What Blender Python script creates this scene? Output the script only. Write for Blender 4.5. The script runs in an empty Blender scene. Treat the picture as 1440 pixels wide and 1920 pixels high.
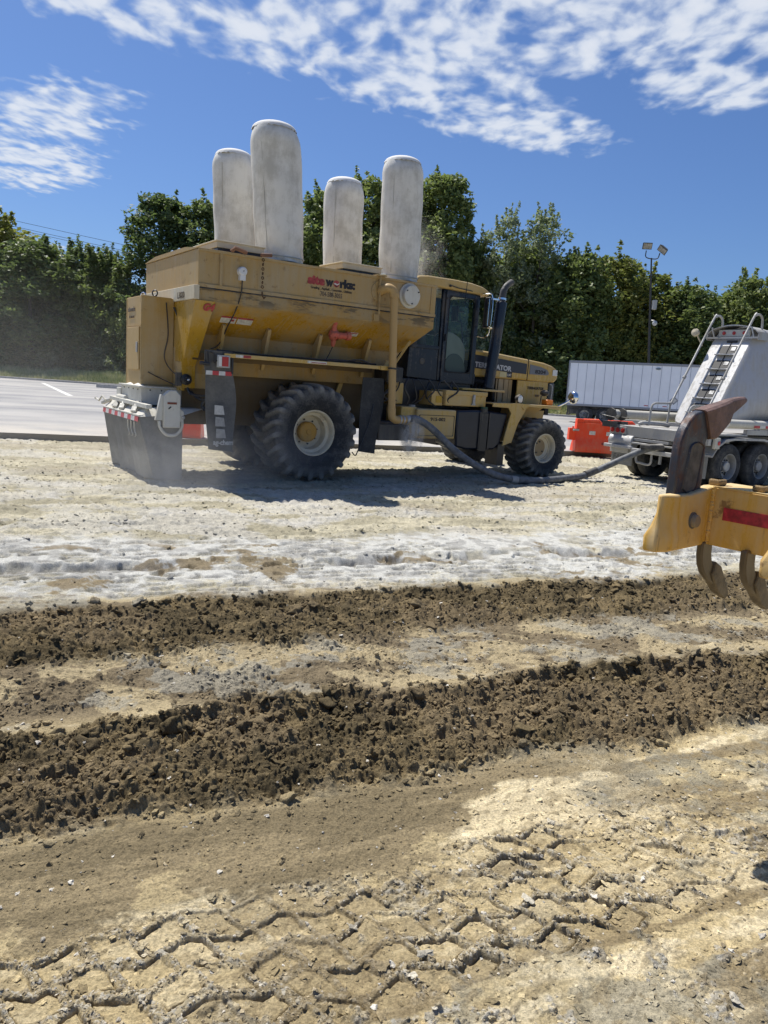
import bpy, bmesh, math, random
import numpy as np
from mathutils import Vector, Matrix, Euler
R = math.radians
scene = bpy.context.scene
col = scene.collection

# ---------------------------------------------------------------- camera
cam_d = bpy.data.cameras.new('camera')
cam = bpy.data.objects.new('camera', cam_d)
col.objects.link(cam)
scene.camera = cam
cam_d.sensor_fit = 'VERTICAL'
cam_d.sensor_height = 24.0
cam_d.lens = 24.0 * 1400 / 1920
cam_d.clip_start = 0.05
cam_d.clip_end = 6000
CAM_H = 1.95
# camera axes in the world: x right, y = -down, z = -forward
cx = (0.99765, 0.011791, 0.067489)
cy = (-0.068511, 0.171701, 0.982764)
cz = (0.0, -0.985079, 0.172105)
cam.matrix_world = Matrix(((cx[0], cy[0], cz[0], 0), (cx[1], cy[1], cz[1], 0),
                           (cx[2], cy[2], cz[2], CAM_H), (0, 0, 0, 1)))

# ---------------------------------------------------------------- sun and sky
SUN = Vector((-2.30, 2.34, 6.25)).normalized()
sun_d = bpy.data.lights.new('sun', 'SUN')
sun_d.energy = 5.0
sun_d.angle = R(0.53)
sun_d.color = (1.0, 0.955, 0.88)
sun = bpy.data.objects.new('sun', sun_d)
col.objects.link(sun)
sun.rotation_euler = SUN.to_track_quat('Z', 'Y').to_euler()
sun.location = (-20, 20, 60)

world = bpy.data.worlds.new('World')
scene.world = world
world.use_nodes = True
wt = world.node_tree
wt.nodes.clear()

def N(t, typ, **kw):
    n = t.nodes.new(typ)
    for k, v in kw.items():
        setattr(n, k, v)
    return n

def setin(t, n, key, v):
    s = n.inputs[key]
    if isinstance(v, bpy.types.NodeSocket):
        t.links.new(v, s)
    elif v is not None:
        s.default_value = v

def M(t, op, a, b=None, c=None, clamp=False):
    n = N(t, 'ShaderNodeMath', operation=op, use_clamp=clamp)
    setin(t, n, 0, a); setin(t, n, 1, b); setin(t, n, 2, c)
    return n.outputs[0]

def MR(t, v, a, b, c=0.0, d=1.0, smooth=True):
    n = N(t, 'ShaderNodeMapRange', interpolation_type='SMOOTHSTEP' if smooth else 'LINEAR')
    n.clamp = True
    for k, x in zip((0, 1, 2, 3, 4), (v, a, b, c, d)):
        setin(t, n, k, x)
    return n.outputs[0]

def MIX(t, f, a, b, blend='MIX'):
    n = N(t, 'ShaderNodeMix', data_type='RGBA', blend_type=blend)
    setin(t, n, 0, f)
    for k, v in ((6, a), (7, b)):
        if not isinstance(v, bpy.types.NodeSocket):
            v = (*v, 1.0) if len(v) == 3 else v
        setin(t, n, k, v)
    return n.outputs[2]

def NOISE(t, vec, scale, detail=4, rough=0.55, dist=0.0):
    n = N(t, 'ShaderNodeTexNoise')
    setin(t, n, 'Vector', vec)
    n.inputs['Scale'].default_value = scale
    n.inputs['Detail'].default_value = detail
    n.inputs['Roughness'].default_value = rough
    n.inputs['Distortion'].default_value = dist
    return n.outputs['Fac']

def MAPV(t, vec, scale=(1, 1, 1), rot=(0, 0, 0), loc=(0, 0, 0)):
    n = N(t, 'ShaderNodeMapping')
    setin(t, n, 'Vector', vec)
    n.inputs['Scale'].default_value = scale
    n.inputs['Rotation'].default_value = rot
    n.inputs['Location'].default_value = loc
    return n.outputs[0]

sky = N(wt, 'ShaderNodeTexSky', sky_type='NISHITA')
sky.sun_disc = False
sky.sun_elevation = math.asin(SUN.z)
sky.sun_rotation = math.atan2(SUN.x, SUN.y)
sky.altitude = 200
sky.air_density = 1.0
sky.dust_density = 1.1
sky.ozone_density = 2.2
tc = N(wt, 'ShaderNodeTexCoord')
sep = N(wt, 'ShaderNodeSeparateXYZ')
wt.links.new(tc.outputs['Generated'], sep.inputs[0])
zc = M(wt, 'MAXIMUM', sep.outputs[2], 0.03)
px_ = M(wt, 'DIVIDE', sep.outputs[0], zc)
py_ = M(wt, 'DIVIDE', sep.outputs[1], zc)
cmb = N(wt, 'ShaderNodeCombineXYZ')
wt.links.new(px_, cmb.inputs[0]); wt.links.new(py_, cmb.inputs[1])
P = cmb.outputs[0]                                     # a flat cloud layer seen from below

def blob(cx_, cy_, rx, ry, ang=0.0):
    v = MAPV(wt, P, loc=(0, 0, 0))
    s = N(wt, 'ShaderNodeVectorMath', operation='SUBTRACT')
    wt.links.new(P, s.inputs[0]); s.inputs[1].default_value = (cx_, cy_, 0)
    v = MAPV(wt, s.outputs[0], rot=(0, 0, -ang))
    m = N(wt, 'ShaderNodeVectorMath', operation='MULTIPLY')
    wt.links.new(v, m.inputs[0]); m.inputs[1].default_value = (1 / rx, 1 / ry, 0)
    l = N(wt, 'ShaderNodeVectorMath', operation='LENGTH')
    wt.links.new(m.outputs[0], l.inputs[0])
    return MR(wt, l.outputs['Value'], 1.38, 0.40)

CLOUDS = [(-0.75, 2.30, 0.62, 0.36, 0.25), (-0.25, 2.45, 0.60, 0.40, 0.1), (0.10, 2.78, 0.60, 0.36, 0.45), (0.42, 3.12, 0.55, 0.30, 0.3),
          (0.85, 2.10, 0.80, 0.42, 0.2), (0.3, 1.2, 3.0, 0.95, 0.0), (0.95, 2.62, 0.34, 0.26, 0.2), (0.3, 2.3, 0.8, 0.4, 0.1),
          (-1.55, 3.35, 0.75, 0.36, -0.75), (-2.0, 4.2, 0.95, 0.42, -0.95), (-2.6, 3.7, 0.7, 0.6, 0.6),
          (-3.6, 6.6, 1.5, 0.25, 0.75), (2.6, 1.6, 1.0, 1.0, 0.0), (-3.2, 0.6, 1.6, 1.0, 0.4)]
mask = None
for c_ in CLOUDS:
    b_ = blob(*c_)
    mask = b_ if mask is None else M(wt, 'MAXIMUM', mask, b_)
warp = N(wt, 'ShaderNodeTexNoise'); setin(wt, warp, 'Vector', P)
warp.inputs['Scale'].default_value = 2.6; warp.inputs['Detail'].default_value = 3
wsub = N(wt, 'ShaderNodeVectorMath', operation='SUBTRACT')
wt.links.new(warp.outputs['Color'], wsub.inputs[0]); wsub.inputs[1].default_value = (0.5, 0.5, 0.5)
wmul = N(wt, 'ShaderNodeVectorMath', operation='SCALE'); wt.links.new(wsub.outputs[0], wmul.inputs[0]); wmul.inputs['Scale'].default_value = 0.16
wadd = N(wt, 'ShaderNodeVectorMath', operation='ADD'); wt.links.new(P, wadd.inputs[0]); wt.links.new(wmul.outputs[0], wadd.inputs[1])
PW = MAPV(wt, wadd.outputs[0], scale=(1.0, 0.62, 1), rot=(0, 0, -0.1))
n_big = NOISE(wt, PW, 3.6, 3, 0.5)
n_puff = NOISE(wt, PW, 11.5, 2, 0.45)
n_fine = NOISE(wt, PW, 30.0, 4, 0.6)
dens = M(wt, 'ADD', M(wt, 'MULTIPLY', n_big, 0.28), M(wt, 'ADD', M(wt, 'MULTIPLY', n_puff, 0.57), M(wt, 'MULTIPLY', n_fine, 0.15)))
dens = M(wt, 'SUBTRACT', dens, M(wt, 'MULTIPLY', M(wt, 'SUBTRACT', 1.0, mask), 0.36))
alpha = MR(wt, dens, 0.35, 0.57)
core = MR(wt, dens, 0.42, 0.64)
ccol = MIX(wt, core, (4.6, 5.3, 6.5), (6.4, 6.7, 7.2))
skyc = MIX(wt, 1.0, sky.outputs[0], (0.46, 0.61, 0.86), 'MULTIPLY')
out = MIX(wt, M(wt, 'MULTIPLY', alpha, 0.88), skyc, ccol)
bg = N(wt, 'ShaderNodeBackground'); setin(wt, bg, 'Color', out)
bg.inputs['Strength'].default_value = 0.105
wo = N(wt, 'ShaderNodeOutputWorld'); wt.links.new(bg.outputs[0], wo.inputs['Surface'])

vs = scene.view_settings
vs.view_transform = 'Standard'; vs.look = 'None'; vs.gamma = 1.0; vs.use_curve_mapping = False
vs.exposure = 0.27
scene.cycles.volume_bounces = 4
scene.cycles.max_bounces = 8
scene.cycles.transparent_max_bounces = 12
scene.cycles.caustics_reflective = False
scene.cycles.caustics_refractive = False
scene.cycles.volume_step_rate = 4.0
scene.cycles.volume_max_steps = 64
scene.cycles.use_denoising = True

# ---------------------------------------------------------------- helpers
def tag(o, label=None, cat=None, group=None, kind=None):
    for k, v in (('label', label), ('category', cat), ('group', group), ('kind', kind)):
        if v: o[k] = v
    return o

def empty(name, loc=(0, 0, 0), rz=0.0, label=None, cat=None, group=None):
    o = bpy.data.objects.new(name, None); col.objects.link(o)
    o.location = loc; o.rotation_euler = (0, 0, rz)
    o.empty_display_size = 0.3
    return tag(o, label, cat, group)

class MB:
    """collects shapes, then links them as one mesh"""
    def __init__(s): s.v = []; s.f = []; s.m = []
    def add(s, vs, fs, m=0):
        o = len(s.v); s.v += [tuple(v) for v in vs]; s.f += [tuple(i + o for i in f) for f in fs]; s.m += [m] * len(fs); return s
    def box(s, x0, x1, y0, y1, z0, z1, m=0):
        vs = [(x, y, z) for z in (z0, z1) for y in (y0, y1) for x in (x0, x1)]
        return s.add(vs, [(0, 2, 3, 1), (4, 5, 7, 6), (0, 1, 5, 4), (2, 6, 7, 3), (0, 4, 6, 2), (1, 3, 7, 5)], m)
    def hexa(s, a, b, m=0):
        """two quads a, b (4 points each, same winding) joined"""
        return s.add(list(a) + list(b), [(3, 2, 1, 0), (4, 5, 6, 7), (0, 1, 5, 4), (1, 2, 6, 5), (2, 3, 7, 6), (3, 0, 4, 7)], m)
    def prism(s, pts, d, m=0):
        """polygon pts (3-D) pushed along vector d"""
        n = len(pts); d = Vector(d)
        vs = [Vector(p) for p in pts] + [Vector(p) + d for p in pts]
        fs = [tuple(range(n))[::-1], tuple(range(n, 2 * n))] + [(i, (i + 1) % n, n + (i + 1) % n, n + i) for i in range(n)]
        return s.add(vs, fs, m)
    def xz(s, pts, y0, y1, m=0):
        return s.prism([(p[0], y0, p[1]) for p in pts], (0, y1 - y0, 0), m)
    def yz(s, pts, x0, x1, m=0):
        return s.prism([(x0, p[0], p[1]) for p in pts], (x1 - x0, 0, 0), m)
    def beam(s, a, b, w, h, m=0, up=(0, 0, 1)):
        a = Vector(a); b = Vector(b); d = (b - a).normalized(); u = Vector(up)
        if abs(d.dot(u)) > 0.98: u = Vector((1, 0, 0))
        sd = d.cross(u).normalized(); u = sd.cross(d).normalized()
        q = lambda p: [p + sd * w / 2 * i + u * h / 2 * j for i, j in ((-1, -1), (1, -1), (1, 1), (-1, 1))]
        return s.hexa(q(a), q(b), m)
    def tube(s, path, r, n=12, m=0, cap=True):
        path = [Vector(p) for p in path]; k = len(path)
        rs = r if isinstance(r, (list, tuple)) else [r] * k
        t0 = (path[1] - path[0]).normalized(); u = t0.orthogonal().normalized(); vs = []
        for i, p in enumerate(path):
            t = (path[min(i + 1, k - 1)] - path[max(i - 1, 0)]).normalized()
            u = (u - t * u.dot(t)).normalized(); w = t.cross(u)
            vs += [p + (u * math.cos(a) + w * math.sin(a)) * rs[i] for a in [2 * math.pi * j / n for j in range(n)]]
        fs = [(i * n + j, i * n + (j + 1) % n, (i + 1) * n + (j + 1) % n, (i + 1) * n + j) for i in range(k - 1) for j in range(n)]
        if cap: fs += [tuple(range(n))[::-1], tuple((k - 1) * n + j for j in range(n))]
        return s.add(vs, fs, m)
    def lathe(s, prof, c=(0, 0, 0), axis=(0, 1, 0), n=40, m=0, start=0.0):
        """prof = [(radius, along axis)]"""
        ax = Vector(axis).normalized(); u = ax.orthogonal().normalized(); w = ax.cross(u); c = Vector(c); vs = []
        for r, h in prof:
            vs += [c + ax * h + (u * math.cos(a) + w * math.sin(a)) * r for a in [2 * math.pi * j / n + start for j in range(n)]]
        fs = [(i * n + j, i * n + (j + 1) % n, (i + 1) * n + (j + 1) % n, (i + 1) * n + j) for i in range(len(prof) - 1) for j in range(n)]
        return s.add(vs, fs, m)
    def ball(s, c, r, n=12, m=0, sc=(1, 1, 1)):
        k = n // 2
        prof = [(math.sin(math.pi * i / k) * r + 1e-5, -math.cos(math.pi * i / k) * r) for i in range(k + 1)]
        o = len(s.v); s.lathe(prof, (0, 0, 0), (0, 0, 1), n, m)
        for i in range(o, len(s.v)):
            v = s.v[i]; s.v[i] = (v[0] * sc[0] + c[0], v[1] * sc[1] + c[1], v[2] * sc[2] + c[2])
        return s
    def build(s, name, mat, parent=None, smooth=True, bevel=0.0, ang=34, label=None, recalc=True):
        me = bpy.data.meshes.new(name); me.from_pydata(s.v, [], s.f)
        mats = mat if isinstance(mat, (list, tuple)) else [mat]
        for q in mats: me.materials.append(q)
        if len(mats) > 1: me.polygons.foreach_set('material_index', s.m)
        if recalc:
            b = bmesh.new(); b.from_mesh(me); bmesh.ops.recalc_face_normals(b, faces=b.faces); b.to_mesh(me); b.free()
        if smooth:
            me.polygons.foreach_set('use_smooth', [True] * len(me.polygons))
            me.set_sharp_from_angle(angle=R(ang))
        me.update()
        o = bpy.data.objects.new(name, me); col.objects.link(o)
        if parent: o.parent = parent
        if bevel > 0:
            bm_ = o.modifiers.new('bevel', 'BEVEL'); bm_.width = bevel; bm_.segments = 2; bm_.limit_method = 'ANGLE'; bm_.angle_limit = R(35)
            bm_.harden_normals = False
        if label: o['label'] = label
        return o

def arc(c, r, a0, a1, n, ax1, ax2):
    c = Vector(c); ax1 = Vector(ax1); ax2 = Vector(ax2)
    return [c + ax1 * r * math.cos(a0 + (a1 - a0) * i / n) + ax2 * r * math.sin(a0 + (a1 - a0) * i / n) for i in range(n + 1)]

def smooth_path(pts, k=6):
    """Catmull-Rom through pts"""
    P_ = [Vector(p) for p in pts]; P_ = [P_[0] * 2 - P_[1]] + P_ + [P_[-1] * 2 - P_[-2]]; o = []
    for i in range(1, len(P_) - 2):
        for j in range(k):
            t = j / k; a, b, c, d = P_[i - 1:i + 3]
            o.append(0.5 * ((2 * b) + (c - a) * t + (2 * a - 5 * b + 4 * c - d) * t * t + (3 * b - a - 3 * c + d) * t ** 3))
    return o + [P_[-2]]

def text(s, size, origin, ux, uz, mat, parent, name='lettering', bold=0.0, sx=1.0, align='LEFT', depth=0.002, shear=0.0, fit=None):
    """lettering laid along ux (reading direction) and uz (up), origin = baseline start"""
    cu = bpy.data.curves.new(name, 'FONT'); cu.body = s; cu.size = size; cu.offset = bold; cu.extrude = depth
    cu.align_x = align; cu.shear = shear; cu.resolution_u = 3
    o = bpy.data.objects.new(name, cu); col.objects.link(o)
    dg = bpy.context.evaluated_depsgraph_get()
    me = bpy.data.meshes.new_from_object(o.evaluated_get(dg))
    bpy.data.objects.remove(o); bpy.data.curves.remove(cu)
    ux = Vector(ux).normalized(); uz = Vector(uz).normalized(); un = ux.cross(uz)
    if fit:                                                           # stretch the word to its measured width
        xs_ = [v.co.x for v in me.vertices]; sx = fit / (max(xs_) - min(xs_)); me.transform(Matrix.Translation((-min(xs_), 0, 0)))
    m = Matrix(((ux.x * sx, uz.x, un.x, origin[0]), (ux.y * sx, uz.y, un.y, origin[1]), (ux.z * sx, uz.z, un.z, origin[2]), (0, 0, 0, 1)))
    me.transform(m)
    me.materials.clear(); me.materials.append(mat)
    q = bpy.data.objects.new(name, me); col.objects.link(q)
    if parent: q.parent = parent
    return q

# ---------------------------------------------------------------- materials
def newmat(name):
    m = bpy.data.materials.new(name); m.use_nodes = True; t = m.node_tree
    p = t.nodes['Principled BSDF']
    return m, t, p

def plain(name, c, rough=0.5, metal=0.0, spec=0.5, bump=0.0, bscale=60, var=0.0, vscale=3.0, **kw):
    m, t, p = newmat(name)
    p.inputs['Roughness'].default_value = rough; p.inputs['Metallic'].default_value = metal
    p.inputs['Specular IOR Level'].default_value = spec
    co = N(t, 'ShaderNodeTexCoord').outputs['Object']
    if var:
        f = NOISE(t, co, vscale, 5, 0.6)
        cc = MIX(t, MR(t, f, 0.3, 0.7), tuple(x * (1 - var) for x in c), tuple(min(1, x * (1 + var)) for x in c))
        setin(t, p, 'Base Color', cc)
    else:
        p.inputs['Base Color'].default_value = (*c, 1)
    if bump:
        b = N(t, 'ShaderNodeBump'); b.inputs['Strength'].default_value = bump; b.inputs['Distance'].default_value = 0.01
        setin(t, b, 'Height', NOISE(t, co, bscale, 4)); setin(t, p, 'Normal', b.outputs[0])
    for k, v in kw.items(): p.inputs[k].default_value = v
    return m

def dusty(name, c, dust=(0.44, 0.37, 0.265), amount=0.35, rough=0.55, up=0.45, metal=0.0, rust=0.0, streak=0.5, spec=0.4, fz=None, dent=0.0):
    """paint under a film of dust: blotches, vertical runs, more of it on faces that look up"""
    m, t, p = newmat(name)
    co = N(t, 'ShaderNodeTexCoord').outputs['Object']
    geo = N(t, 'ShaderNodeNewGeometry')
    s = N(t, 'ShaderNodeSeparateXYZ'); t.links.new(geo.outputs['Normal'], s.inputs[0])
    a = NOISE(t, co, 1.3, 6, 0.62)
    b = NOISE(t, MAPV(t, co, scale=(14, 14, 0.9)), 1.0, 4, 0.6)
    c2 = NOISE(t, co, 22, 5, 0.65)
    f = M(t, 'ADD', M(t, 'MULTIPLY', M(t, 'SUBTRACT', a, 0.5), 2.3), M(t, 'MULTIPLY', M(t, 'SUBTRACT', b, 0.5), streak * 2.2))
    f = M(t, 'ADD', f, M(t, 'MULTIPLY', M(t, 'SUBTRACT', c2, 0.5), 0.45))
    f = M(t, 'ADD', f, amount)
    if up: f = M(t, 'ADD', f, M(t, 'MULTIPLY', M(t, 'MAXIMUM', s.outputs[2], 0.0), up))
    if fz:                                       # dust thicker low and high; clean mid band paints in bounced yellow light
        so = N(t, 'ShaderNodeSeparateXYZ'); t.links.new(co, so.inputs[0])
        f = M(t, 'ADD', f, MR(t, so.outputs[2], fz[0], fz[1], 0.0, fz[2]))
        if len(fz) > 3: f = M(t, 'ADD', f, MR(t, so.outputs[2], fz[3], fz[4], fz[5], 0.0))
    f = M(t, 'MINIMUM', M(t, 'MAXIMUM', f, 0.03), 0.93)
    cc = MIX(t, f, c, dust)
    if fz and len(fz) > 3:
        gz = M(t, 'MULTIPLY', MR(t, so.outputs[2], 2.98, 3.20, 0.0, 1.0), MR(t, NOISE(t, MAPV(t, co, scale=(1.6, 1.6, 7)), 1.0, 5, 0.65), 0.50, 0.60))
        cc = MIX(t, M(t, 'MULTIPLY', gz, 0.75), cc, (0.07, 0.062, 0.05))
    if rust:
        r_ = NOISE(t, co, 6.0, 6, 0.7)
        cc = MIX(t, M(t, 'MULTIPLY', MR(t, r_, 0.58, 0.66), rust), cc, (0.09, 0.035, 0.015))
        r2 = NOISE(t, MAPV(t, co, scale=(30, 30, 1.2)), 1.0, 3, 0.6)
        cc = MIX(t, M(t, 'MULTIPLY', MR(t, r2, 0.62, 0.75), rust * 0.7), cc, (0.12, 0.07, 0.035))
    setin(t, p, 'Base Color', cc)
    setin(t, p, 'Roughness', MR(t, f, 0.0, 0.8, rough * 0.7, 0.92))
    p.inputs['Metallic'].default_value = metal
    p.inputs['Specular IOR Level'].default_value = spec
    bp = N(t, 'ShaderNodeBump'); bp.inputs['Strength'].default_value = 0.25; bp.inputs['Distance'].default_value = 0.004
    h = NOISE(t, co, 40, 4)
    if dent: h = M(t, 'ADD', M(t, 'MULTIPLY', NOISE(t, co, 2.2, 2), dent), h)
    setin(t, bp, 'Height', h); setin(t, p, 'Normal', bp.outputs[0])
    return m

Y_DARK = (0.36, 0.19, 0.028)
mt = dict(
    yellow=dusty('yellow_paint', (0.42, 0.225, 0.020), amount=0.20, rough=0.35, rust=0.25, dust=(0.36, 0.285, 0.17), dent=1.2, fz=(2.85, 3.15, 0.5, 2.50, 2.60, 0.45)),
    wing=dusty('bulkhead_paint', (0.45, 0.26, 0.026), amount=0.15, rough=0.35, rust=0.25, dust=(0.42, 0.32, 0.17), dent=1.0),
    innerpanel=dusty('shaded_inner_panel', (0.12, 0.075, 0.025), amount=0.25, rough=0.6, dust=(0.13, 0.105, 0.07), rust=0.5),  # under-hopper shade painted in as dark brown, plus dust and rust
    band=dusty('dusty_upper_panel', (0.42, 0.27, 0.085), dust=(0.42, 0.33, 0.20), amount=0.55, rust=0.35, streak=0.8, dent=2.0),
    cabinet=dusty('cabinet_paint', (0.45, 0.285, 0.08), dust=(0.47, 0.375, 0.23), amount=0.42, rust=0.2),
    clean=dusty('tan_yellow_paint', (0.54, 0.35, 0.09), dust=(0.52, 0.41, 0.24), amount=0.25, rough=0.35, up=0.6),
    white=dusty('white_powder_paint', (0.62, 0.61, 0.55), dust=(0.5, 0.48, 0.42), amount=0.4, rough=0.5, rust=0.15),
    lid=dusty('lid_paint', (0.6, 0.55, 0.42), dust=(0.55, 0.47, 0.34), amount=0.5),
    black=dusty('black_steel', (0.018, 0.02, 0.026), dust=(0.22, 0.19, 0.15), amount=0.0, up=0.5, rough=0.45),
    cabblue=dusty('dark_cab_paint', (0.012, 0.019, 0.036), dust=(0.17, 0.15, 0.12), amount=-0.05, up=0.5, rough=0.3),
    greybox=dusty('dusty_dark_metal', (0.05, 0.052, 0.055), dust=(0.2, 0.185, 0.16), amount=0.3),
    grille=plain('engine_black', (0.01, 0.01, 0.011), 0.7),
    chrome=plain('chrome', (0.75, 0.76, 0.78), 0.08, 1.0),
    alu=dusty('dull_aluminium', (0.42, 0.43, 0.44), dust=(0.38, 0.36, 0.32), amount=0.35, rough=0.45, metal=0.35, up=0.3),
    red=plain('red_lamp', (0.45, 0.03, 0.03), 0.25, var=0.15),
    redtape=plain('red_reflective_tape', (0.50, 0.05, 0.055), 0.45, var=0.2, vscale=12),
    whitetape=plain('white_reflective_tape', (0.62, 0.62, 0.6), 0.45, var=0.15, vscale=12),
    motor=dusty('red_oxide_motor', (0.55, 0.085, 0.05), dust=(0.42, 0.2, 0.15), amount=0.3),
    sticker=plain('sticker_white', (0.6, 0.58, 0.52), 0.5, var=0.2, vscale=20),
    ink=plain('black_ink', (0.016, 0.015, 0.02), 0.6),
    faded=plain('faded_ink', (0.13, 0.10, 0.07), 0.7, var=0.4, vscale=10),
    redink=plain('red_ink', (0.36, 0.05, 0.05), 0.6, var=0.25, vscale=10),
    silver=plain('silver_lettering', (0.5, 0.5, 0.52), 0.4, 0.3),
    cream=dusty('cream_rim', (0.66, 0.60, 0.45), dust=(0.42, 0.36, 0.26), amount=0.12, up=0.2, rust=0.3),
    hub=dusty('hub_paint', (0.45, 0.24, 0.03), dust=(0.36, 0.26, 0.13), amount=0.2, rust=0.5),
    pvc=dusty('fill_pipe', (0.46, 0.30, 0.115), dust=(0.45, 0.31, 0.15), amount=0.35, up=0.3, streak=0.2),
    hose=plain('grey_hose', (0.13, 0.135, 0.14), 0.6, var=0.35, vscale=9, bump=0.3),
    seat=plain('seat_fabric', (0.2, 0.2, 0.19), 0.8),
    orange=dusty('orange_plastic', (0.86, 0.068, 0.018), dust=(0.7, 0.25, 0.14), amount=0.02, up=0.25, rough=0.5),
    lamp=plain('lens_glass', (0.7, 0.7, 0.68), 0.12, spec=0.8),
    tank=dusty('tanker_aluminium', (0.53, 0.53, 0.53), dust=(0.50, 0.48, 0.44), amount=0.25, rough=0.5, metal=0.15, streak=1.1, rust=0.06, up=0.2),
    trailer=plain('trailer_panel', (0.86, 0.88, 0.90), 0.35, var=0.05, vscale=0.7),
    concrete=plain('concrete', (0.42, 0.40, 0.36), 0.9, var=0.2, vscale=5, bump=0.4, bscale=30),
)

def rubber(name, dustc=(0.30, 0.285, 0.25), base=(0.026, 0.028, 0.032)):
    m, t, p = newmat(name)
    co = N(t, 'ShaderNodeTexCoord').outputs['Object']
    at = N(t, 'ShaderNodeAttribute', attribute_name='dirt')
    n = NOISE(t, co, 5, 6, 0.65)
    n2 = NOISE(t, co, 30, 4, 0.6)
    f = M(t, 'ADD', at.outputs['Fac'], M(t, 'ADD', M(t, 'MULTIPLY', M(t, 'SUBTRACT', n, 0.5), 0.9), M(t, 'MULTIPLY', M(t, 'SUBTRACT', n2, 0.5), 0.5)), clamp=True)
    setin(t, p, 'Base Color', MIX(t, f, base, dustc))
    p.inputs['Roughness'].default_value = 0.75; p.inputs['Specular IOR Level'].default_value = 0.3
    b = N(t, 'ShaderNodeBump'); b.inputs['Strength'].default_value = 0.3; b.inputs['Distance'].default_value = 0.01
    setin(t, b, 'Height', NOISE(t, co, 25, 5, 0.6)); setin(t, p, 'Normal', b.outputs[0])
    return m
mt['rubber'] = rubber('tyre_rubber')
mt['flap'] = rubber('flap_rubber', (0.19, 0.185, 0.17), (0.04, 0.042, 0.044))
mt['skirt'] = rubber('skirt_rubber', (0.33, 0.325, 0.305), (0.15, 0.15, 0.147))

m_, t_, p_ = newmat('cab_glass')
p_.inputs['Base Color'].default_value = (0.62, 0.75, 0.74, 1); p_.inputs['Roughness'].default_value = 0.02
p_.inputs['Transmission Weight'].default_value = 1.0; p_.inputs['IOR'].default_value = 1.3
tr = N(t_, 'ShaderNodeBsdfTransparent'); tr.inputs[0].default_value = (0.66, 0.74, 0.72, 1)
gl = N(t_, 'ShaderNodeBsdfGlossy'); gl.inputs['Roughness'].default_value = 0.02
lw = N(t_, 'ShaderNodeFresnel'); gb = N(t_, 'ShaderNodeNewGeometry'); setin(t_, lw, 'IOR', M(t_, 'SUBTRACT', 1.45, M(t_, 'MULTIPLY', gb.outputs['Backfacing'], 1.45 - 1 / 1.45)))
mx = N(t_, 'ShaderNodeMixShader'); t_.links.new(M(t_, 'MULTIPLY', lw.outputs[0], 1.0), mx.inputs[0])
t_.links.new(tr.outputs[0], mx.inputs[1]); t_.links.new(gl.outputs[0], mx.inputs[2])
t_.links.new(mx.outputs[0], t_.nodes['Material Output'].inputs['Surface'])
mt['glass'] = m_

# filter bag cloth: off-white, streaked with grey dust and fine creases
m_, t_, p_ = newmat('filter_cloth')
co = N(t_, 'ShaderNodeTexCoord').outputs['Object']
a_ = NOISE(t_, MAPV(t_, co, scale=(3, 3, 0.8)), 1.0, 6, 0.65)
b_ = NOISE(t_, co, 3.5, 6, 0.62)
c_ = NOISE(t_, co, 45, 4, 0.6)
f_ = M(t_, 'ADD', M(t_, 'MULTIPLY', a_, 0.5), M(t_, 'ADD', M(t_, 'MULTIPLY', b_, 0.4), M(t_, 'MULTIPLY', c_, 0.1)))
st1 = NOISE(t_, co, 9, 6, 0.7); st2 = NOISE(t_, MAPV(t_, co, scale=(14, 14, 1.1)), 1.0, 5, 0.7)
cb_ = MIX(t_, MR(t_, f_, 0.38, 0.58), (0.52, 0.505, 0.46), (0.74, 0.73, 0.69))
cb_ = MIX(t_, M(t_, 'MULTIPLY', MR(t_, st1, 0.60, 0.70), 0.22), cb_, (0.30, 0.28, 0.24))
cb_ = MIX(t_, M(t_, 'MULTIPLY', MR(t_, st2, 0.60, 0.72), 0.28), cb_, (0.36, 0.34, 0.30))
setin(t_, p_, 'Base Color', cb_)
p_.inputs['Roughness'].default_value = 0.95; p_.inputs['Specular IOR Level'].default_value = 0.1
bb = N(t_, 'ShaderNodeBump'); bb.inputs['Strength'].default_value = 0.4; bb.inputs['Distance'].default_value = 0.02
setin(t_, bb, 'Height', M(t_, 'ADD', NOISE(t_, MAPV(t_, co, scale=(4, 4, 0.8)), 1.0, 5, 0.6), M(t_, 'MULTIPLY', NOISE(t_, co, 60, 3), 0.15)))
setin(t_, p_, 'Normal', bb.outputs[0])
mt['cloth'] = m_
mt['cap'] = plain('filter_cap_cloth', (0.74, 0.73, 0.70), 0.9, bump=0.3, var=0.06)
def tape_strip(p0, p1, h, up, out, n, parent, first=0, cols=('redtape', 'whitetape'), thick=0.004):
    """one strip of alternating reflective blocks from p0 to p1"""
    p0 = Vector(p0); p1 = Vector(p1); up = Vector(up).normalized(); out = Vector(out).normalized(); V = []; F = []; Mi = []
    for i in range(n + 1):
        q = p0.lerp(p1, i / n); V += [q, q + up * h, q + up * h + out * thick, q + out * thick]
    for i in range(n):
        a = i * 4; b = a + 4; F += [(a, b, b + 1, a + 1), (a + 1, b + 1, b + 2, a + 2), (a + 2, b + 2, b + 3, a + 3), (a + 3, b + 3, b, a)]; Mi += [(i + first) % 2] * 4
    F += [(0, 1, 2, 3), (4 * n, 4 * n + 3, 4 * n + 2, 4 * n + 1)]; Mi += [first % 2, (n - 1 + first) % 2]
    mb = MB(); mb.v = [tuple(v) for v in V]; mb.f = F; mb.m = Mi
    return mb.build('reflector_tape', [mt[cols[0]], mt[cols[1]]], parent, smooth=False)
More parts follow.
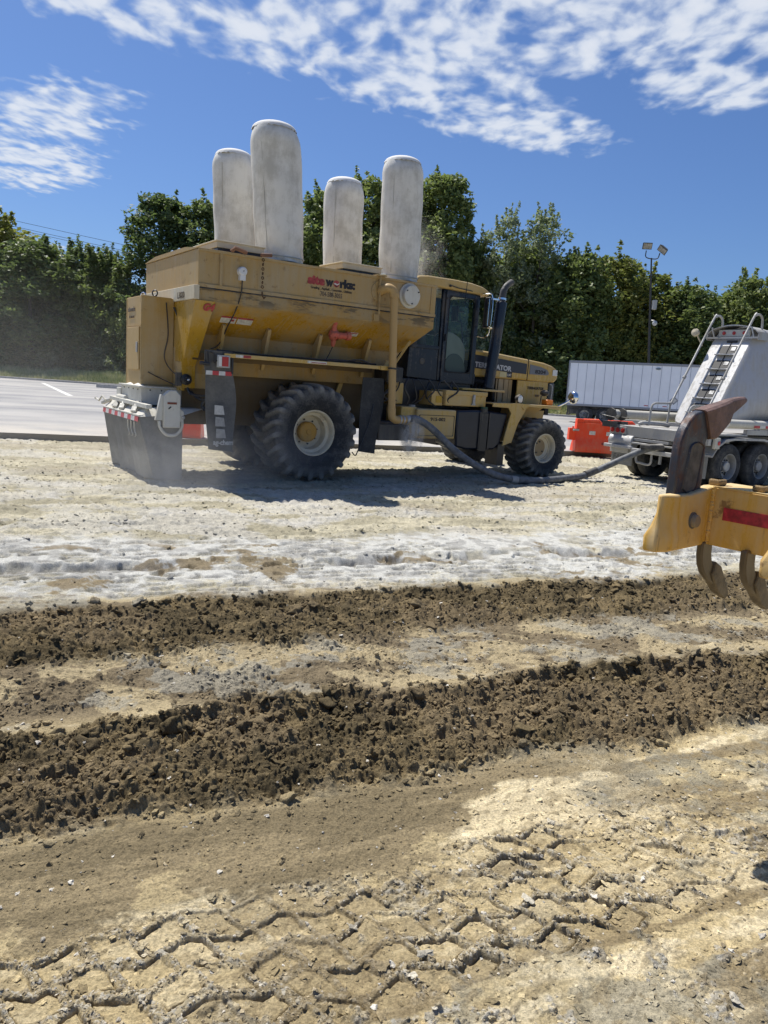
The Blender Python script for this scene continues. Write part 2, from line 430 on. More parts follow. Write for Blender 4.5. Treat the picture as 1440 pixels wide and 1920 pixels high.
# ---------------------------------------------------------------- numpy noise
def _hash(ix, iy, seed):
    h = (ix.astype(np.int64) * 374761393 + iy.astype(np.int64) * 668265263 + seed * 2147483647) & 0xffffffff
    h = ((h ^ (h >> 13)) * 1274126177) & 0xffffffff
    return ((h ^ (h >> 16)) & 0xffff).astype(np.float32) / 65535.0
def vnoise(x, y, seed=0):
    x0 = np.floor(x); y0 = np.floor(y); fx = x - x0; fy = y - y0
    fx = fx * fx * fx * (fx * (fx * 6 - 15) + 10); fy = fy * fy * fy * (fy * (fy * 6 - 15) + 10)
    ix = x0.astype(np.int64); iy = y0.astype(np.int64)
    a = _hash(ix, iy, seed); b = _hash(ix + 1, iy, seed); c = _hash(ix, iy + 1, seed); d = _hash(ix + 1, iy + 1, seed)
    return (a + (b - a) * fx) * (1 - fy) + (c + (d - c) * fx) * fy
def fbm(x, y, o=4, seed=0, gain=0.5):
    s = 0; a = 1.0; n = 0
    for i in range(o):
        s = s + a * vnoise(x, y, seed + i * 17); n += a
        x, y = 1.97 * (x * 0.866 - y * 0.5) + 3.1, 2.03 * (x * 0.5 + y * 0.866) + 7.7; a *= gain
    return s / n
def ridged(x, y, o=4, seed=0):
    s = 0; a = 1.0; n = 0
    for i in range(o):
        s = s + a * np.abs(2 * vnoise(x, y, seed + i * 13) - 1); n += a
        x, y = 2.1 * (x * 0.8 - y * 0.6) + 1.3, 2.1 * (x * 0.6 + y * 0.8) + 4.1; a *= 0.55
    return s / n
def worley(x, y, seed=0):
    """distance to nearest jittered point, and a random number of its cell"""
    ix = np.floor(x).astype(np.int64); iy = np.floor(y).astype(np.int64)
    best = np.full(x.shape, 9.0, np.float32); rid = np.zeros(x.shape, np.float32)
    for dx in (-1, 0, 1):
        for dy in (-1, 0, 1):
            jx = ix + dx; jy = iy + dy
            qx = jx + _hash(jx, jy, seed + 1); qy = jy + _hash(jx, jy, seed + 2)
            d = np.hypot(x - qx, y - qy); k = d < best
            best = np.where(k, d, best); rid = np.where(k, _hash(jx, jy, seed + 3), rid)
    return best, rid
def sst(a, b, x):
    t = np.clip((x - a) / (b - a), 0, 1); return t * t * (3 - 2 * t)
# ---------------------------------------------------------------- the ground: one sheet out to the horizon
BA = R(23.0); CB, SB = math.cos(BA), math.sin(BA)
def uv_of(x, y): return x * CB + y * SB, y * CB - x * SB            # along / across the graded strips
def xy_of(u, v): return u * CB - v * SB, u * SB + v * CB

def terrain(x, y):
    """height and colour of the graded site, u runs along the passes, v across them"""
    u, v = uv_of(x, y)
    far = sst(60, 25, np.hypot(x, y))
    w1 = (fbm(u * 0.9, v * 0.9, 3, 5) - 0.5)
    w2 = (fbm(u * 3.1, v * 3.1, 3, 9) - 0.5)
    w3 = (fbm(x * 8.0, y * 8.0, 3, 11) - 0.5)
    nA = fbm(x * 2.3, y * 2.3, 5, 21); nB = fbm(x * 9.0, y * 9.0, 4, 31); nC = fbm(x * 34.0, y * 34.0, 3, 41); nD = fbm(x * 85.0, y * 85.0, 2, 43)
    fine = (nB - 0.5) * 0.6 + (nC - 0.5) * 0.45
    st = fbm(u * 1.6, v * 13.0, 4, 51)                                # streaks along the passes
    vj = v + w1 * 0.34 + w2 * 0.16 + w3 * 0.07
    vb = v + w1 * 0.30 + w2 * 0.26 + w3 * 0.05
    brown_lo = 2.58 + 0.42 * sst(0.9, 2.2, u) + 0.55 * sst(2.6, 4.0, u)
    till2 = sst(3.20, 3.36, vj) * sst(4.25, 4.15, vb)
    till1 = sst(5.06, 5.24, vj) * sst(6.26, 6.14, vb)
    bedge = sst(-0.05, 0.05, vj - brown_lo - 0.25 * (st - 0.5) + 0.25 * fine)
    brown = bedge * (1 - sst(3.16, 3.34, vj)) * sst(3.6, 2.2, u + fine)
    lime = sst(6.30, 6.70, v + w1 * 0.9 + fine * 0.9) * sst(8.95, 8.45, v + w1 * 0.9 + fine * 0.8)
    mid = sst(4.25, 4.4, v) * sst(5.25, 5.05, v)
    near = 1 - bedge
    # ---- heights
    h = 0.05 * (fbm(x * 0.35, y * 0.35, 3, 3) - 0.5) * sst(0, 6, v) + 0.016 * (nA - 0.5) + 0.009 * (nB - 0.5) + 0.006 * (nC - 0.5) + 0.0025 * (nD - 0.5)
    bank2 = sst(4.25, 4.02, vb); bank1 = sst(6.30, 6.04, vb)
    crest2 = np.exp(-((vb - 4.23) / 0.10) ** 2) * sst(0.35, 0.6, fbm(u * 1.3, v, 3, 58)); crest1 = np.exp(-((vb - 6.28) / 0.12) ** 2)
    h = h + 0.045 * crest2 + 0.03 * crest1
    h = h - 0.05 * bank1 * sst(5.0, 6.0, v) - 0.03 * sst(6.2, 5.0, v)
    h = h - 0.085 * bank2 * sst(3.3, 4.2, v) - 0.055 * sst(4.3, 3.2, v)
    lum = fbm(x * 4.2, y * 4.2, 3, 61) - 0.45
    wd, wr = worley(x * 7.5 + 2.2 * w3, y * 7.5 + 2.2 * w2, 68); wd1, wr1 = worley(x * 17 + 3 * w3, y * 17, 70); wd2, wr2 = worley(x * 40, y * 40, 75); wd3, wr3 = worley(x * 85, y * 85, 78)
    lumps = 0.075 * np.clip(0.50 - wd, 0, 1) * (wr > 0.45) * (0.4 + wr)
    clod = 0.058 * np.clip(0.50 - wd1, 0, 1) * (wr1 > 0.35) * (0.3 + wr1) + 0.022 * np.clip(0.52 - wd2, 0, 1) * (0.15 + wr2) + 0.007 * np.clip(0.5 - wd3, 0, 1) * (0.2 + wr3)
    cl = 0.10 * lum + 0.06 * (0.5 - ridged(x * 6.5, y * 6.5, 4, 62)) + 0.035 * (nB - 0.5) + 0.020 * (nC - 0.5)
    h = h + till2 * (cl * 1.1 + clod + lumps + 0.035 * sst(3.2, 3.7, v) * sst(4.3, 3.9, v))
    h = h + till1 * (cl * 0.9 + clod * 1.1 + lumps * 0.8 + 0.03 * sst(5.1, 5.5, v) * sst(6.1, 5.8, v))
    crumb = sst(0.48, 0.58, fbm(x * 2.2, y * 2.2, 4, 81) + fine * 0.3)
    flk = np.clip(fbm(u * 14, v * 26, 3, 83) - 0.5, 0, 1)
    h = h + mid * (0.045 * (fbm(x * 5, y * 5, 4, 82) - 0.5) + crumb * clod * 0.9 + 0.05 * flk + 0.012 * (nC - 0.5))
    h = h + brown * (0.20 * clod + 0.006 * (st - 0.5) + 0.006 * (nC - 0.5))
    # lime strip: rows of cleat prints and wheel ruts pressed into the powder
    cu = u * 3.0 + 0.7 * (fbm(u * 2, v * 2, 2, 90) - 0.5); rowv = (v + w2 * 0.12) / 0.15
    row = np.floor(rowv); fr = rowv - row
    cell = cu + 0.5 * (row % 2) + 3 * 0.37 * _hash(row.astype(np.int64), row.astype(np.int64) * 0, 3)
    fu = cell - np.floor(cell)
    dent = sst(0.02, 0.24, fu + 0.4 * fine) * sst(0.96, 0.72, fu + 0.4 * fine) * sst(0.04, 0.30, fr + 0.8 * fine) * sst(0.98, 0.66, fr + 0.8 * fine) * (_hash(np.floor(cell).astype(np.int64), row.astype(np.int64), 8) > 0.25)
    tracks = sst(0.36, 0.42, fbm(u * 0.5, v * 2.2, 3, 95)) * sst(6.2, 6.5, v) * sst(8.9, 8.6, v)
    loose = sst(0.54, 0.62, fbm(u * 1.1 + 9, v * 2.0, 4, 96) + fine * 0.25) * sst(6.3, 6.7, v) * sst(8.6, 8.2, v)
    edge_rows = sst(6.33, 6.40, v) * sst(7.0, 6.88, v)
    tracks = np.maximum(tracks, edge_rows)
    wl, wlr = worley(x * 3.6 + w3, y * 3.6, 92)
    pits = sst(0.30, 0.18, wl) * (wlr > 0.55) * lime * sst(6.9, 7.1, v) * sst(8.3, 8.0, v)
    h = h - 0.032 * dent * tracks * (1 - 0.85 * loose) + lime * (0.055 * loose * (0.5 - ridged(x * 3.6, y * 3.6, 4, 97)) + 0.02 * (fbm(x * 6, y * 6, 3, 99) - 0.5)) - 0.05 * pits
    rut = np.exp(-((v - 7.45 + w1 * 0.3) / 0.09) ** 2) * sst(0.42, 0.55, fbm(u * 1.7, v * 0.5, 3, 98))
    h = h - 0.07 * rut + 0.03 * np.exp(-((v - 7.62 + w1 * 0.3) / 0.06) ** 2) * lime
    pl = sst(8.5, 9.0, v + w1 * 0.8)
    prn = sst(0.50, 0.60, fbm(u * 0.6 + 4, v * 1.5, 3, 103)) * pl * sst(19, 16, v)
    dent2 = sst(0.05, 0.2, fu) * sst(0.9, 0.75, fu) * sst(0.1, 0.4, fr) * sst(0.95, 0.7, fr)
    h = h + pl * (0.035 * (fbm(x * 1.6, y * 1.6, 4, 101) - 0.5) * far + 0.03 * far * (st - 0.5) + 0.055 * (nB - 0.5) * far + 0.035 * (fbm(x * 16, y * 16, 3, 172) - 0.5) * far) - 0.02 * dent2 * prn
    # near compacted clay: grader tyre print, flat blocks parted by lips of squeezed-up crumbs
    ta = R(3.0); tu = u * math.cos(ta) + v * math.sin(ta); tv = v * math.cos(ta) - u * math.sin(ta)
    q = (tv - 2.10 - 0.03 * np.sin(u * 0.9)) / 0.140
    jit = 0.16 * (fbm(x * 7, y * 7, 3, 110) - 0.5) + 0.12 * (nB - 0.5)
    tri = 2 * np.abs(((tu / 0.34) % 1) - 0.5) - 0.5
    qr = q + jit + 0.50 * tri
    r_ = np.floor(qr); fr2 = np.minimum(qr - r_, 1 - (qr - r_))
    pu = tu / 0.17 + 0.5 * (r_ % 2) + 0.35 * (qr - r_ - 0.5) + jit
    fu2 = np.minimum(pu - np.floor(pu), 1 - (pu - np.floor(pu)))
    dist = np.minimum(fr2 * 0.130, fu2 * 0.17)
    lipw = 0.004 + 0.026 * fbm(x * 4.2, y * 4.2, 3, 111) ** 1.5
    lip = sst(lipw + 0.007, lipw * 0.5, dist + 0.016 * (nC - 0.5))
    gaps = 0.28 + 0.72 * sst(0.33, 0.45, fbm(x * 2.6 + 5, y * 2.6, 3, 112))
    inpr = sst(1.84, 1.92, tv + fine * 0.15) * sst(2.60, 2.52, tv + fine * 0.15) * near * sst(3.4, 2.4, u + fine)
    lipm = lip * inpr * gaps
    rough = np.clip(fbm(x * 38, y * 38, 3, 113) - 0.30, 0, 1)
    h = h + lipm * (0.002 + 0.020 * rough) - inpr * (1 - lip) * 0.009 + inpr * (1 - lip) * 0.007 * (_hash(np.floor(pu).astype(np.int64), r_.astype(np.int64), 77) - 0.5) * 2
    crk = np.exp(-(np.abs(dist - lipw - 0.004) / 0.0032) ** 2) * inpr * gaps * sst(0.35, 0.5, nB)
    h = h - 0.016 * crk
    # torn chips, scrapes and scabs in the clay
    sc_n = fbm(x * 2.6 + 2, y * 4.0, 4, 120)
    scab = sst(0.57, 0.63, sc_n + fine * 0.3) * near * sst(-0.6, 0.9, u)
    chips = np.clip(fbm(u * 20, v * 38, 3, 121) - 0.45, 0, 1)
    dia = fbm((u + 0.5 * v) * 11, (v - 0.5 * u) * 26, 3, 124)
    tick = np.clip(dia - 0.60, 0, 1)
    h = h + near * (0.006 * (fbm(u * 3, v * 22, 3, 122) - 0.5) + 0.004 * (nC - 0.5)) + scab * 0.055 * chips + near * 0.012 * tick * sst(0.42, 0.55, nA)
    # ---- colour
    def c(*a): return np.array(a, np.float32)
    def mix(C, k, k2): return C * (1 - k[..., None]) + k2 * k[..., None]
    clay = c(0.535, 0.435, 0.245); claylt = c(0.70, 0.60, 0.39); claydk = c(0.22, 0.17, 0.095)
    C = np.zeros(x.shape + (3,), np.float32) + clay
    C = mix(C, sst(0.44, 0.60, st * 0.5 + nA * 0.5 + fine * 0.35), claylt)
    C = mix(C, 0.8 * sst(0.55, 0.62, fbm(u * 1.2 + 3, v * 7, 5, 130) + fine * 0.22), claydk)
    C = mix(C, 0.75 * near * sst(2.50, 2.66, v + fine * 0.3) * sst(0.0, 0.6, u + fine) * sst(3.0, 2.2, u + fine), claylt)
    grey = sst(0.52, 0.58, fbm(x * 1.5 + 1, y * 2.3, 5, 131) + fine * 0.35) * sst(-0.9, 1.6, u - (v - 2.2) * 0.8)
    grey = np.maximum(grey, scab * 0.9)
    grey = grey * (0.35 + 0.65 * sst(0.44, 0.56, fbm(x * 6, y * 9, 4, 151) + fine * 0.3)); C = mix(C, 0.68 * grey, c(0.25, 0.235, 0.18))
    C = mix(C, 0.6 * scab * sst(0.52, 0.62, nC), c(0.42, 0.41, 0.37))
    leftg = sst(0.2, -1.3, u) * sst(2.5, 2.1, v) * sst(0.42, 0.52, nA + fine * 0.3)
    C = mix(C, 0.6 * leftg, c(0.26, 0.23, 0.165))
    C = mix(C, 0.55 * inpr * (1 - lip), c(0.44, 0.355, 0.20))
    C = mix(C, 0.55 * lipm, c(0.27, 0.225, 0.145))
    C = mix(C, 0.8 * lipm * sst(0.56, 0.62, nD), c(0.50, 0.47, 0.39))
    C = mix(C, 0.55 * crk, c(0.13, 0.10, 0.06)); C = mix(C, 0.45 * near * sst(0.02, 0.07, tick), claydk)
    soil = c(0.190, 0.146, 0.078); soil2 = c(0.108, 0.084, 0.045)
    S = mix(np.zeros_like(C) + soil, sst(0.42, 0.58, nB * 0.5 + nA * 0.5), soil2)
    S = mix(S, 0.5 * sst(0.52, 0.64, fbm(x * 1.3, y * 1.3, 3, 133) + fine * 0.3), c(0.215, 0.165, 0.098))
    B_ = mix(np.zeros_like(C) + c(0.28, 0.225, 0.132), sst(0.44, 0.56, st + fine * 0.3), c(0.205, 0.165, 0.096))
    B_ = mix(B_, 0.6 * sst(0.62, 0.70, fbm(u * 3.2, v * 9, 4, 141) + fine * 0.35) * sst(2.95, 2.75, v), clay)
    C = mix(C, brown, B_)
    MID = mix(np.zeros_like(C) + c(0.40, 0.33, 0.20), sst(0.44, 0.52, fbm(x * 2.1, y * 4, 4, 134) + fine * 0.4), c(0.20, 0.16, 0.10))
    MID = mix(MID, sst(0.56, 0.62, fbm(x * 2.6 + 7, y * 3.6, 4, 135) + fine * 0.5) * 0.6, c(0.34, 0.325, 0.265))
    C = mix(C, sst(3.9, 4.4, v), MID)
    L1 = mix(np.zeros_like(C) + c(0.56, 0.56, 0.52), sst(0.46, 0.58, nA * 0.5 + nB * 0.5 + fine * 0.2), c(0.38, 0.378, 0.355))
    PL = mix(np.zeros_like(C) + c(0.50, 0.46, 0.335), sst(0.44, 0.56, fbm(u * 0.9, v * 3.5, 5, 136) + fine * 0.3), c(0.36, 0.33, 0.235))
    PL = mix(PL, 0.7 * sst(0.55, 0.64, fbm(x * 0.8 + 4, y * 1.3, 5, 137) + fine * 0.2), c(0.50, 0.48, 0.42))
    PL = mix(PL, 0.5 * sst(0.53, 0.62, fbm(u * 0.4 + 9, v * 1.1, 4, 142) + fine * 0.3) * sst(9.5, 10.5, v), c(0.33, 0.29, 0.215))
    PL = PL * (0.80 + 0.4 * fbm(x * 12, y * 12, 4, 173)[..., None]); C = mix(C, sst(6.2, 6.6, v + fine * 0.5), PL)
    lm = np.clip(lime * (1 - 0.55 * sst(0.57, 0.64, fbm(x * 1.9, y * 3, 4, 138) + fine * 0.4)), 0, 1)
    lm = np.maximum(lm * 0.95, lime * (1 - dent * 0.9) * tracks * 0.92)
    lm = lm * (1 - 0.6 * pits) * (1 - 0.45 * dent * tracks)
    C = mix(C, lm, L1)
    thin = 0.45 * sst(8.5, 9.2, v) * sst(17, 10, v) * sst(0.5, 0.6, fbm(u * 0.7, v * 2.4, 4, 139) + fine * 0.2)
    C = mix(C, thin, c(0.55, 0.54, 0.50))
    dm = loose * lime * sst(0.52, 0.60, fbm(x * 3.3, y * 3.3, 3, 140) + fine * 0.5)
    C = mix(C, 0.85 * dm, soil * 1.15)
    C = mix(C, 0.6 * rut, c(0.22, 0.20, 0.17))
    C = mix(C, np.maximum(till1, till2), S)
    C = mix(C, np.clip(crest2 * 0.5 * mid, 0, 1), S)
    C = C * (0.80 + 0.25 * nC[..., None] + 0.15 * nD[..., None])
    C = mix(C, sst(45, 60, np.hypot(x, y)), c(0.10, 0.12, 0.04))
    h = h * (0.15 + 0.85 * far)
    return h, C, dict(till=np.maximum(till1, till2), mid=mid, brown=brown, near=near, lip=lipm, lime=lime, scab=scab, crumb=crumb)

QUAL = 1.0
def ground_sheet():
    inner = np.concatenate([np.linspace(R(-52), R(-32), 200)[:-1], np.linspace(R(-32), R(32), int(960 * QUAL)), np.linspace(R(32), R(52), 200)[1:]])
    outer = np.linspace(R(52), R(308), 190)[1:-1]
    th = np.concatenate([inner, outer])
    a0, a1 = math.atan(1.25 / CAM_H), math.atan(22 / CAM_H)
    rr = CAM_H * np.tan(np.linspace(a0, a1, int(1750 * QUAL)))
    rr = np.concatenate([[0.02, 0.3, 0.6, 0.9, 1.1], rr, np.geomspace(23, 3000, 70)])
    T, RR = np.meshgrid(th, rr)
    X = RR * np.sin(T); Yy = RR * np.cos(T)
    h, C, mk = terrain(X, Yy)
    h = h - 0.5 * sst(70, 130, RR) * 0
    nr, nt = X.shape
    co = np.stack([X, Yy, h], -1).reshape(-1, 3).astype(np.float32)
    i = np.arange(nr - 1)[:, None] * nt; j = np.arange(nt)[None, :]; j2 = (j + 1) % nt
    F = np.stack([i + j, i + j2, i + nt + j2, i + nt + j], -1).reshape(-1, 4).astype(np.int32)[:, ::-1]
    me = bpy.data.meshes.new('ground')
    me.vertices.add(len(co)); me.vertices.foreach_set('co', co.ravel())
    me.loops.add(F.size); me.loops.foreach_set('vertex_index', F.ravel())
    me.polygons.add(len(F)); me.polygons.foreach_set('loop_start', np.arange(0, F.size, 4, dtype=np.int32))
    me.polygons.foreach_set('loop_total', np.full(len(F), 4, np.int32))
    me.update(calc_edges=True)
    me.polygons.foreach_set('use_smooth', np.ones(len(F), bool))
    at = me.attributes.new('soil', 'FLOAT_COLOR', 'POINT')
    at.data.foreach_set('color', np.concatenate([C.reshape(-1, 3), np.ones((len(co), 1), np.float32)], 1).astype(np.float32).ravel())
    o = bpy.data.objects.new('ground', me); col.objects.link(o); tag(o, kind='structure')
    m, t, p = newmat('soil')
    a = N(t, 'ShaderNodeAttribute', attribute_name='soil')
    cc = N(t, 'ShaderNodeTexCoord').outputs['Object']
    f = NOISE(t, cc, 90, 5, 0.7); f2 = NOISE(t, cc, 300, 3, 0.6)
    vor = N(t, 'ShaderNodeTexVoronoi'); setin(t, vor, 'Vector', cc); vor.inputs['Scale'].default_value = 70
    sp = MR(t, vor.outputs['Distance'], 0.10, 0.16, 1.0, 0.0)
    pick = N(t, 'ShaderNodeSeparateXYZ'); t.links.new(vor.outputs['Color'], pick.inputs[0])
    peb = M(t, 'MULTIPLY', sp, M(t, 'GREATER_THAN', pick.outputs[0], 0.88))
    c1 = MIX(t, MR(t, f, 0.35, 0.65), (0.72, 0.72, 0.72), (1.22, 1.2, 1.18))
    cm = MIX(t, 1.0, a.outputs['Color'], c1, 'MULTIPLY')
    cm = MIX(t, M(t, 'MULTIPLY', peb, 0.55), cm, (0.62, 0.58, 0.5))
    setin(t, p, 'Base Color', cm); p.inputs['Roughness'].default_value = 0.95; p.inputs['Specular IOR Level'].default_value = 0.15
    b = N(t, 'ShaderNodeBump'); b.inputs['Strength'].default_value = 0.9; b.inputs['Distance'].default_value = 0.016
    setin(t, b, 'Height', M(t, 'ADD', M(t, 'MULTIPLY', f, 0.8), M(t, 'ADD', M(t, 'MULTIPLY', f2, 0.35), M(t, 'MULTIPLY', peb, 0.25))))
    setin(t, p, 'Normal', b.outputs[0])
    me.materials.append(m)
    return o
ground_sheet()

def hgt(x, y):
    return terrain(np.atleast_1d(np.asarray(x, np.float64)), np.atleast_1d(np.asarray(y, np.float64)))

# ---------------------------------------------------------------- loose clods, crumbs and pebbles lying on it
def ico(sub):
    b = bmesh.new(); bmesh.ops.create_icosphere(b, subdivisions=sub, radius=1)
    v = np.array([x.co[:] for x in b.verts], np.float32); f = np.array([[q.index for q in x.verts] for x in b.faces], np.int32); b.free(); return v, f
ICO1, ICO2, ICO3 = ico(1), ico(2), ico(3)
rng = np.random.default_rng(7)

def scatter(name, u, v, size, base, mat, rough, label, cat, flat=(0.55, 0.95), sink=0.25, tint=None):
    V0, F0 = base; n = len(u); k = len(V0)
    x, y = xy_of(u, v); z, C, _ = hgt(x, y)
    vs = np.repeat(V0[None], n, 0).copy()
    ph = rng.random((n, 3)) * 50
    nrm = rng.normal(size=(n, 5, 3)); nrm /= np.linalg.norm(nrm, axis=2)[..., None]      # a few broken faces per stone
    for k5 in range(5):
        cut = rng.uniform(0.45, 0.85, (n, 1)); d = (vs * nrm[:, k5][:, None, :]).sum(-1)
        vs -= (np.maximum(d - cut, 0))[..., None] * nrm[:, k5][:, None, :]
    for oct_, am in ((1.6, rough), (3.5, rough * 0.5)):
        d = np.sin(V0[None, :, 0] * oct_ * 2.1 + ph[:, :1]) * np.sin(V0[None, :, 1] * oct_ * 2.3 + ph[:, 1:2]) * np.sin(V0[None, :, 2] * oct_ * 2.0 + ph[:, 2:])
        vs *= (1 + am * d * 2.0)[..., None]
    vs *= (1 + (rng.random((n, k)) - 0.5) * rough * 0.9)[..., None]
    sc = np.stack([rng.uniform(0.75, 1.3, n), rng.uniform(0.75, 1.3, n), rng.uniform(*flat, n)], -1)
    vs *= (sc * size[:, None])[:, None, :]
    a = rng.random(n) * 6.28; ca, sa = np.cos(a)[:, None], np.sin(a)[:, None]
    X = vs[..., 0] * ca - vs[..., 1] * sa; Yy = vs[..., 0] * sa + vs[..., 1] * ca
    tl = (rng.random((n, 1)) - 0.5) * 0.9; Z = vs[..., 2] + X * tl
    co = np.stack([X + x[:, None], Yy + y[:, None], Z + (z + size * sc[:, 2] * (1 - 2 * sink) * 0.5)[:, None]], -1).reshape(-1, 3).astype(np.float32)
    F = (F0[None] + (np.arange(n) * k)[:, None, None]).reshape(-1, 3).astype(np.int32)
    me = bpy.data.meshes.new(name)
    me.vertices.add(len(co)); me.vertices.foreach_set('co', co.ravel())
    me.loops.add(F.size); me.loops.foreach_set('vertex_index', F.ravel())
    me.polygons.add(len(F)); me.polygons.foreach_set('loop_start', np.arange(0, F.size, 3, dtype=np.int32))
    me.polygons.foreach_set('loop_total', np.full(len(F), 3, np.int32)); me.update(calc_edges=True)
    me.polygons.foreach_set('use_smooth', np.zeros(len(F), bool) if base is not ICO3 else np.ones(len(F), bool))
    at = me.attributes.new('soil', 'FLOAT_COLOR', 'POINT')
    cc = C if tint is None else tint(n, C)
    cc = np.repeat((cc * rng.uniform(0.8, 1.2, (n, 1)))[:, None], k, 1).reshape(-1, 3)
    at.data.foreach_set('color', np.concatenate([cc, np.ones((len(cc), 1))], 1).astype(np.float32).ravel())
    me.materials.append(mat)
    o = bpy.data.objects.new(name, me); col.objects.link(o)
    return tag(o, label, cat, kind='stuff')

m, t, p = newmat('clod_soil')
a = N(t, 'ShaderNodeAttribute', attribute_name='soil'); cc = N(t, 'ShaderNodeTexCoord').outputs['Object']
c1 = MIX(t, MR(t, NOISE(t, cc, 120, 5, 0.7), 0.35, 0.65), (0.7, 0.7, 0.7), (1.25, 1.23, 1.2))
setin(t, p, 'Base Color', MIX(t, 1.0, a.outputs['Color'], c1, 'MULTIPLY')); p.inputs['Roughness'].default_value = 0.95; p.inputs['Specular IOR Level'].default_value = 0.15
b = N(t, 'ShaderNodeBump'); b.inputs['Strength'].default_value = 0.7; b.inputs['Distance'].default_value = 0.01
setin(t, b, 'Height', NOISE(t, cc, 100, 5, 0.7)); setin(t, p, 'Normal', b.outputs[0])
clodmat = m

def pick(n, u0, u1, v0, v1, test):
    u = rng.uniform(u0, u1, n); v = rng.uniform(v0, v1, n)
    x, y = xy_of(u, v); _, _, mk = hgt(x, y)
    k = rng.random(n) < np.clip(test(mk, u, v), 0, 1)
    return u[k], v[k]
def vis(u, v):                                       # keep what can lie in the picture or a step beside it
    x, y = xy_of(u, v); return (np.abs(x) < 0.72 * y + 0.9) & (y > 0.9)
def lists(parts):
    u = np.concatenate([p_[0] for p_ in parts]); v = np.concatenate([p_[1] for p_ in parts]); k = vis(u, v); return u[k], v[k]

big = lists([pick(800, -3, 9, 3.1, 4.3, lambda m, u, v: m['till'] * 0.8), pick(800, -3, 10, 5.0, 6.25, lambda m, u, v: m['till'] * 0.7), pick(420, -3, 9, 3.92, 4.27, lambda m, u, v: 0.9 + 0 * u), pick(260, -3, 10, 6.0, 6.30, lambda m, u, v: 0.9 + 0 * u)])
scatter('soil_clods', *big, np.clip(rng.lognormal(-3.80, 0.42, len(big[0])), 0.015, 0.058), ICO3, clodmat, 0.22,
        'dark brown clods of loose soil heaped along the tilled strips', 'soil clods')
sm = lists([pick(34000, -3, 8, 2.95, 4.5, lambda m, u, v: 0.05 + m['till']), pick(24000, -3, 10, 4.9, 6.4, lambda m, u, v: 0.05 + m['till']),
            pick(6000, -3, 8, 4.25, 5.2, lambda m, u, v: m['mid'] * (0.15 + m['crumb'] * 0.8)), pick(6000, -2, 5, 2.5, 3.3, lambda m, u, v: m['brown'] * 0.4)])
scatter('soil_crumbs', *sm, np.clip(rng.lognormal(-4.95, 0.5, len(sm[0])), 0.003, 0.024) * np.where(sm[1] < 3.1, 0.6, 1.0), ICO1, clodmat, 0.3,
        'small brown soil crumbs strewn over the tilled strips', 'soil crumbs')
lp = lists([pick(90000, -1.6, 4, 1.3, 2.9, lambda m, u, v: m['lip'] * 0.9 + m['scab'] * 0.3 + 0.02)])
scatter('clay_crumbs', *lp, np.clip(rng.lognormal(-5.65, 0.5, len(lp[0])), 0.0015, 0.011), ICO1, clodmat, 0.35,
        'pale clay crumbs squeezed up along the edges of the tyre print', 'clay crumbs',
        flat=(0.35, 0.9), tint=lambda n, C: np.where(rng.random((n, 1)) < 0.10, np.array([[0.50, 0.46, 0.38]]), np.array([[0.33, 0.275, 0.18]]) * rng.uniform(0.6, 1.3, (n, 1))))
pb = lists([pick(1500, -2, 9, 2.4, 6.0, lambda m, u, v: np.ones_like(u) * 0.7), pick(500, -1.6, 4, 1.3, 2.6, lambda m, u, v: np.ones_like(u) * 0.8)])
scatter('pebbles', *pb, np.clip(rng.lognormal(-5.2, 0.5, len(pb[0])), 0.003, 0.014), ICO2, clodmat, 0.3,
        'pale grey and white stones scattered in the soil', 'pebbles', flat=(0.3, 0.7), sink=0.35,
        tint=lambda n, C: np.array([[0.55, 0.52, 0.45]]) * rng.uniform(0.6, 1.25, (n, 1)))
fk = lists([pick(5200, -1.8, 4.5, 1.3, 3.0, lambda m, u, v: m['near'] * 0.8), pick(3500, -3, 9, 4.3, 5.2, lambda m, u, v: 0.5 + 0.5 * m['crumb'])])
scatter('clay_flakes', *fk, np.clip(rng.lognormal(-4.75, 0.5, len(fk[0])), 0.004, 0.024), ICO2, clodmat, 0.3,
        'thin flakes of dried clay lifted from the scraped ground', 'clay flakes', flat=(0.12, 0.35), sink=0.1, tint=lambda n, C: C * rng.uniform(0.65, 1.15, (n, 1)))
gv = lists([pick(9000, -8, 22, 6.6, 19.5, lambda m, u, v: np.ones_like(u) * 0.8), pick(15000, -6, 16, 8.6, 15.5, lambda m, u, v: np.clip(2.2 * fbm(u * 0.8, v * 2.0, 4, 171) - 0.65, 0.1, 1))])
scatter('gravel', *gv, np.clip(rng.lognormal(-4.55, 0.5, len(gv[0])), 0.006, 0.034), ICO1, clodmat, 0.3,
        'small stones and crumbs on the graded pale strip', 'gravel', flat=(0.4, 0.8), tint=lambda n, C: C * rng.uniform(0.55, 1.1, (n, 1)))

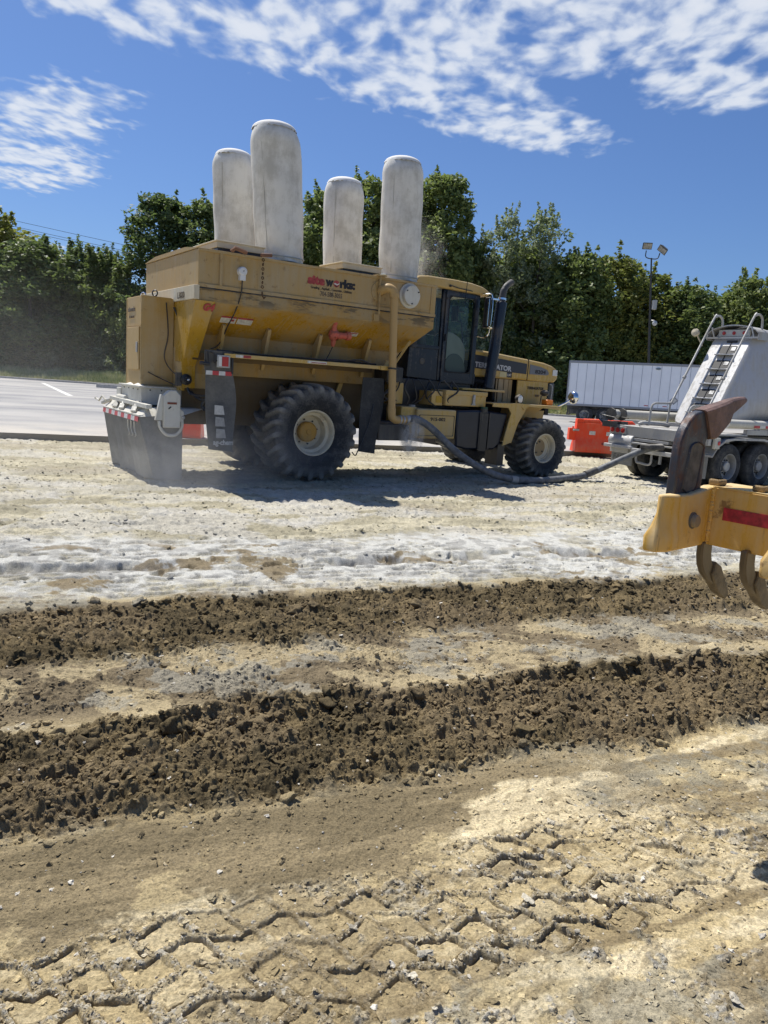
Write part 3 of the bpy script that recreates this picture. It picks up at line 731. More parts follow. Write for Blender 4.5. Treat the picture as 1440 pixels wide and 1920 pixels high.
# ---------------------------------------------------------------- parking lot, kerb, verge
def asphalt_edge(u): return 19.8 + 0.10 * math.sin(u * 0.37) + 0.07 * math.sin(u * 1.13 + 1)
AZ = 0.15
def lot():
    """old pale asphalt, a broken edge about 10 cm thick on the site side"""
    nu, nv = 170, 30
    us = np.linspace(-60, 110, nu * 3); vs_ = np.concatenate([[0], np.geomspace(0.25, 80, nv)])
    mb = MB(); V = []
    far = 59.5
    for u in us:
        e = 19.75 + 0.22 * (float(fbm(np.array([u * 0.5]), np.array([1.0]), 4, 7)[0]) - 0.5) * 2
        x0, y0 = xy_of(u, e)
        V.append((x0, y0))
    n = len(V)
    # straight run from the broken edge to the kerb line, in world y
    rows = []
    for k in range(12):
        t = (k / 11) ** 1.6
        rows.append([(x, y + (max(kerb_y(x), y + 0.5) - y) * t, AZ) for x, y in V])
    vs2 = [(x, y, -0.25) for x, y in V] + [q for r_ in rows for q in r_]
    fs = [(i, i + 1, n + i + 1, n + i) for i in range(n - 1)]
    for k in range(11):
        fs += [(n + k * n + i, n + k * n + i + 1, n + (k + 1) * n + i + 1, n + (k + 1) * n + i) for i in range(n - 1)]
    return MB().add(vs2, fs).build('parking_lot', asph, smooth=True, ang=40)
def kerb_y(x): return 60.2 + 0.0 * x
m, t, p = newmat('old_asphalt')
cc = N(t, 'ShaderNodeTexCoord').outputs['Object']
rot = MAPV(t, cc, rot=(0, 0, -BA))
a1 = NOISE(t, MAPV(t, rot, scale=(0.06, 0.5, 1)), 1.0, 5, 0.6); a2 = NOISE(t, cc, 0.35, 5, 0.6); a3 = NOISE(t, cc, 30, 3, 0.7)
f = M(t, 'ADD', M(t, 'MULTIPLY', a1, 0.6), M(t, 'ADD', M(t, 'MULTIPLY', a2, 0.3), M(t, 'MULTIPLY', a3, 0.1)))
cA = MIX(t, MR(t, f, 0.36, 0.62), (0.225, 0.225, 0.23), (0.40, 0.385, 0.36))
se = N(t, 'ShaderNodeSeparateXYZ'); t.links.new(rot, se.inputs[0])
wob = M(t, 'ADD', se.outputs[1], M(t, 'MULTIPLY', M(t, 'SUBTRACT', NOISE(t, cc, 0.25, 3), 0.5), 1.2))
dust = M(t, 'MULTIPLY', MR(t, wob, 24.5, 20.0), MR(t, NOISE(t, cc, 0.8, 4), 0.3, 0.6))
cA = MIX(t, M(t, 'MULTIPLY', dust, 0.75), cA, (0.50, 0.46, 0.39))
ge = N(t, 'ShaderNodeNewGeometry'); sn = N(t, 'ShaderNodeSeparateXYZ'); t.links.new(ge.outputs['True Normal'], sn.inputs[0])
cA = MIX(t, M(t, 'LESS_THAN', M(t, 'ABSOLUTE', sn.outputs[2]), 0.5), cA, (0.20, 0.185, 0.155))   # the broken edge is dark aggregate
setin(t, p, 'Base Color', cA); p.inputs['Roughness'].default_value = 0.9; p.inputs['Specular IOR Level'].default_value = 0.2
b = N(t, 'ShaderNodeBump'); b.inputs['Strength'].default_value = 0.4; b.inputs['Distance'].default_value = 0.01; setin(t, b, 'Height', a3); setin(t, p, 'Normal', b.outputs[0])
asph = m
tag(lot(), kind='structure')

paintm = plain('road_paint', (0.62, 0.61, 0.57), 0.8, var=0.25, vscale=2)
mk = MB()
def stripe(x0, y0, x1, y1, w):
    d = Vector((x1 - x0, y1 - y0, 0)).normalized(); s = Vector((-d.y, d.x, 0)) * w / 2
    a, b = Vector((x0, y0, AZ + 0.006)), Vector((x1, y1, AZ + 0.006))
    mk.add([a - s, b - s, b + s, a + s], [(0, 1, 2, 3)])
stripe(-25.4, 54.8, -16.2, 38.0, 0.28)
stripe(-27.5, 37.2, -23.8, 37.6, 0.14); stripe(-23.0, 37.7, -19.8, 38.0, 0.14)
stripe(11.0, 38.5, 24.0, 43.5, 0.3)
tag(mk.build('parking_stripe', paintm), kind='structure')

k = MB(); k.box(-110, 130, 60.2, 60.42, -0.1, AZ + 0.15)
tag(k.build('kerb', mt['concrete'], bevel=0.03), kind='structure')
g = MB(); xs = np.linspace(-150, 170, 60); 
vs2 = [(x, y, z + 0.12 * math.sin(x * 0.7)) for y, z in ((60.42, AZ + 0.1), (63, 0.35), (68, 0.9), (90, 1.6)) for x in xs]
nn = len(xs)
g.add(vs2, [(r_ * nn + i, r_ * nn + i + 1, (r_ + 1) * nn + i + 1, (r_ + 1) * nn + i) for r_ in range(3) for i in range(nn - 1)])
vm = plain('verge_soil', (0.13, 0.135, 0.05), 0.95, var=0.4, vscale=1.2, bump=0.8, bscale=9)
tag(g.build('verge', vm), kind='structure')

# grass blades on the verge
def grass():
    n = 60000
    x = rng.uniform(-44, 36, n); y = 60.45 + rng.random(n) ** 1.1 * 7.0
    hh = rng.uniform(0.22, 0.55, n) * (1 + 0.7 * (fbm(x * 0.4, y * 0.4, 3, 3) - 0.4)) * (0.75 + 0.3 * sst(61, 63, y)); z0 = 0.18 + (y - 60.4) * 0.09
    a = rng.random(n) * 6.28; w = rng.uniform(0.03, 0.07, n); ln = rng.normal(0, 0.16, (n, 2))
    A = np.stack([x - w * np.cos(a), y - w * np.sin(a), z0 - 0.1], -1); B = np.stack([x + w * np.cos(a), y + w * np.sin(a), z0 - 0.1], -1)
    T = np.stack([x + ln[:, 0], y + ln[:, 1], z0 + hh], -1)
    co = np.stack([A, B, T], 1).reshape(-1, 3).astype(np.float32); F = np.arange(3 * n, dtype=np.int32)
    me = bpy.data.meshes.new('grass'); me.vertices.add(3 * n); me.vertices.foreach_set('co', co.ravel())
    me.loops.add(3 * n); me.loops.foreach_set('vertex_index', F); me.polygons.add(n)
    me.polygons.foreach_set('loop_start', np.arange(0, 3 * n, 3, dtype=np.int32)); me.polygons.foreach_set('loop_total', np.full(n, 3, np.int32)); me.update(calc_edges=True)
    m, t, p = newmat('grass_blade'); cc = N(t, 'ShaderNodeTexCoord').outputs['Object']
    setin(t, p, 'Base Color', MIX(t, MR(t, NOISE(t, cc, 0.9, 4), 0.35, 0.65), (0.26, 0.31, 0.10), (0.58, 0.55, 0.28)))
    p.inputs['Roughness'].default_value = 0.8
    me.materials.append(m); o = bpy.data.objects.new('grass', me); col.objects.link(o)
    tag(o, 'pale green and straw coloured long grass along the far kerb', 'grass', kind='stuff')
grass()

# concrete wheel stops at the far kerb
for i, (x, y, rz, l, lab) in enumerate((((-18.4, 53.5, 0.05, 5.0, 'long pale concrete wheel stop behind the rear of the yellow spreader truck')),
                                        ((18.3, 55.0, -0.03, 6.2, 'pale concrete wheel stop behind the orange barrier at the foot of the box trailer')))):
    w = MB(); w.yz([(-0.18, AZ), (0.18, AZ), (0.13, AZ + 0.26), (-0.13, AZ + 0.26)], -l / 2, l / 2)
    o = w.build('wheel_stop', mt['concrete'], bevel=0.02); o.location = (x, y, 0); o.rotation_euler = (0, 0, rz)
    tag(o, lab, 'wheel stop')
# ---------------------------------------------------------------- trees and shrubs beyond the kerb
def leafmat(name, a, b, ha=0.5):
    m, t, p = newmat(name)
    cc = N(t, 'ShaderNodeTexCoord').outputs['Object']; oi = N(t, 'ShaderNodeObjectInfo')
    at = N(t, 'ShaderNodeAttribute', attribute_name='tone')
    f = M(t, 'ADD', M(t, 'MULTIPLY', at.outputs['Fac'], 0.7), M(t, 'MULTIPLY', NOISE(t, cc, 0.6, 3), 0.5))
    f = M(t, 'ADD', f, M(t, 'MULTIPLY', M(t, 'SUBTRACT', oi.outputs['Random'], 0.5), 0.5))
    c_ = MIX(t, MR(t, f, 0.2, 1.0, smooth=False), a, b)
    setin(t, p, 'Base Color', c_); p.inputs['Roughness'].default_value = 0.5; p.inputs['Specular IOR Level'].default_value = 0.28
    tl = N(t, 'ShaderNodeBsdfTranslucent'); setin(t, tl, 'Color', MIX(t, 0.5, c_, (0.20, 0.28, 0.05)))
    mx = N(t, 'ShaderNodeMixShader'); mx.inputs[0].default_value = 0.42
    t.links.new(p.outputs[0], mx.inputs[1]); t.links.new(tl.outputs[0], mx.inputs[2])
    t.links.new(mx.outputs[0], t.nodes['Material Output'].inputs['Surface'])
    return m
LEAF = dict(dark=leafmat('leaf_dark_green', (0.085, 0.125, 0.056), (0.21, 0.26, 0.11)),
            mid=leafmat('leaf_mid_green', (0.11, 0.155, 0.060), (0.27, 0.31, 0.11)),
            warm=leafmat('leaf_yellow_green', (0.14, 0.165, 0.048), (0.36, 0.33, 0.08)),
            pale=leafmat('leaf_grey_green', (0.17, 0.21, 0.12), (0.40, 0.44, 0.28)))
bark = plain('bark', (0.09, 0.075, 0.06), 0.9, var=0.3, bump=0.6, bscale=8)

def crown_mesh(name, H_, prof, nblob, per, leaf, seed, top_sprigs=0, core=True, blob=(0.5, 0.95)):
    """leaf clumps spread through the crown's volume; prof(t) = crown radius at relative height t"""
    r = np.random.default_rng(seed); pts = []; tone = []
    for i in range(nblob):
        t_ = r.random() ** 0.85; rad = prof(t_); a = r.random() * 6.28; q = rad * math.sqrt(r.uniform(0.25, 1.0)) * r.uniform(0.7, 1.08)
        c_ = np.array([q * math.cos(a), q * math.sin(a), t_ * H_]); br = r.uniform(*blob) * (0.55 + 0.45 * min(1, rad / 1.5))
        n = int(per * r.uniform(0.6, 1.4)); d = r.normal(size=(n, 3)); d /= np.linalg.norm(d, axis=1)[:, None]
        rr_ = br * r.uniform(0.45, 1.0, (n, 1)) ** 0.6
        d[:, 2] *= 0.8
        pts.append(c_ + d * rr_ + r.normal(size=(n, 3)) * 0.06); tone.append(np.clip(np.full(n, r.random()) * 0.6 + r.random(n) * 0.5, 0, 1))
    for i in range(top_sprigs):
        t_ = r.uniform(0.55, 1.0); rad = prof(t_) * r.uniform(0.3, 1.0); a = r.random() * 6.28; ln = r.uniform(0.7, 1.7) * (0.6 + t_ * 0.5)
        base = np.array([rad * math.cos(a), rad * math.sin(a), t_ * H_ - 0.1]); n = int(26 * ln)
        s = r.random(n); dr = np.array([math.cos(a) * 0.18, math.sin(a) * 0.18, 1.0])
        pts.append(base + s[:, None] * ln * dr + r.normal(size=(n, 3)) * (0.16 * (1.1 - s))[:, None]); tone.append(r.random(n) * 0.5 + 0.4)
    Pp = np.concatenate(pts); tn = np.concatenate(tone); n = len(Pp)
    Pp[:, 2] = np.maximum(Pp[:, 2], 0.12)
    sz = leaf * r.uniform(0.6, 1.35, n)
    nrm = r.normal(size=(n, 3)) + np.array([0, 0, 0.7]) + 0.5 * Pp * np.array([1, 1, 0]) / (np.linalg.norm(Pp[:, :2], axis=1)[:, None] + 0.3)
    nrm /= np.linalg.norm(nrm, axis=1)[:, None]
    t1 = np.cross(nrm, r.normal(size=(n, 3))); t1 /= np.linalg.norm(t1, axis=1)[:, None]; t2 = np.cross(nrm, t1)
    a_ = t1 * sz[:, None]; b_ = t2 * (sz * 0.52)[:, None]
    co = np.stack([Pp - a_, Pp - b_ + a_ * 0.1, Pp + a_ - nrm * sz[:, None] * 0.25, Pp + b_ + a_ * 0.1], 1).reshape(-1, 3).astype(np.float32)
    F = np.arange(4 * n, dtype=np.int32)
    me = bpy.data.meshes.new(name); me.vertices.add(4 * n); me.vertices.foreach_set('co', co.ravel())
    me.loops.add(4 * n); me.loops.foreach_set('vertex_index', F); me.polygons.add(n)
    me.polygons.foreach_set('loop_start', np.arange(0, 4 * n, 4, dtype=np.int32)); me.polygons.foreach_set('loop_total', np.full(n, 4, np.int32)); me.update(calc_edges=True)
    at = me.attributes.new('tone', 'FLOAT', 'POINT'); at.data.foreach_set('value', np.repeat(tn, 4).astype(np.float32))
    return me

def trunk_mesh(H_, r0, seed, spread=1.0, limbs=9):
    q = random.Random(seed); mb = MB(); pth = []
    x = y = 0.0
    for i in range(9):
        t_ = i / 8; pth.append((x, y, t_ * H_ * 0.93)); x += q.uniform(-.12, .12) * spread; y += q.uniform(-.12, .12) * spread
    mb.tube(pth, [r0 * (1.25 if i == 0 else 1 - 0.95 * i / 8) for i in range(9)], 8)
    for i in range(limbs):
        k_ = q.randint(2, 7); b0 = Vector(pth[k_]); a = q.random() * 6.28; l = spread * q.uniform(1.2, 2.6) * (1.1 - k_ / 9)
        e_ = b0 + Vector((math.cos(a) * l, math.sin(a) * l, l * q.uniform(0.5, 1.1)))
        mb.tube([b0, b0.lerp(e_, 0.5) + Vector((0, 0, -0.1 * l)), e_], [r0 * 0.4 * (1 - k_ / 10), r0 * 0.22, 0.015], 6)
    return mb

PI_ = math.pi
pf_broad = lambda t: 3.0 * math.sqrt(max(0.05, 1 - ((t - 0.42) / 0.60) ** 2))
pf_tall = lambda t: 3.1 * math.sqrt(max(0.05, 1 - (max(0, t - 0.35) / 0.68) ** 2.4))
pf_spire = lambda t: 2.0 * (1 - t) ** 0.75 + 0.12
pf_wisp = lambda t: 2.7 * (0.8 - 0.15 * t) * (1 - max(0, t - 0.8) ** 2 * 12)
pf_shrub = lambda t: 2.5 * math.sqrt(max(0.02, 1 - (t * 0.98) ** 2))
PROTO = {}
def proto(kind, i, H_, prof, nb, per, leaf, seed, sp, r0, limbs=9, blob=(0.5, 0.95)):
    PROTO[(kind, i)] = (crown_mesh('%s_crown' % kind, H_, prof, nb, per, leaf, seed, sp, blob=blob), trunk_mesh(H_, r0, seed, 1.0 if H_ > 6 else 0.45, limbs), H_)
for i in range(3): proto('b', i, 12.0, pf_broad, 155, 80, 0.165, 40 + i, 46, 0.2)
for i in range(2): proto('t', i, 17.0, pf_tall, 190, 85, 0.175, 50 + i, 50, 0.26)
for i in range(2): proto('s', i, 11.0, pf_spire, 70, 75, 0.14, 60 + i, 40, 0.12, 4, (0.3, 0.55))
proto('w', 0, 16.0, pf_wisp, 88, 52, 0.15, 70, 60, 0.2, 14, (0.35, 0.8))
for i in range(3): proto('h', i, 5.0, pf_shrub, 78, 85, 0.13, 80 + i, 20, 0.07, 6, (0.45, 0.8))

trunk_cache = {}
def plant(kind, i, x, y, z0, hgt_, rad, tone, name, label, cat, group=None, rz=0.0):
    cm, tb, H_ = PROTO[(kind, i)]
    y += 2.2; x *= 1.03; hgt_ *= 1.03
    root = empty(name, (x, y, z0), rz, label, cat, group)
    base = dict(b=3.0, t=3.1, s=1.6, w=2.6, h=2.5)[kind]
    s = (rad / base, rad / base * 1.0, hgt_ / H_)
    c_ = bpy.data.objects.new('crown', cm); col.objects.link(c_); c_.parent = root; c_.scale = s
    if not cm.materials: cm.materials.append(LEAF[tone])
    c_.material_slots[0].link = 'OBJECT'; c_.material_slots[0].material = LEAF[tone]
    if (kind, i) not in trunk_cache:
        tr_ = tb.build('trunk', bark); trunk_cache[(kind, i)] = tr_.data
    else:
        tr_ = bpy.data.objects.new('trunk', trunk_cache[(kind, i)]); col.objects.link(tr_)
    tr_.parent = root; tr_.scale = s
    return root
GW = 'woodland trees beyond the parking lot'
T = [  # x, y, height, radius, kind, variant, tone, label
 (-36.5, 70, 12.4, 4.4, 'b', 0, 'warm', 'broad olive-green tree cut by the left picture edge beyond the parking lot', None),
 (-31.6, 66, 10.8, 3.6, 'b', 1, 'mid', 'rounded green tree second from the left edge, under the overhead wires', None),
 (-33.0, 72, 10.6, 2.2, 's', 0, 'pale', 'slender spire-topped tree in the low row left of the big tree', 's'),
 (-29.6, 69, 9.9, 2.0, 's', 1, 'dark', None, 's'), (-29.4, 73, 10.9, 2.0, 's', 0, 'dark', None, 's'),
 (-27.6, 70, 10.2, 1.9, 's', 1, 'mid', None, 's'), (-26.2, 71, 10.4, 1.8, 's', 0, 'dark', None, 's'), (-24.7, 69, 9.2, 1.9, 's', 1, 'mid', None, 's'),
 (-31.0, 74, 11.0, 1.9, 's', 1, 'dark', None, 's'), (-27.9, 74, 10.9, 1.9, 's', 0, 'dark', None, 's'),
 (-21.8, 70, 15.6, 3.2, 't', 0, 'dark', 'tall dark green tree behind the rear end of the hopper, open sky on its left', None),
 (-17.6, 71, 15.6, 3.6, 't', 1, 'dark', 'dark green tree just left of the rearmost white filter bag', None),
 (-14.6, 72, 14.5, 3.4, 'b', 2, 'dark', 'dark tree hidden behind the two rear white filter bags', None),
 (-10.6, 73, 13.5, 3.0, 'b', 0, 'dark', 'lower dark tree in the gap right of the tallest white filter bag', None),
 (-6.6, 70, 17.0, 3.3, 't', 1, 'mid', 'tall leafy tree between the tallest and the shortest white filter bags', None),
 (-2.8, 71, 18.4, 3.6, 't', 0, 'mid', 'tall leafy tree right behind the shortest white filter bag', None),
 (0.4, 72, 18.0, 3.6, 'b', 1, 'dark', 'tall tree behind the front white filter bag', None),
 (3.4, 69, 18.9, 3.2, 't', 1, 'mid', 'tallest green tree, rising right of the front white filter bag', None),
 (6.2, 71, 13.8, 2.6, 'b', 2, 'dark', 'lower dark tree in the dip above the cab roof', None),
 (9.0, 70, 16.0, 2.2, 'w', 0, 'pale', 'airy grey-green tree with thin top, first right of the cab', None),
 (12.4, 69, 16.3, 2.5, 'w', 0, 'pale', 'airy grey-green tree with feathery upright twigs above the yellow engine hood', None),
 (11.6, 73, 13.8, 3.6, 'b', 0, 'mid', 'dense green tree filling in behind the two airy trees', None),
 (15.6, 68, 12.9, 3.2, 'b', 1, 'mid', 'rounded green tree above the left end of the white box trailer', None),
 (19.2, 70, 13.0, 3.3, 'b', 2, 'warm', 'yellow-green tree above the white box trailer, left of the floodlight pole', None),
 (22.8, 71, 11.9, 3.2, 'b', 0, 'warm', 'yellow-green tree just right of the floodlight pole', None),
 (26.0, 69, 11.0, 3.0, 'b', 1, 'mid', 'low rounded green tree left of the tanker ladder hoops', None),
 (29.2, 72, 10.4, 3.0, 'b', 2, 'mid', 'low green tree in the dip of the treeline left of the tanker', None),
 (31.6, 70, 12.0, 2.9, 'b', 0, 'mid', 'rounded green tree behind the tanker ladder hoops', None),
 (35.4, 69, 12.0, 3.2, 'b', 1, 'mid', 'green tree above the top of the tanker', None),
 (39.0, 70, 12.4, 3.4, 'b', 2, 'warm', 'green tree at the right edge above the tanker', None),
]
for k_, (x, y, h_, r_, kd, vi, tone, lab, g_) in enumerate(T):
    if g_ == 's': lab, grp = 'slender spire-topped tree in the low row left of the big tree', 'spire-topped trees left of the big tree'
    else: grp = GW
    z0 = 0.35 + max(0, (y - 63) * 0.06)
    plant(kd, vi, x, y, z0, h_, r_ * 1.3, tone, 'woodland_tree', lab, 'tree', grp, rz=k_ * 1.7)
# second line, closing the gaps behind
for k_ in range(26):
    x = -52 + k_ * 4.1 + 1.0 * math.sin(k_ * 5.1)
    hh = (9.2 if x > -20 else 7.6) + 1.2 * math.sin(k_ * 1.9)
    if -22 < x < 14: hh += 3.4
    if x > 14: hh += 0.6
    plant('b', k_ % 3, x, 77.5 + 1.2 * math.sin(k_ * 2.3), 1.1, hh, 3.9, ('mid', 'dark')[k_ % 2], 'woodland_tree', 'dark tree of the back row seen only through gaps in the front trees', 'tree', 'back row trees seen through gaps', rz=k_ * 0.9)
# shrubs in front, down to the grass
SH = []
rs = random.Random(5)
for k_ in range(34):
    x = -40 + k_ * 2.35 + rs.uniform(-0.5, 0.5)
    SH.append((x, 67.4 + rs.uniform(-0.5, 0.8), rs.uniform(3.0, 5.4), rs.uniform(1.9, 2.7)))
for k_ in range(30):
    SH.append((-40 + k_ * 2.7 + rs.uniform(-0.9, 0.9), 65.4 + rs.uniform(-0.4, 0.5), rs.uniform(1.5, 2.9), rs.uniform(1.2, 2.1)))
for k_ in range(24):
    SH.append((-40 + k_ * 3.3 + rs.uniform(-0.8, 0.8), 69.0 + rs.uniform(-0.4, 0.4), rs.uniform(6.3, 8.6), rs.uniform(2.3, 3.2)))
for k_, (x, y, h_, r_) in enumerate(SH):
    tone = rs.choice(['mid', 'dark', 'pale', 'mid'] if x > -12 else ['pale', 'mid', 'pale', 'pale'])
    if x > 8 and rs.random() < 0.45: tone = 'warm'
    side_ = 'left' if x < -18 else ('mid' if x < 12 else 'right')
    lab = dict(left='leafy green roadside shrub in the thicket left of the yellow truck', mid='leafy green roadside shrub in the thicket behind the yellow truck',
               right='leafy green roadside shrub in the thicket behind the box trailer')[side_]
    plant('h', k_ % 3, x, y, 0.15, h_, r_, tone, 'shrub', lab, 'shrub', dict(left='thicket left of the truck', mid='thicket behind the truck', right='thicket behind the box trailer')[side_], rz=k_ * 2.1)

# ---------------------------------------------------------------- overhead wires
wm = plain('wire', (0.03, 0.03, 0.035), 0.6)
for k_, (dz, dy, lab) in enumerate(((0.0, 0, 'uppermost thin overhead wire crossing the sky at the left edge'), (-0.62, 0.3, 'middle thin overhead wire crossing the sky at the left edge'),
                                (-0.95, -0.5, 'lowest thin overhead wire crossing the sky at the left edge'))):
    pts = []
    for i in range(25):
        s = i / 24; x = -60 + 72 * s
        pts.append((x, 90 + dy, 19.6 + dz - (x + 60) * 0.133 - 0.5 * math.sin(PI_ * s)))
    tag(MB().tube(pts, 0.022, 5).build('overhead_wire', wm), lab, 'overhead wire', 'wires over the left trees')

# ---------------------------------------------------------------- floodlight pole
fl = empty('floodlight_pole', (17.6, 52.0, 0), 0, 'tall thin dark floodlight pole with two tilted square heads above the white box trailer', 'light pole')
steel = plain('pole_steel', (0.06, 0.058, 0.055), 0.5, 0.4, var=0.2)
pl = MB(); pl.tube([(0.15, 0, 0), (-0.45, 0, 5.5), (-1.02, 0, 11.2)], [0.11, 0.08, 0.05], 10)
pl.build('pole', steel, fl)
ar = MB(); ar.tube(smooth_path([(-1.42, 0, 11.65), (-1.40, 0, 11.25), (-1.02, 0, 11.15), (-0.62, 0, 11.2), (-0.50, 0, 11.55)], 5), 0.035, 8); ar.build('bracket', steel, fl)
lens = plain('flood_lens', (0.33, 0.31, 0.26), 0.25, var=0.3, vscale=6)
for (cx_, cz_, rot_) in ((-1.42, 11.95, (R(18), R(-3), R(8))), (-0.32, 11.78, (R(30), R(38), R(-30)))):
    hd = MB(); hd.hexa([(-0.34, -0.10, -0.22), (0.34, -0.10, -0.22), (0.34, -0.10, 0.22), (-0.34, -0.10, 0.22)], [(-0.22, 0.18, -0.14), (0.22, 0.18, -0.14), (0.22, 0.18, 0.14), (-0.22, 0.18, 0.14)])
    h = hd.build('lamp_head', steel, fl, bevel=0.02); h.location = (cx_, 0, cz_); h.rotation_euler = rot_
    MB().box(-0.29, 0.29, -0.125, -0.102, -0.17, 0.17).build('lens', lens, h)
bx = MB(); bx.box(-0.62, -0.36, -0.3, 0.0, 7.9, 8.5); bx.build('control_box', plain('box_grey', (0.42, 0.42, 0.4), 0.5), fl, bevel=0.02)
sp_ = MB(); sp_.ball((-0.35, -0.25, 7.0), 0.17, 12); sp_.tube([(-0.5, 0, 7.2), (-0.35, -0.25, 7.15)], 0.03, 6); sp_.build('camera_dome', plain('dome_white', (0.5, 0.5, 0.48), 0.3), fl)

# ---------------------------------------------------------------- white box trailer parked on the lot
bt = empty('box_trailer', (11.3, 49.0, AZ), R(-20), 'long white box trailer with dark lower rail parked beyond the orange barrier', 'trailer')
bt.rotation_euler = (0, R(-1.0), R(-20))
Lb = 14.6
b_ = MB(); b_.box(0, Lb, 0, 2.55, 1.16, 3.88); b_.build('box', mt['trailer'], bt, bevel=0.03)
dk = plain('trailer_rail', (0.30, 0.31, 0.33), 0.5, 0.5)
r_ = MB()
r_.box(-0.02, Lb + 0.02, -0.03, 0.0, 3.78, 3.93); r_.box(-0.02, Lb + 0.02, -0.035, 0.0, 1.08, 1.2); r_.box(-0.02, 0.07, -0.036, 0.1, 1.2, 3.9); r_.box(-0.02, Lb + 0.02, 0, 2.55, 3.885, 3.93)
r_.build('rail', dk, bt)
sm_ = MB()
for k_ in range(1, 26): sm_.box(k_ * 0.56 - 0.012, k_ * 0.56 + 0.012, -0.012, 0.001, 1.21, 3.77)
sm_.build('panel_seam', plain('seam_grey', (0.36, 0.39, 0.44), 0.5), bt)
pc = MB()
for k_ in (4.9, 6.0, 7.6, 8.6): pc.prism([(k_ - 0.12, -0.02, 1.3), (k_ + 0.12, -0.02, 1.3), (k_ + 0.12, -0.02, 1.34), (k_ - 0.12, -0.02, 1.34)], (0, 0.02, 0))
pc.build('marker_strip', mt['red'], bt)
pl_ = MB(); pl_.prism([(6.5, -0.02, 1.45), (6.75, -0.02, 1.72), (6.5, -0.02, 1.99), (6.25, -0.02, 1.72)], (0, 0.018, 0)); q = pl_.build('placard_holder', dk, bt)
pl_ = MB(); pl_.prism([(6.5, -0.03, 1.55), (6.66, -0.03, 1.72), (6.5, -0.03, 1.89), (6.34, -0.03, 1.72)], (0, 0.012, 0)); pl_.build('placard', mt['sticker'], q)
tl = MB(); tl.ball((5.4, -0.03, 3.6), 0.14, 12, sc=(1.2, 0.3, 0.5)); tl.build('badge', plain('badge_grey', (0.2, 0.25, 0.27), 0.5), bt)
uf = MB(); uf.box(0.1, Lb, 0.6, 0.8, 0.8, 1.08); uf.box(0.1, Lb, 1.75, 1.95, 0.8, 1.08); uf.box(0.2, 5.2, 0.4, 2.15, 0.55, 0.85)
for k_ in (1.2, 2.45): uf.tube([(k_, 0.1, 0.53), (k_, 2.45, 0.53)], 0.1, 8)
uf.box(0.0, 0.12, 0.5, 2.05, 0.45, 0.55); uf.box(0.0, 0.1, 0.7, 0.8, 0.5, 1.1); uf.box(0.0, 0.1, 1.75, 1.85, 0.5, 1.1)
uf.build('underframe', mt['greybox'], bt)

def road_wheel(parent, x, y, z, R_=0.53, w=0.28, sgn=-1, name='wheel', alu_=True):
    """sgn -1: outer side looks toward -y"""
    s = sgn
    prof = [(0.30, 0.02), (0.32, 0.0), (0.40, -0.012), (R_ - 0.06, 0.0), (R_ - 0.015, 0.03), (R_, 0.06), (R_, w - 0.06), (R_ - 0.02, w - 0.02), (0.4, w), (0.3, w - 0.02)]
    prof = [(r, -s * h) for r, h in prof]
    ty = MB().lathe(prof, (x, y, z), (0, 1, 0), 48).build('tyre', mt['rubber'], parent)
    d = np.array([0.25 if math.hypot(v.co.x - x, v.co.z - z) > R_ - 0.03 else 0.08 for v in ty.data.vertices], np.float32)
    a = ty.data.attributes.new('dirt', 'FLOAT', 'POINT'); a.data.foreach_set('value', d)
    rp = [(0.305, 0.0), (0.295, 0.0), (0.285, 0.03), (0.275, 0.08), (0.27, 0.16), (0.20, 0.17), (0.17, 0.12), (0.12, 0.11), (0.12, 0.05), (0.10, 0.03), (0.001, 0.03)]
    nb = MB().lathe([(r, -s * h) for r, h in rp], (x, y, z), (0, 1, 0), 40)
    for k2 in range(10):
        a2 = 2 * PI_ * k2 / 10; nb.tube([(x + 0.155 * math.cos(a2), y - s * 0.13, z + 0.155 * math.sin(a2)), (x + 0.155 * math.cos(a2), y - s * 0.08, z + 0.155 * math.sin(a2))], 0.016, 6, 1)
    for k2 in range(5):
        a2 = 2 * PI_ * k2 / 5 + 0.3; nb.lathe([(0.034, 0), (0.034, -0.003), (0.0005, -0.003)], (x + 0.235 * math.cos(a2), y - s * 0.163, z + 0.235 * math.sin(a2)), (0, -s, 0), 12, 1)
    nb.build('rim', [mt['alu'], mt['grille']], parent)
    return ty
for k_ in (1.2, 2.45):
    for yy, s_ in ((0.1, -1), (2.45, 1)):
        e_ = empty('wheel', (0, 0, 0)); e_.parent = bt
        road_wheel(e_, k_, yy, 0.53, sgn=s_)
sh = MB()
for k_ in (11.2, 11.4): sh.box(k_, k_ + 0.1, 0.35, 0.5, 0.0, 1.0); 
sh.build('landing_leg', dk, bt)
# ---------------------------------------------------------------- the yellow spreader truck
# local axes: x forward, y from the near tyre faces to the far side, z up; near tyre faces lie at y = 0
TH = math.atan2(0.560077, 0.82844)
truck = empty('spreader_truck', (-1.34827, 13.94931, 0), TH, 'dusty yellow spreader truck with a long hopper, four tall white filter bags and lugged tyres', 'spreader truck')
T_ = truck
CY = 1.65

# hopper --------------------------------------------------------
hop = MB()
X0, X1 = -2.29, 2.62
sec = [(0.15, 3.31), (0.15, 3.06), (0.74, 2.55), (0.74, 1.86), (2.56, 1.86), (2.56, 2.55), (3.15, 3.06), (3.15, 3.31)]
def ring(x, pts): return [(x, y, z) for y, z in pts]
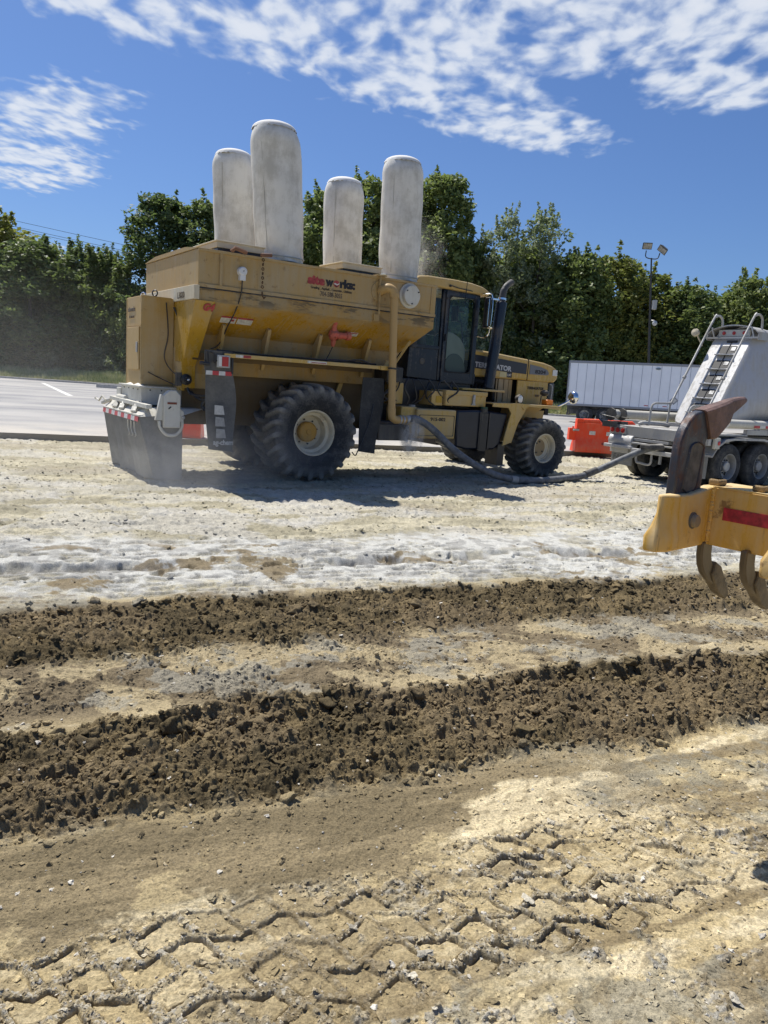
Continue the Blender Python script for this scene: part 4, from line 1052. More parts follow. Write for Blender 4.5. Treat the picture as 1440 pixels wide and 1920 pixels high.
# front end slopes back under the cab side
xf = {3.31: 2.62, 3.06: 2.62, 2.55: 2.24, 1.86: 1.72}
a = [(X0, y, z) for y, z in sec]; b = [(xf[z], y, z) for y, z in sec]
hop.add(a + b, [(0, 1, 2, 5, 6, 7), (2, 3, 4, 5), (8, 15, 14, 13, 10, 9), (10, 13, 12, 11)] + [(i, i + 8, (i + 1) % 8 + 8, (i + 1) % 8) for i in range(8)])
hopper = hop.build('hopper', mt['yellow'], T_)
# rear bulkhead: a bent plate standing proud of the slope
wg = MB()
wg.hexa([(-2.37, 0.10, 3.31), (-2.28, 0.10, 3.31), (-2.28, 0.10, 3.08), (-2.37, 0.10, 3.08)], [(-2.37, 3.2, 3.31), (-2.28, 3.2, 3.31), (-2.28, 3.2, 3.08), (-2.37, 3.2, 3.08)])
wg.build('rear_lip', mt['lid'], hopper, bevel=0.008)
wp = MB()
wp.yz([(0.13, 3.075), (3.17, 3.075), (2.6, 2.0), (2.6, 1.55), (0.7, 1.55), (0.7, 2.0)], -2.345, -2.296)
wp.build('rear_bulkhead', mt['wing'], hopper)
wp = MB(); wp.hexa([(-2.345, 0.115, 3.07), (-2.345, 0.135, 3.07), (-2.345, 0.70, 1.98), (-2.345, 0.68, 1.98)], [(-2.00, 0.115, 3.07), (-2.00, 0.135, 3.07), (-2.12, 0.70, 1.98), (-2.12, 0.68, 1.98)])
wp.hexa([(-2.345, 0.68, 1.98), (-2.345, 0.70, 1.98), (-2.345, 0.70, 1.6), (-2.345, 0.68, 1.6)], [(-2.12, 0.68, 1.98), (-2.12, 0.70, 1.98), (-2.12, 0.70, 1.6), (-2.12, 0.68, 1.6)])
wp.build('bulkhead_wing', mt['wing'], hopper)
# upper band
bd = MB(); bd.box(X0, X1, 0.15, 3.15, 3.31, 3.90); band = bd.build('upper_box', mt['band'], T_, bevel=0.012)
tr_ = MB()
tr_.box(X0 - 0.012, X1 + 0.012, 0.125, 0.15, 3.29, 3.345); tr_.box(X0 - 0.012, X1 + 0.012, 0.12, 0.15, 3.86, 3.905); 
for x in (-1.93, 1.24): tr_.box(x, x + 0.05, 0.118, 0.15, 3.345, 3.86)
tr_.box(2.50, 2.62, 0.135, 0.15, 3.345, 3.86); tr_.box(1.29, 2.50, 0.138, 0.15, 3.38, 3.40)
tr_.build('stiffener', mt['band'], band, bevel=0.004)
ro = MB(); ro.prism([(X0 - 0.02, 0.13, 3.905), (X0 - 0.02, 3.17, 3.905), (X0 - 0.02, 2.5, 3.975), (X0 - 0.02, 0.8, 3.975)], (X1 - X0 + 0.04, 0, 0))
ro.build('roof', mt['band'], T_)
# seam of black mastic under the band and spilled grime
gm = MB(); gm.box(-2.28, 2.6, 0.128, 0.152, 3.268, 3.288); gm.build('seam', mt['black'], band)
# gussets on the slope
for x in (-1.72, -0.86, 0.20, 1.30):
    gs = MB(); gs.add([(x, 0.70, 2.0), (x, 0.44, 2.72), (x, 0.50, 2.75), (x, 0.745, 2.50), (x, 0.745, 2.0), (x + 0.06, 0.70, 2.0), (x + 0.06, 0.44, 2.72), (x + 0.06, 0.50, 2.75), (x + 0.06, 0.745, 2.50), (x + 0.06, 0.745, 2.0)],
           [(0, 1, 2, 3, 4), (9, 8, 7, 6, 5), (0, 5, 6, 1), (1, 6, 7, 2), (4, 9, 5, 0)])
    gs.build('gusset', mt['cabinet'], hopper)
# front gusset strip
fg = MB(); fg.beam((2.22, 0.35, 2.78), (1.98, 0.62, 2.2), 0.09, 0.03); fg.build('gusset', mt['clean'], hopper)
# chain and hook hanging on the band
ch = MB()
for k_ in range(7): ch.lathe([(0.022, -0.008), (0.03, 0), (0.022, 0.008), (0.014, 0)], (-1.17, 0.09, 3.86 - k_ * 0.075), (1, 0, 0) if k_ % 2 else (0, 1, 0), 8)
ch.tube([(-1.17, 0.09, 3.33), (-1.17, 0.07, 3.26), (-1.14, 0.07, 3.22), (-1.11, 0.08, 3.25)], 0.014, 6)
ch.build('chain', plain('rusty_chain', (0.13, 0.075, 0.04), 0.8, 0.3, var=0.3), band)
hg = MB(); hg.tube([(1.24, 0.08, 3.92), (1.24, 0.07, 3.55), (1.25, 0.08, 3.2)], 0.018, 6); hg.box(1.16, 1.36, 0.05, 0.3, 3.905, 3.93)
hg.tube([(2.2, 0.1, 3.33), (2.28, 0.08, 3.31)], 0.02, 6); hg.box(1.17, 1.29, 0.12, 0.15, 3.08, 3.2)
hg.build('hinge', mt['band'], band)

# lids on the roof
for (xa, xb, ya, yb) in ((-1.93, -1.06, 0.3, 1.42), (0.55, 1.42, 0.35, 1.22), (-1.9, -1.2, 2.35, 3.0)):
    l_ = MB(); l_.box(xa, xb, ya, yb, 3.985, 4.08); l_.box(xa - 0.02, xb + 0.02, ya - 0.02, yb + 0.02, 4.08, 4.105)
    ld = l_.build('roof_lid', mt['lid'], T_, bevel=0.008)
    l_ = MB(); l_.box(xa + 0.03, xb - 0.03, ya + 0.03, yb - 0.03, 3.93, 3.985); l_.build('gasket', mt['black'], ld)
rg = MB()
for x, y in ((-2.05, 1.9), (-2.05, 2.3)): rg.tube(arc((x, y, 3.98), 0.12, 0, PI_, 10, (0, 1, 0), (0, 0, 1)), 0.016, 6)
rg.build('lift_handle', mt['chrome'], T_)
cl_ = MB(); cl_.tube([(-1.72, 0.16, 3.93), (-1.68, 0.1, 3.98), (-1.55, 0.12, 3.96), (-1.46, 0.14, 3.94)], 0.035, 8); cl_.tube([(-1.2, 0.12, 3.94), (-1.0, 0.12, 3.96)], 0.03, 8)
cl_.build('clamp', plain('rusty_clamp', (0.2, 0.10, 0.06), 0.8, var=0.3), T_)

# filter bags
def bag(cx, cy, z0, z1, dia, lean, seed, squash=1.0):
    nz, na = 60, 56; V = []; R_ = dia / 2; H_ = z1 - z0; cap_h = 0.30 * R_; hs = H_ - cap_h      # cloth up to the seam, then the cap
    for i in range(nz + 1):
        t = i / nz; z = z0 + hs * t
        r = R_ * (0.93 + 0.07 * float(sst(0.0, 0.25, t)))
        sh = max(0.0, (hs * t - (hs - 0.62 * R_)) / (0.62 * R_)); r *= 1 - 0.16 * sh ** 2.2
        for j in range(na):
            a_ = 2 * PI_ * j / na
            d = 0.009 * math.sin(a_ * 3 + seed + t * 2) + 0.006 * math.sin(a_ * 5 - t * 5 + seed) + 0.005 * math.sin(t * 17 + seed * 2 + a_ * 2) + 0.02 * math.exp(-t * 16) * math.sin(a_ * 7 + t * 70)
            V.append((cx + lean[0] * t + (r + d) * math.cos(a_), cy + lean[1] * t + (r + d) * math.sin(a_), z))
    m_ = MB(); m_.add(V, [(i * na + j, i * na + (j + 1) % na, (i + 1) * na + (j + 1) % na, (i + 1) * na + j) for i in range(nz) for j in range(na)])
    o = m_.build('filter_bag', mt['cloth'], T_, ang=60)
    rc = R_ * 0.84 + 0.012; V = []; nr = 14                                                      # domed cap with a frilled rim
    for i in range(nr + 1):
        t = i / nr; rr_ = rc * math.sin(t * PI_ / 2) + 0.0005; zz = z0 + hs + cap_h * math.cos(t * PI_ / 2)
        for j in range(na):
            a_ = 2 * PI_ * j / na; rim = (t > 0.97) * (0.010 + 0.008 * math.sin(a_ * 19) + 0.005 * math.sin(a_ * 27))
            V.append((cx + lean[0] + (rr_ + rim) * math.cos(a_), cy + lean[1] + (rr_ + rim) * math.sin(a_), zz - (t > 0.97) * (0.018 + 0.010 * math.sin(a_ * 23))))
    m_ = MB(); m_.add(V, [(i * na + j, i * na + (j + 1) % na, (i + 1) * na + (j + 1) % na, (i + 1) * na + j) for i in range(nr) for j in range(na)])
    m_.build('bag_cap', mt['cap'], o, ang=60)
    sg = []
    for t in np.linspace(0.06, 0.90, 24): sg.append((cx + lean[0] * t + (R_ * 1.003) * math.cos(-2.55), cy + lean[1] * t + (R_ * 1.003) * math.sin(-2.55), z0 + hs * t))
    MB().tube(sg, 0.006, 5).build('seam', mt['seamthread'], o)
    cg = [(cx + (R_ * 0.945) * math.cos(a_), cy + (R_ * 0.945) * math.sin(a_), z0 + 0.10 + 0.03 * math.sin(a_)) for a_ in np.linspace(0, 2 * PI_, 40)]
    MB().tube(cg, 0.012, 6, cap=False).build('tie_band', mt['tie'], o)
mt['seamthread'] = plain('seam_thread', (0.45, 0.44, 0.40), 0.9); mt['tie'] = plain('tie_grey', (0.42, 0.45, 0.45), 0.8)
bag(-0.50, 0.82, 3.96, 6.34, 0.90, (-0.22, 0.02), 1)
bag(2.14, 0.82, 3.96, 6.34, 0.83, (-0.08, 0.0), 2)
bag(-0.78, 2.30, 3.96, 6.14, 0.80, (-0.10, 0.0), 3)
bag(1.66, 2.30, 3.96, 6.12, 0.84, (-0.05, 0.0), 4)

# lettering on the band
FX, FZ = (1, 0, 0), (0, 0, 1); YB = 0.147
text('site', 0.20, (-0.27, YB, 3.60), FX, FZ, mt['redink'], band, bold=0.013, fit=0.355)
text('w', 0.20, (0.095, YB, 3.60), FX, FZ, mt['ink'], band, bold=0.013, fit=0.17)
text('rks:', 0.20, (0.40, YB, 3.60), FX, FZ, mt['ink'], band, bold=0.013, fit=0.33)
gl_ = MB(); gl_.lathe([(0.062, 0), (0.062, -0.004), (0.0005, -0.004)], (0.325, YB, 3.652), (0, 1, 0), 24); gl_.build('logo_globe', mt['redink'], band)
gw = MB(); gw.prism([(0.263, YB - 0.006, 3.655), (0.30, YB - 0.006, 3.665), (0.34, YB - 0.006, 3.648), (0.385, YB - 0.006, 3.672), (0.385, YB - 0.006, 3.652), (0.335, YB - 0.006, 3.625), (0.285, YB - 0.006, 3.640)], (0, 0.003, 0)); gw.build('logo_swoosh', mt['sticker'], band)
gw = MB(); gw.prism([(0.268, YB - 0.005, 3.638), (0.335, YB - 0.005, 3.612), (0.38, YB - 0.005, 3.634), (0.325, YB - 0.005, 3.592)], (0, 0.002, 0)); gw.build('logo_globe', mt['ink'], band)
text('Grading . Asphalt . Concrete . Utilities', 0.062, (-0.20, YB, 3.515), FX, FZ, mt['ink'], band, bold=0.001, fit=0.86, shear=0.1)
text('704-588-3055', 0.115, (0.0, YB, 3.405), FX, FZ, mt['faded'], band, bold=0.002, fit=0.46)
text('L3020', 0.15, (-2.376, 0.95, 3.12), (0, -1, 0), FZ, mt['faded'], hopper, bold=0.001)

# decals on the slope: plates lying on the sloping sheet
sl = Vector((0, 0.59, -0.51)).normalized(); nl = Vector((0, -0.51, -0.59)).normalized()
def on_slope(x, s, off=0.006): p = Vector((x, 0.15, 3.06)) + sl * s + nl * off; return p
def slope_plate(x0, x1, s0, s1, mat, name, off=0.006):
    q = [on_slope(x0, s0, off), on_slope(x1, s0, off), on_slope(x1, s1, off), on_slope(x0, s1, off)]
    return MB().prism(q, -nl * 0.003).build(name, mat, hopper)
slope_plate(-1.78, -1.50, 0.28, 0.44, mt['sticker'], 'warning_decal'); slope_plate(-1.47, -1.19, 0.28, 0.44, mt['sticker'], 'warning_decal')
for x in (-1.78, -1.47): slope_plate(x, x + 0.28, 0.28, 0.315, mt['redink'], 'warning_stripe', 0.008)
slope_plate(-1.60, -1.53, 0.34, 0.39, mt['redink'], 'warning_sign', 0.008)
slope_plate(0.82, 1.02, 0.34, 0.44, mt['sticker'], 'warning_decal'); slope_plate(0.84, 1.0, 0.35, 0.37, mt['redink'], 'warning_stripe', 0.008)
text('G4', 0.17, (-2.19, 0.178, 2.92), FX, (0, -0.585, 1.09), mt['redink'], hopper, bold=0.010, shear=0.2, fit=0.2)

# grime and light runs on the slope
gr = plain('pale_run', (0.42, 0.35, 0.22), 0.9, var=0.2)
rn = MB(); qr_ = random.Random(3)
for k_ in range(12):
    x = qr_.uniform(-1.5, 2.2); s0 = qr_.uniform(0.0, 0.3); l = qr_.uniform(0.2, 0.5); w = qr_.uniform(0.003, 0.007)
    rn.prism([on_slope(x, s0, 0.003), on_slope(x + w, s0, 0.003), on_slope(x - 0.1 + w, min(s0 + l, 0.77), 0.003), on_slope(x - 0.1, min(s0 + l, 0.77), 0.003)], -nl * 0.002)
rn.build('dust_run', gr, hopper)

# level sensor on the band
sn_ = MB(); sn_.lathe([(0.001, -0.10), (0.06, -0.10), (0.075, -0.085), (0.08, 0.0)], (-1.54, 0.15, 3.62), (0, 1, 0), 24); sn_.box(-1.59, -1.49, 0.06, 0.15, 3.47, 3.56)
so = sn_.build('level_sensor', plain('sensor_white', (0.66, 0.67, 0.68), 0.45, var=0.08), T_, bevel=0.004)
MB().lathe([(0.012, -0.104), (0.012, -0.098), (0.0005, -0.104)], (-1.535, 0.15, 3.625), (0, 1, 0), 12).build('sensor_dot', mt['ink'], so)
MB().tube(smooth_path([(-1.54, 0.09, 3.48), (-1.55, 0.10, 3.25), (-1.60, 0.22, 2.95), (-1.66, 0.40, 2.70), (-1.69, 0.56, 2.48), (-1.80, 0.5, 2.36), (-1.98, 0.3, 2.30)], 5), 0.011, 6).build('cable', mt['black'], so)

# round inspection cap
ic = MB(); ic.lathe([(0.24, 0.15), (0.24, 0.12), (0.19, 0.12), (0.19, 0.04), (0.185, 0.03), (0.0005, 0.03)], (1.97, 0, 3.63), (0, 1, 0), 40)
ins = ic.build('inspection_cap', mt['white'], T_)
ib = MB()
for k_ in range(3): a_ = 2 * PI_ * k_ / 3 + 0.5; ib.tube([(1.97 + .155 * math.cos(a_), 0.035, 3.63 + .155 * math.sin(a_)), (1.97 + .155 * math.cos(a_), 0.01, 3.63 + .155 * math.sin(a_))], 0.014, 6)
ib.build('bolt', mt['black'], ins)
# fill pipe
fp = MB(); fp.lathe([(0.20, 0.15), (0.20, 0.128), (0.09, 0.128)], (1.29, 0, 3.63), (0, 1, 0), 32)
for k_ in range(8): a_ = 2 * PI_ * k_ / 8; fp.lathe([(0.014, 0.128), (0.014, 0.112), (0.0005, 0.112)], (1.29 + .165 * math.cos(a_), 0, 3.63 + .165 * math.sin(a_)), (0, 1, 0), 8)
fp.build('pipe_flange', mt['band'], T_)
pth = smooth_path([(1.29, 0.14, 3.63), (1.30, 0.06, 3.66), (1.34, -0.03, 3.69), (1.41, -0.08, 3.66), (1.455, -0.10, 3.57)], 4)
p1 = MB(); p1.tube(pth, 0.088, 20); p1.tube([(1.455, -0.10, 3.60), (1.46, -0.1, 3.52)], 0.094, 20)
pth2 = [(1.455, -0.10, 3.55), (1.575, -0.10, 1.38)]
p1.tube(pth2, 0.074, 20); p1.tube([(1.573, -0.1, 1.44), (1.577, -0.10, 1.34)], 0.084, 20)
p1.tube(smooth_path([(1.577, -0.10, 1.36), (1.60, -0.10, 1.27), (1.68, -0.10, 1.22), (1.78, -0.10, 1.22), (1.92, -0.10, 1.23)], 4), 0.078, 20)
fpipe = p1.build('fill_pipe', mt['pvc'], T_)
cu = MB()
for x in (1.76, 1.84, 1.93): cu.tube([(x, -0.10, 1.222), (x + 0.03, -0.10, 1.223)], 0.088, 20)
cu.tube([(1.93, -0.1, 1.23), (2.06, -0.1, 1.26)], 0.068, 16)
cu.build('hose_coupling', mt['alu'], fpipe)
MB().lathe([(0.087, -0.015), (0.092, -0.015), (0.092, 0.015), (0.087, 0.015)], (1.53, -0.10, 2.2), (0.055, 0, 1), 20).build('pipe_clamp', mt['black'], fpipe)

# vibrator motor on the slope
vm_ = MB(); c0 = on_slope(0.45, 0.36, 0.1)
vm_.lathe([(0.001, -0.10), (0.07, -0.09), (0.105, -0.03), (0.105, 0.05), (0.06, 0.1)], c0, nl, 20)
vm_.tube([c0 + nl * 0.02, c0 + nl * 0.02 + Vector((0.14, 0, 0.01)), c0 + nl * 0.02 + Vector((0.30, 0, 0.02))], [0.075, 0.062, 0.06], 16)
vm_.tube([c0 + nl * 0.02 + Vector((0.26, 0, 0.018)), c0 + nl * 0.02 + Vector((0.34, 0, 0.022))], 0.082, 16)
vm_.tube([c0, c0 + Vector((-0.02, -0.04, 0.15)), c0 + Vector((-0.02, -0.06, 0.22))], [0.07, 0.045, 0.04], 12); vm_.ball(c0 + Vector((-0.02, -0.06, 0.22)), 0.055, 10)
vm_.tube([c0, c0 + Vector((0.02, 0.05, -0.15)), c0 + Vector((0.03, 0.08, -0.2))], [0.06, 0.045, 0.035], 10)
vmo = vm_.build('vibrator_motor', mt['motor'], T_)
MB().tube(smooth_path([c0 + Vector((0.03, 0.05, -0.18)), c0 + Vector((-0.02, 0.1, -0.35)), c0 + Vector((-0.1, 0.1, -0.5)), (0.36, 0.3, 2.27)], 5), 0.009, 6).build('cable', mt['black'], vmo)

# fender strip and the structure behind the wheel
st_ = MB(); st_.box(-1.86, 1.46, -0.02, 0.03, 2.17, 2.235); st_.box(-1.86, 1.46, 0.03, 0.62, 2.215, 2.235)
fstrip = st_.build('fender_rail', mt['clean'], T_, bevel=0.004)
MB().box(1.30, 1.56, -0.045, 0.04, 2.16, 2.245).build('rail_end', mt['clean'], fstrip, bevel=0.01)
for (xa, xb, mm) in ((-1.66, -1.52, 'sticker'), (-1.52, -1.38, 'redink'), (-0.28, 0.12, 'sticker')):
    MB().box(xa, xb, -0.024, -0.02, 2.18, 2.225).build('rail_sticker', mt[mm], fstrip)
MB().box(-0.20, 0.10, -0.0265, -0.0242, 2.19, 2.203).build('rail_sticker', mt['redink'], fstrip)
cb = MB(); cb.tube(smooth_path([(-1.95, 0.10, 2.28), (-1.2, 0.16, 2.262), (-0.2, 0.12, 2.265), (0.5, 0.14, 2.262), (0.9, 0.12, 2.32), (1.12, 0.1, 2.27)], 6), 0.016, 6); cb.tube(smooth_path([(0.1, 0.2, 2.26), (0.5, 0.2, 2.28), (0.95, 0.18, 2.27), (1.3, 0.15, 2.26)], 4), 0.02, 6)
cb.build('hydraulic_hose', mt['black'], T_)
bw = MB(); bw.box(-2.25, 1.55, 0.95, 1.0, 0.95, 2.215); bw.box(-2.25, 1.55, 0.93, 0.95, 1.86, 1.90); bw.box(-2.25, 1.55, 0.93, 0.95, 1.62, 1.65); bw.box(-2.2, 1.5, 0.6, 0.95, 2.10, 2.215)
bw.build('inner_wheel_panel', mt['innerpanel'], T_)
fr = MB(); fr.box(-2.3, 6.6, 1.15, 1.3, 0.95, 1.3); fr.box(-2.3, 6.6, 2.0, 2.15, 0.95, 1.3); fr.tube([(0, 0.6, 0.86), (0, 2.7, 0.86)], 0.16, 14); fr.tube([(6.05, 0.5, 0.62), (6.05, 2.8, 0.62)], 0.14, 14)
fr.ball((0, CY, 0.86), 0.34, 14); fr.ball((6.05, CY, 0.62), 0.28, 14); fr.box(-2.3, 1.5, 1.3, 2.0, 1.2, 1.8)
fr.build('chassis', mt['greybox'], T_)
zz = MB(); zz.beam((1.05, 0.9, 2.1), (0.75, 0.9, 1.2), 0.05, 0.09); zz.beam((1.85, 0.55, 2.35), (1.5, 0.62, 1.35), 0.04, 0.1); zz.build('brace', mt['clean'], T_)

# rear light bracket with flap
fb = MB(); fb.box(-2.19, -1.70, 0.02, 0.05, 1.93, 2.27); lb = fb.build('light_bracket', mt['greybox'], T_, bevel=0.008)
q_ = MB(); q_.box(-1.99, -1.76, -0.03, 0.02, 1.99, 2.20); bz = q_.build('lamp_frame', mt['alu'], lb, bevel=0.006)
MB().box(-1.905, -1.79, -0.04, -0.03, 2.015, 2.175).build('tail_lamp', mt['red'], lb, bevel=0.004)
MB().box(-1.965, -1.912, -0.038, -0.03, 2.015, 2.175).build('reverse_lamp', mt['lamp'], lb)
q_ = MB(); q_.box(-1.72, -1.69, -0.01, 0.05, 1.9, 2.26); q_.tube(smooth_path([(-2.1, 0.0, 2.24), (-2.04, -0.03, 2.2), (-2.05, -0.02, 2.08), (-1.99, -0.02, 2.1)], 4), 0.012, 6); q_.tube([(-2.17, -0.02, 2.25), (-2.15, -0.02, 2.05)], 0.02, 6); q_.tube([(-2.28, 0.0, 2.05), (-2.12, -0.02, 2.04)], 0.03, 8)
q_.build('bracket_fittings', mt['black'], lb)
def flap(xa, xb, z1, z0, y, sway, name, bulge=0.06):
    nx, nz = 10, 22; V = []
    for s in (0, 1):
        for i in range(nz + 1):
            t = i / nz
            for j in range(nx + 1):
                u_ = j / nx; x = xa + (xb - xa) * u_ + sway[0] * t * (0.6 + 0.4 * u_) + 0.05 * math.sin(t * 5.2) * u_; yy = y + s * 0.012 + bulge * math.sin(t * 4.4 + u_ * 2) * t + sway[1] * t * t + 0.02 * math.sin(u_ * 5 + t * 3)
                V.append((x, yy, z1 + (z0 - z1) * t - 0.05 * t * (1 - u_) * -1))
    w_ = nx + 1; o2 = (nz + 1) * w_; F = []
    for i in range(nz):
        for j in range(nx):
            a_ = i * w_ + j; F.append((a_, a_ + 1, a_ + w_ + 1, a_ + w_)); F.append((o2 + a_, o2 + a_ + w_, o2 + a_ + w_ + 1, o2 + a_ + 1))
        F.append((i * w_, (i + 1) * w_, o2 + (i + 1) * w_, o2 + i * w_)); F.append((i * w_ + nx, o2 + i * w_ + nx, o2 + (i + 1) * w_ + nx, (i + 1) * w_ + nx))
    for j in range(nx): F.append((nz * w_ + j, nz * w_ + j + 1, o2 + nz * w_ + j + 1, o2 + nz * w_ + j))
    return MB().add(V, F).build(name, mt['flap'], T_, ang=50)
fl1 = flap(-2.17, -1.70, 1.93, 0.55, 0.03, (0.12, 0.0), 'mud_flap')
d_ = fl1.data.attributes.new('dirt', 'FLOAT', 'POINT'); d_.data.foreach_set('value', np.full(len(fl1.data.vertices), 0.6, np.float32))
# the pale logo of three bars and a word moulded on the flap
for k_, (za, zb, xo, mm) in enumerate(((1.36, 1.20, 0.0, (0.50, 0.50, 0.48)), (1.16, 1.00, 0.02, (0.33, 0.33, 0.32)), (0.96, 0.80, 0.04, (0.32, 0.32, 0.31)))):
    MB().prism([(-2.03 + xo, -0.075, za), (-1.88 + xo, -0.075, za - 0.01), (-1.85 + xo, -0.075, zb), (-2.03 + xo, -0.075, zb)], (0, 0.004, 0)).build('flap_bar', plain('flap_bar_%d' % k_, mm, 0.8, var=0.15, vscale=12), fl1)
text('ag-chem', 0.125, (-2.04, -0.075, 0.685), FX, FZ, plain('flap_letter', (0.50, 0.50, 0.48), 0.8, var=0.1), fl1, bold=0.004, fit=0.36)
tape_strip((-2.17, 0.012, 1.86), (-1.71, 0.012, 1.86), 0.07, (0, 0, 1), (0, -1, 0), 4, lb, first=1)
fl2 = flap(1.0, 1.46, 2.0, 0.52, 0.10, (-0.03, 0.0), 'mud_flap', 0.03)
d_ = fl2.data.attributes.new('dirt', 'FLOAT', 'POINT'); d_.data.foreach_set('value', np.full(len(fl2.data.vertices), 0.05, np.float32))
MB().tube(smooth_path([(1.25, 0.06, 1.5), (1.15, 0.04, 1.1), (0.95, 0.03, 0.62), (0.88, 0.02, 0.50), (0.80, 0.02, 0.56)], 5), 0.012, 6).build('cable', mt['black'], fl2)

# rear cabinet ---------------------------------------------------
cab_ = MB(); cab_.box(-2.92, -2.35, 1.18, 2.14, 1.60, 3.13); 
cabn = cab_.build('rear_cabinet', mt['cabinet'], T_, bevel=0.01)
q_ = MB(); q_.box(-2.93, -2.92, 1.20, 2.12, 2.62, 2.64); q_.box(-2.925, -2.92, 1.18, 1.21, 1.62, 3.12); q_.box(-2.925, -2.92, 2.11, 2.14, 1.62, 3.12); q_.box(-2.93, -2.4, 1.165, 1.18, 3.11, 3.135); q_.box(-2.62, -2.60, 1.172, 1.18, 1.62, 3.1)
q_.build('cabinet_trim', mt['cabinet'], cabn)
dr = MB().box(-2.945, -2.922, 1.26, 2.02, 1.86, 2.60).build('cabinet_door', mt['cabinet'], cabn, bevel=0.006)
MB().box(-2.965, -2.945, 1.30, 1.37, 2.16, 2.34).build('latch', mt['alu'], dr, bevel=0.004)
ey = MB(); ey.lathe([(0.048, -0.014), (0.062, 0), (0.048, 0.014), (0.036, 0), (0.048, -0.014)], (-2.66, 1.3, 3.20), (1, 1, 0), 20); ey.build('lift_eye', mt['black'], cabn)
ey = MB(); ey.lathe([(0.048, -0.014), (0.062, 0), (0.048, 0.014), (0.036, 0), (0.048, -0.014)], (-2.66, 2.0, 3.20), (1, 1, 0), 20); ey.build('lift_eye', mt['chrome'], cabn)
text('siteworks', 0.115, (-2.927, 2.02, 2.88), (0, -1, 0), FZ, mt['faded'], cabn, bold=0.004, sx=1.0) 
text('704-588-3055', 0.06, (-2.927, 1.95, 2.76), (0, -1, 0), FZ, mt['faded'], cabn, sx=1.0)
low = MB(); low.box(-2.35, -1.75, 1.10, 2.2, 1.52, 2.3); low.box(-2.88, -1.72, 1.02, 2.25, 1.56, 1.60); low.box(-2.35, -1.9, 0.75, 1.10, 1.60, 2.05)
low.build('auger_housing', mt['cabinet'], T_, bevel=0.008)
q_ = MB(); q_.beam((-2.38, 1.10, 2.98), (-2.12, 0.9, 2.3), 0.05, 0.02); q_.build('brace', mt['black'], T_)
q_ = MB(); q_.box(-2.45, -2.12, 0.70, 0.76, 1.63, 1.86); mf = q_.build('bearing_plate', mt['greybox'], T_, bevel=0.01)
q_ = MB(); q_.lathe([(0.001, -0.14), (0.04, -0.14), (0.05, -0.06), (0.095, -0.05), (0.10, 0.0)], (-2.28, 0.70, 1.745), (0, 1, 0), 20); q_.build('gear_cover', mt['black'], mf)
q_ = MB(); q_.lathe([(0.02, -0.15), (0.02, -0.142), (0.001, -0.15)], (-2.28, 0.70, 1.745), (0, 1, 0), 12); q_.build('shaft_end', mt['chrome'], mf)
q_ = MB()
q_.tube(smooth_path([(-2.25, 0.68, 1.6), (-2.2, 0.6, 1.5), (-1.95, 0.5, 1.5), (-1.88, 0.4, 1.75), (-1.92, 0.35, 2.05), (-2.05, 0.25, 2.24)], 6), 0.022, 8)
q_.tube(smooth_path([(-2.2, 0.7, 1.55), (-2.1, 0.55, 1.44), (-1.98, 0.5, 1.42), (-1.90, 0.45, 1.62), (-1.98, 0.4, 1.95)], 6), 0.026, 8)
q_.tube(smooth_path([(-2.25, 0.7, 1.65), (-2.34, 0.9, 1.62), (-2.6, 1.15, 1.74), (-2.8, 1.17, 1.83)], 6), 0.010, 6)
q_.tube(smooth_path([(-2.5, 1.15, 3.05), (-2.46, 1.15, 2.5), (-2.52, 1.15, 2.1), (-2.4, 1.0, 1.85), (-2.3, 0.8, 1.82)], 6), 0.010, 6)
q_.tube(smooth_path([(-1.98, 0.5, 1.42), (-2.02, 0.55, 1.3), (-1.99, 0.5, 1.24)], 4), 0.035, 8)
q_.build('hydraulic_hose', mt['black'], T_)

# white spreader box, cover, skirt ---------------------------------
wb = MB(); wb.box(-2.96, -1.98, 1.02, 2.32, 1.26, 1.555); wbo = wb.build('spreader_box', mt['white'], T_, bevel=0.01)
q_ = MB(); q_.box(-3.0, -1.95, 0.98, 2.36, 1.555, 1.585); q_.build('box_flange', mt['white'], wbo, bevel=0.004)
q_ = MB()
for x in (-2.8, -2.6, -2.4): q_.ball((x, 1.02, 1.52), 0.014, 8)
for y in (1.2, 1.5, 1.8, 2.1): q_.ball((-2.96, y, 1.52), 0.014, 8)
q_.build('bolt', mt['black'], wbo)
pw = MB(); V = []; n_ = 14
for i in range(n_ + 1):
    for j in range(n_ + 1):
        u_, w_ = i / n_, j / n_; V.append((-2.985 + 0.10 * u_, 1.1 + w_ * 0.95, 1.587 + 0.10 * u_ * (0.5 + 0.5 * math.sin(w_ * 9)) * math.sin(PI_ * w_)))
pw.add(V, [(i * (n_ + 1) + j, i * (n_ + 1) + j + 1, (i + 1) * (n_ + 1) + j + 1, (i + 1) * (n_ + 1) + j) for i in range(n_) for j in range(n_)]); pw.build('spilled_powder', plain('powder', (0.72, 0.70, 0.64), 0.95, bump=0.4), wbo)
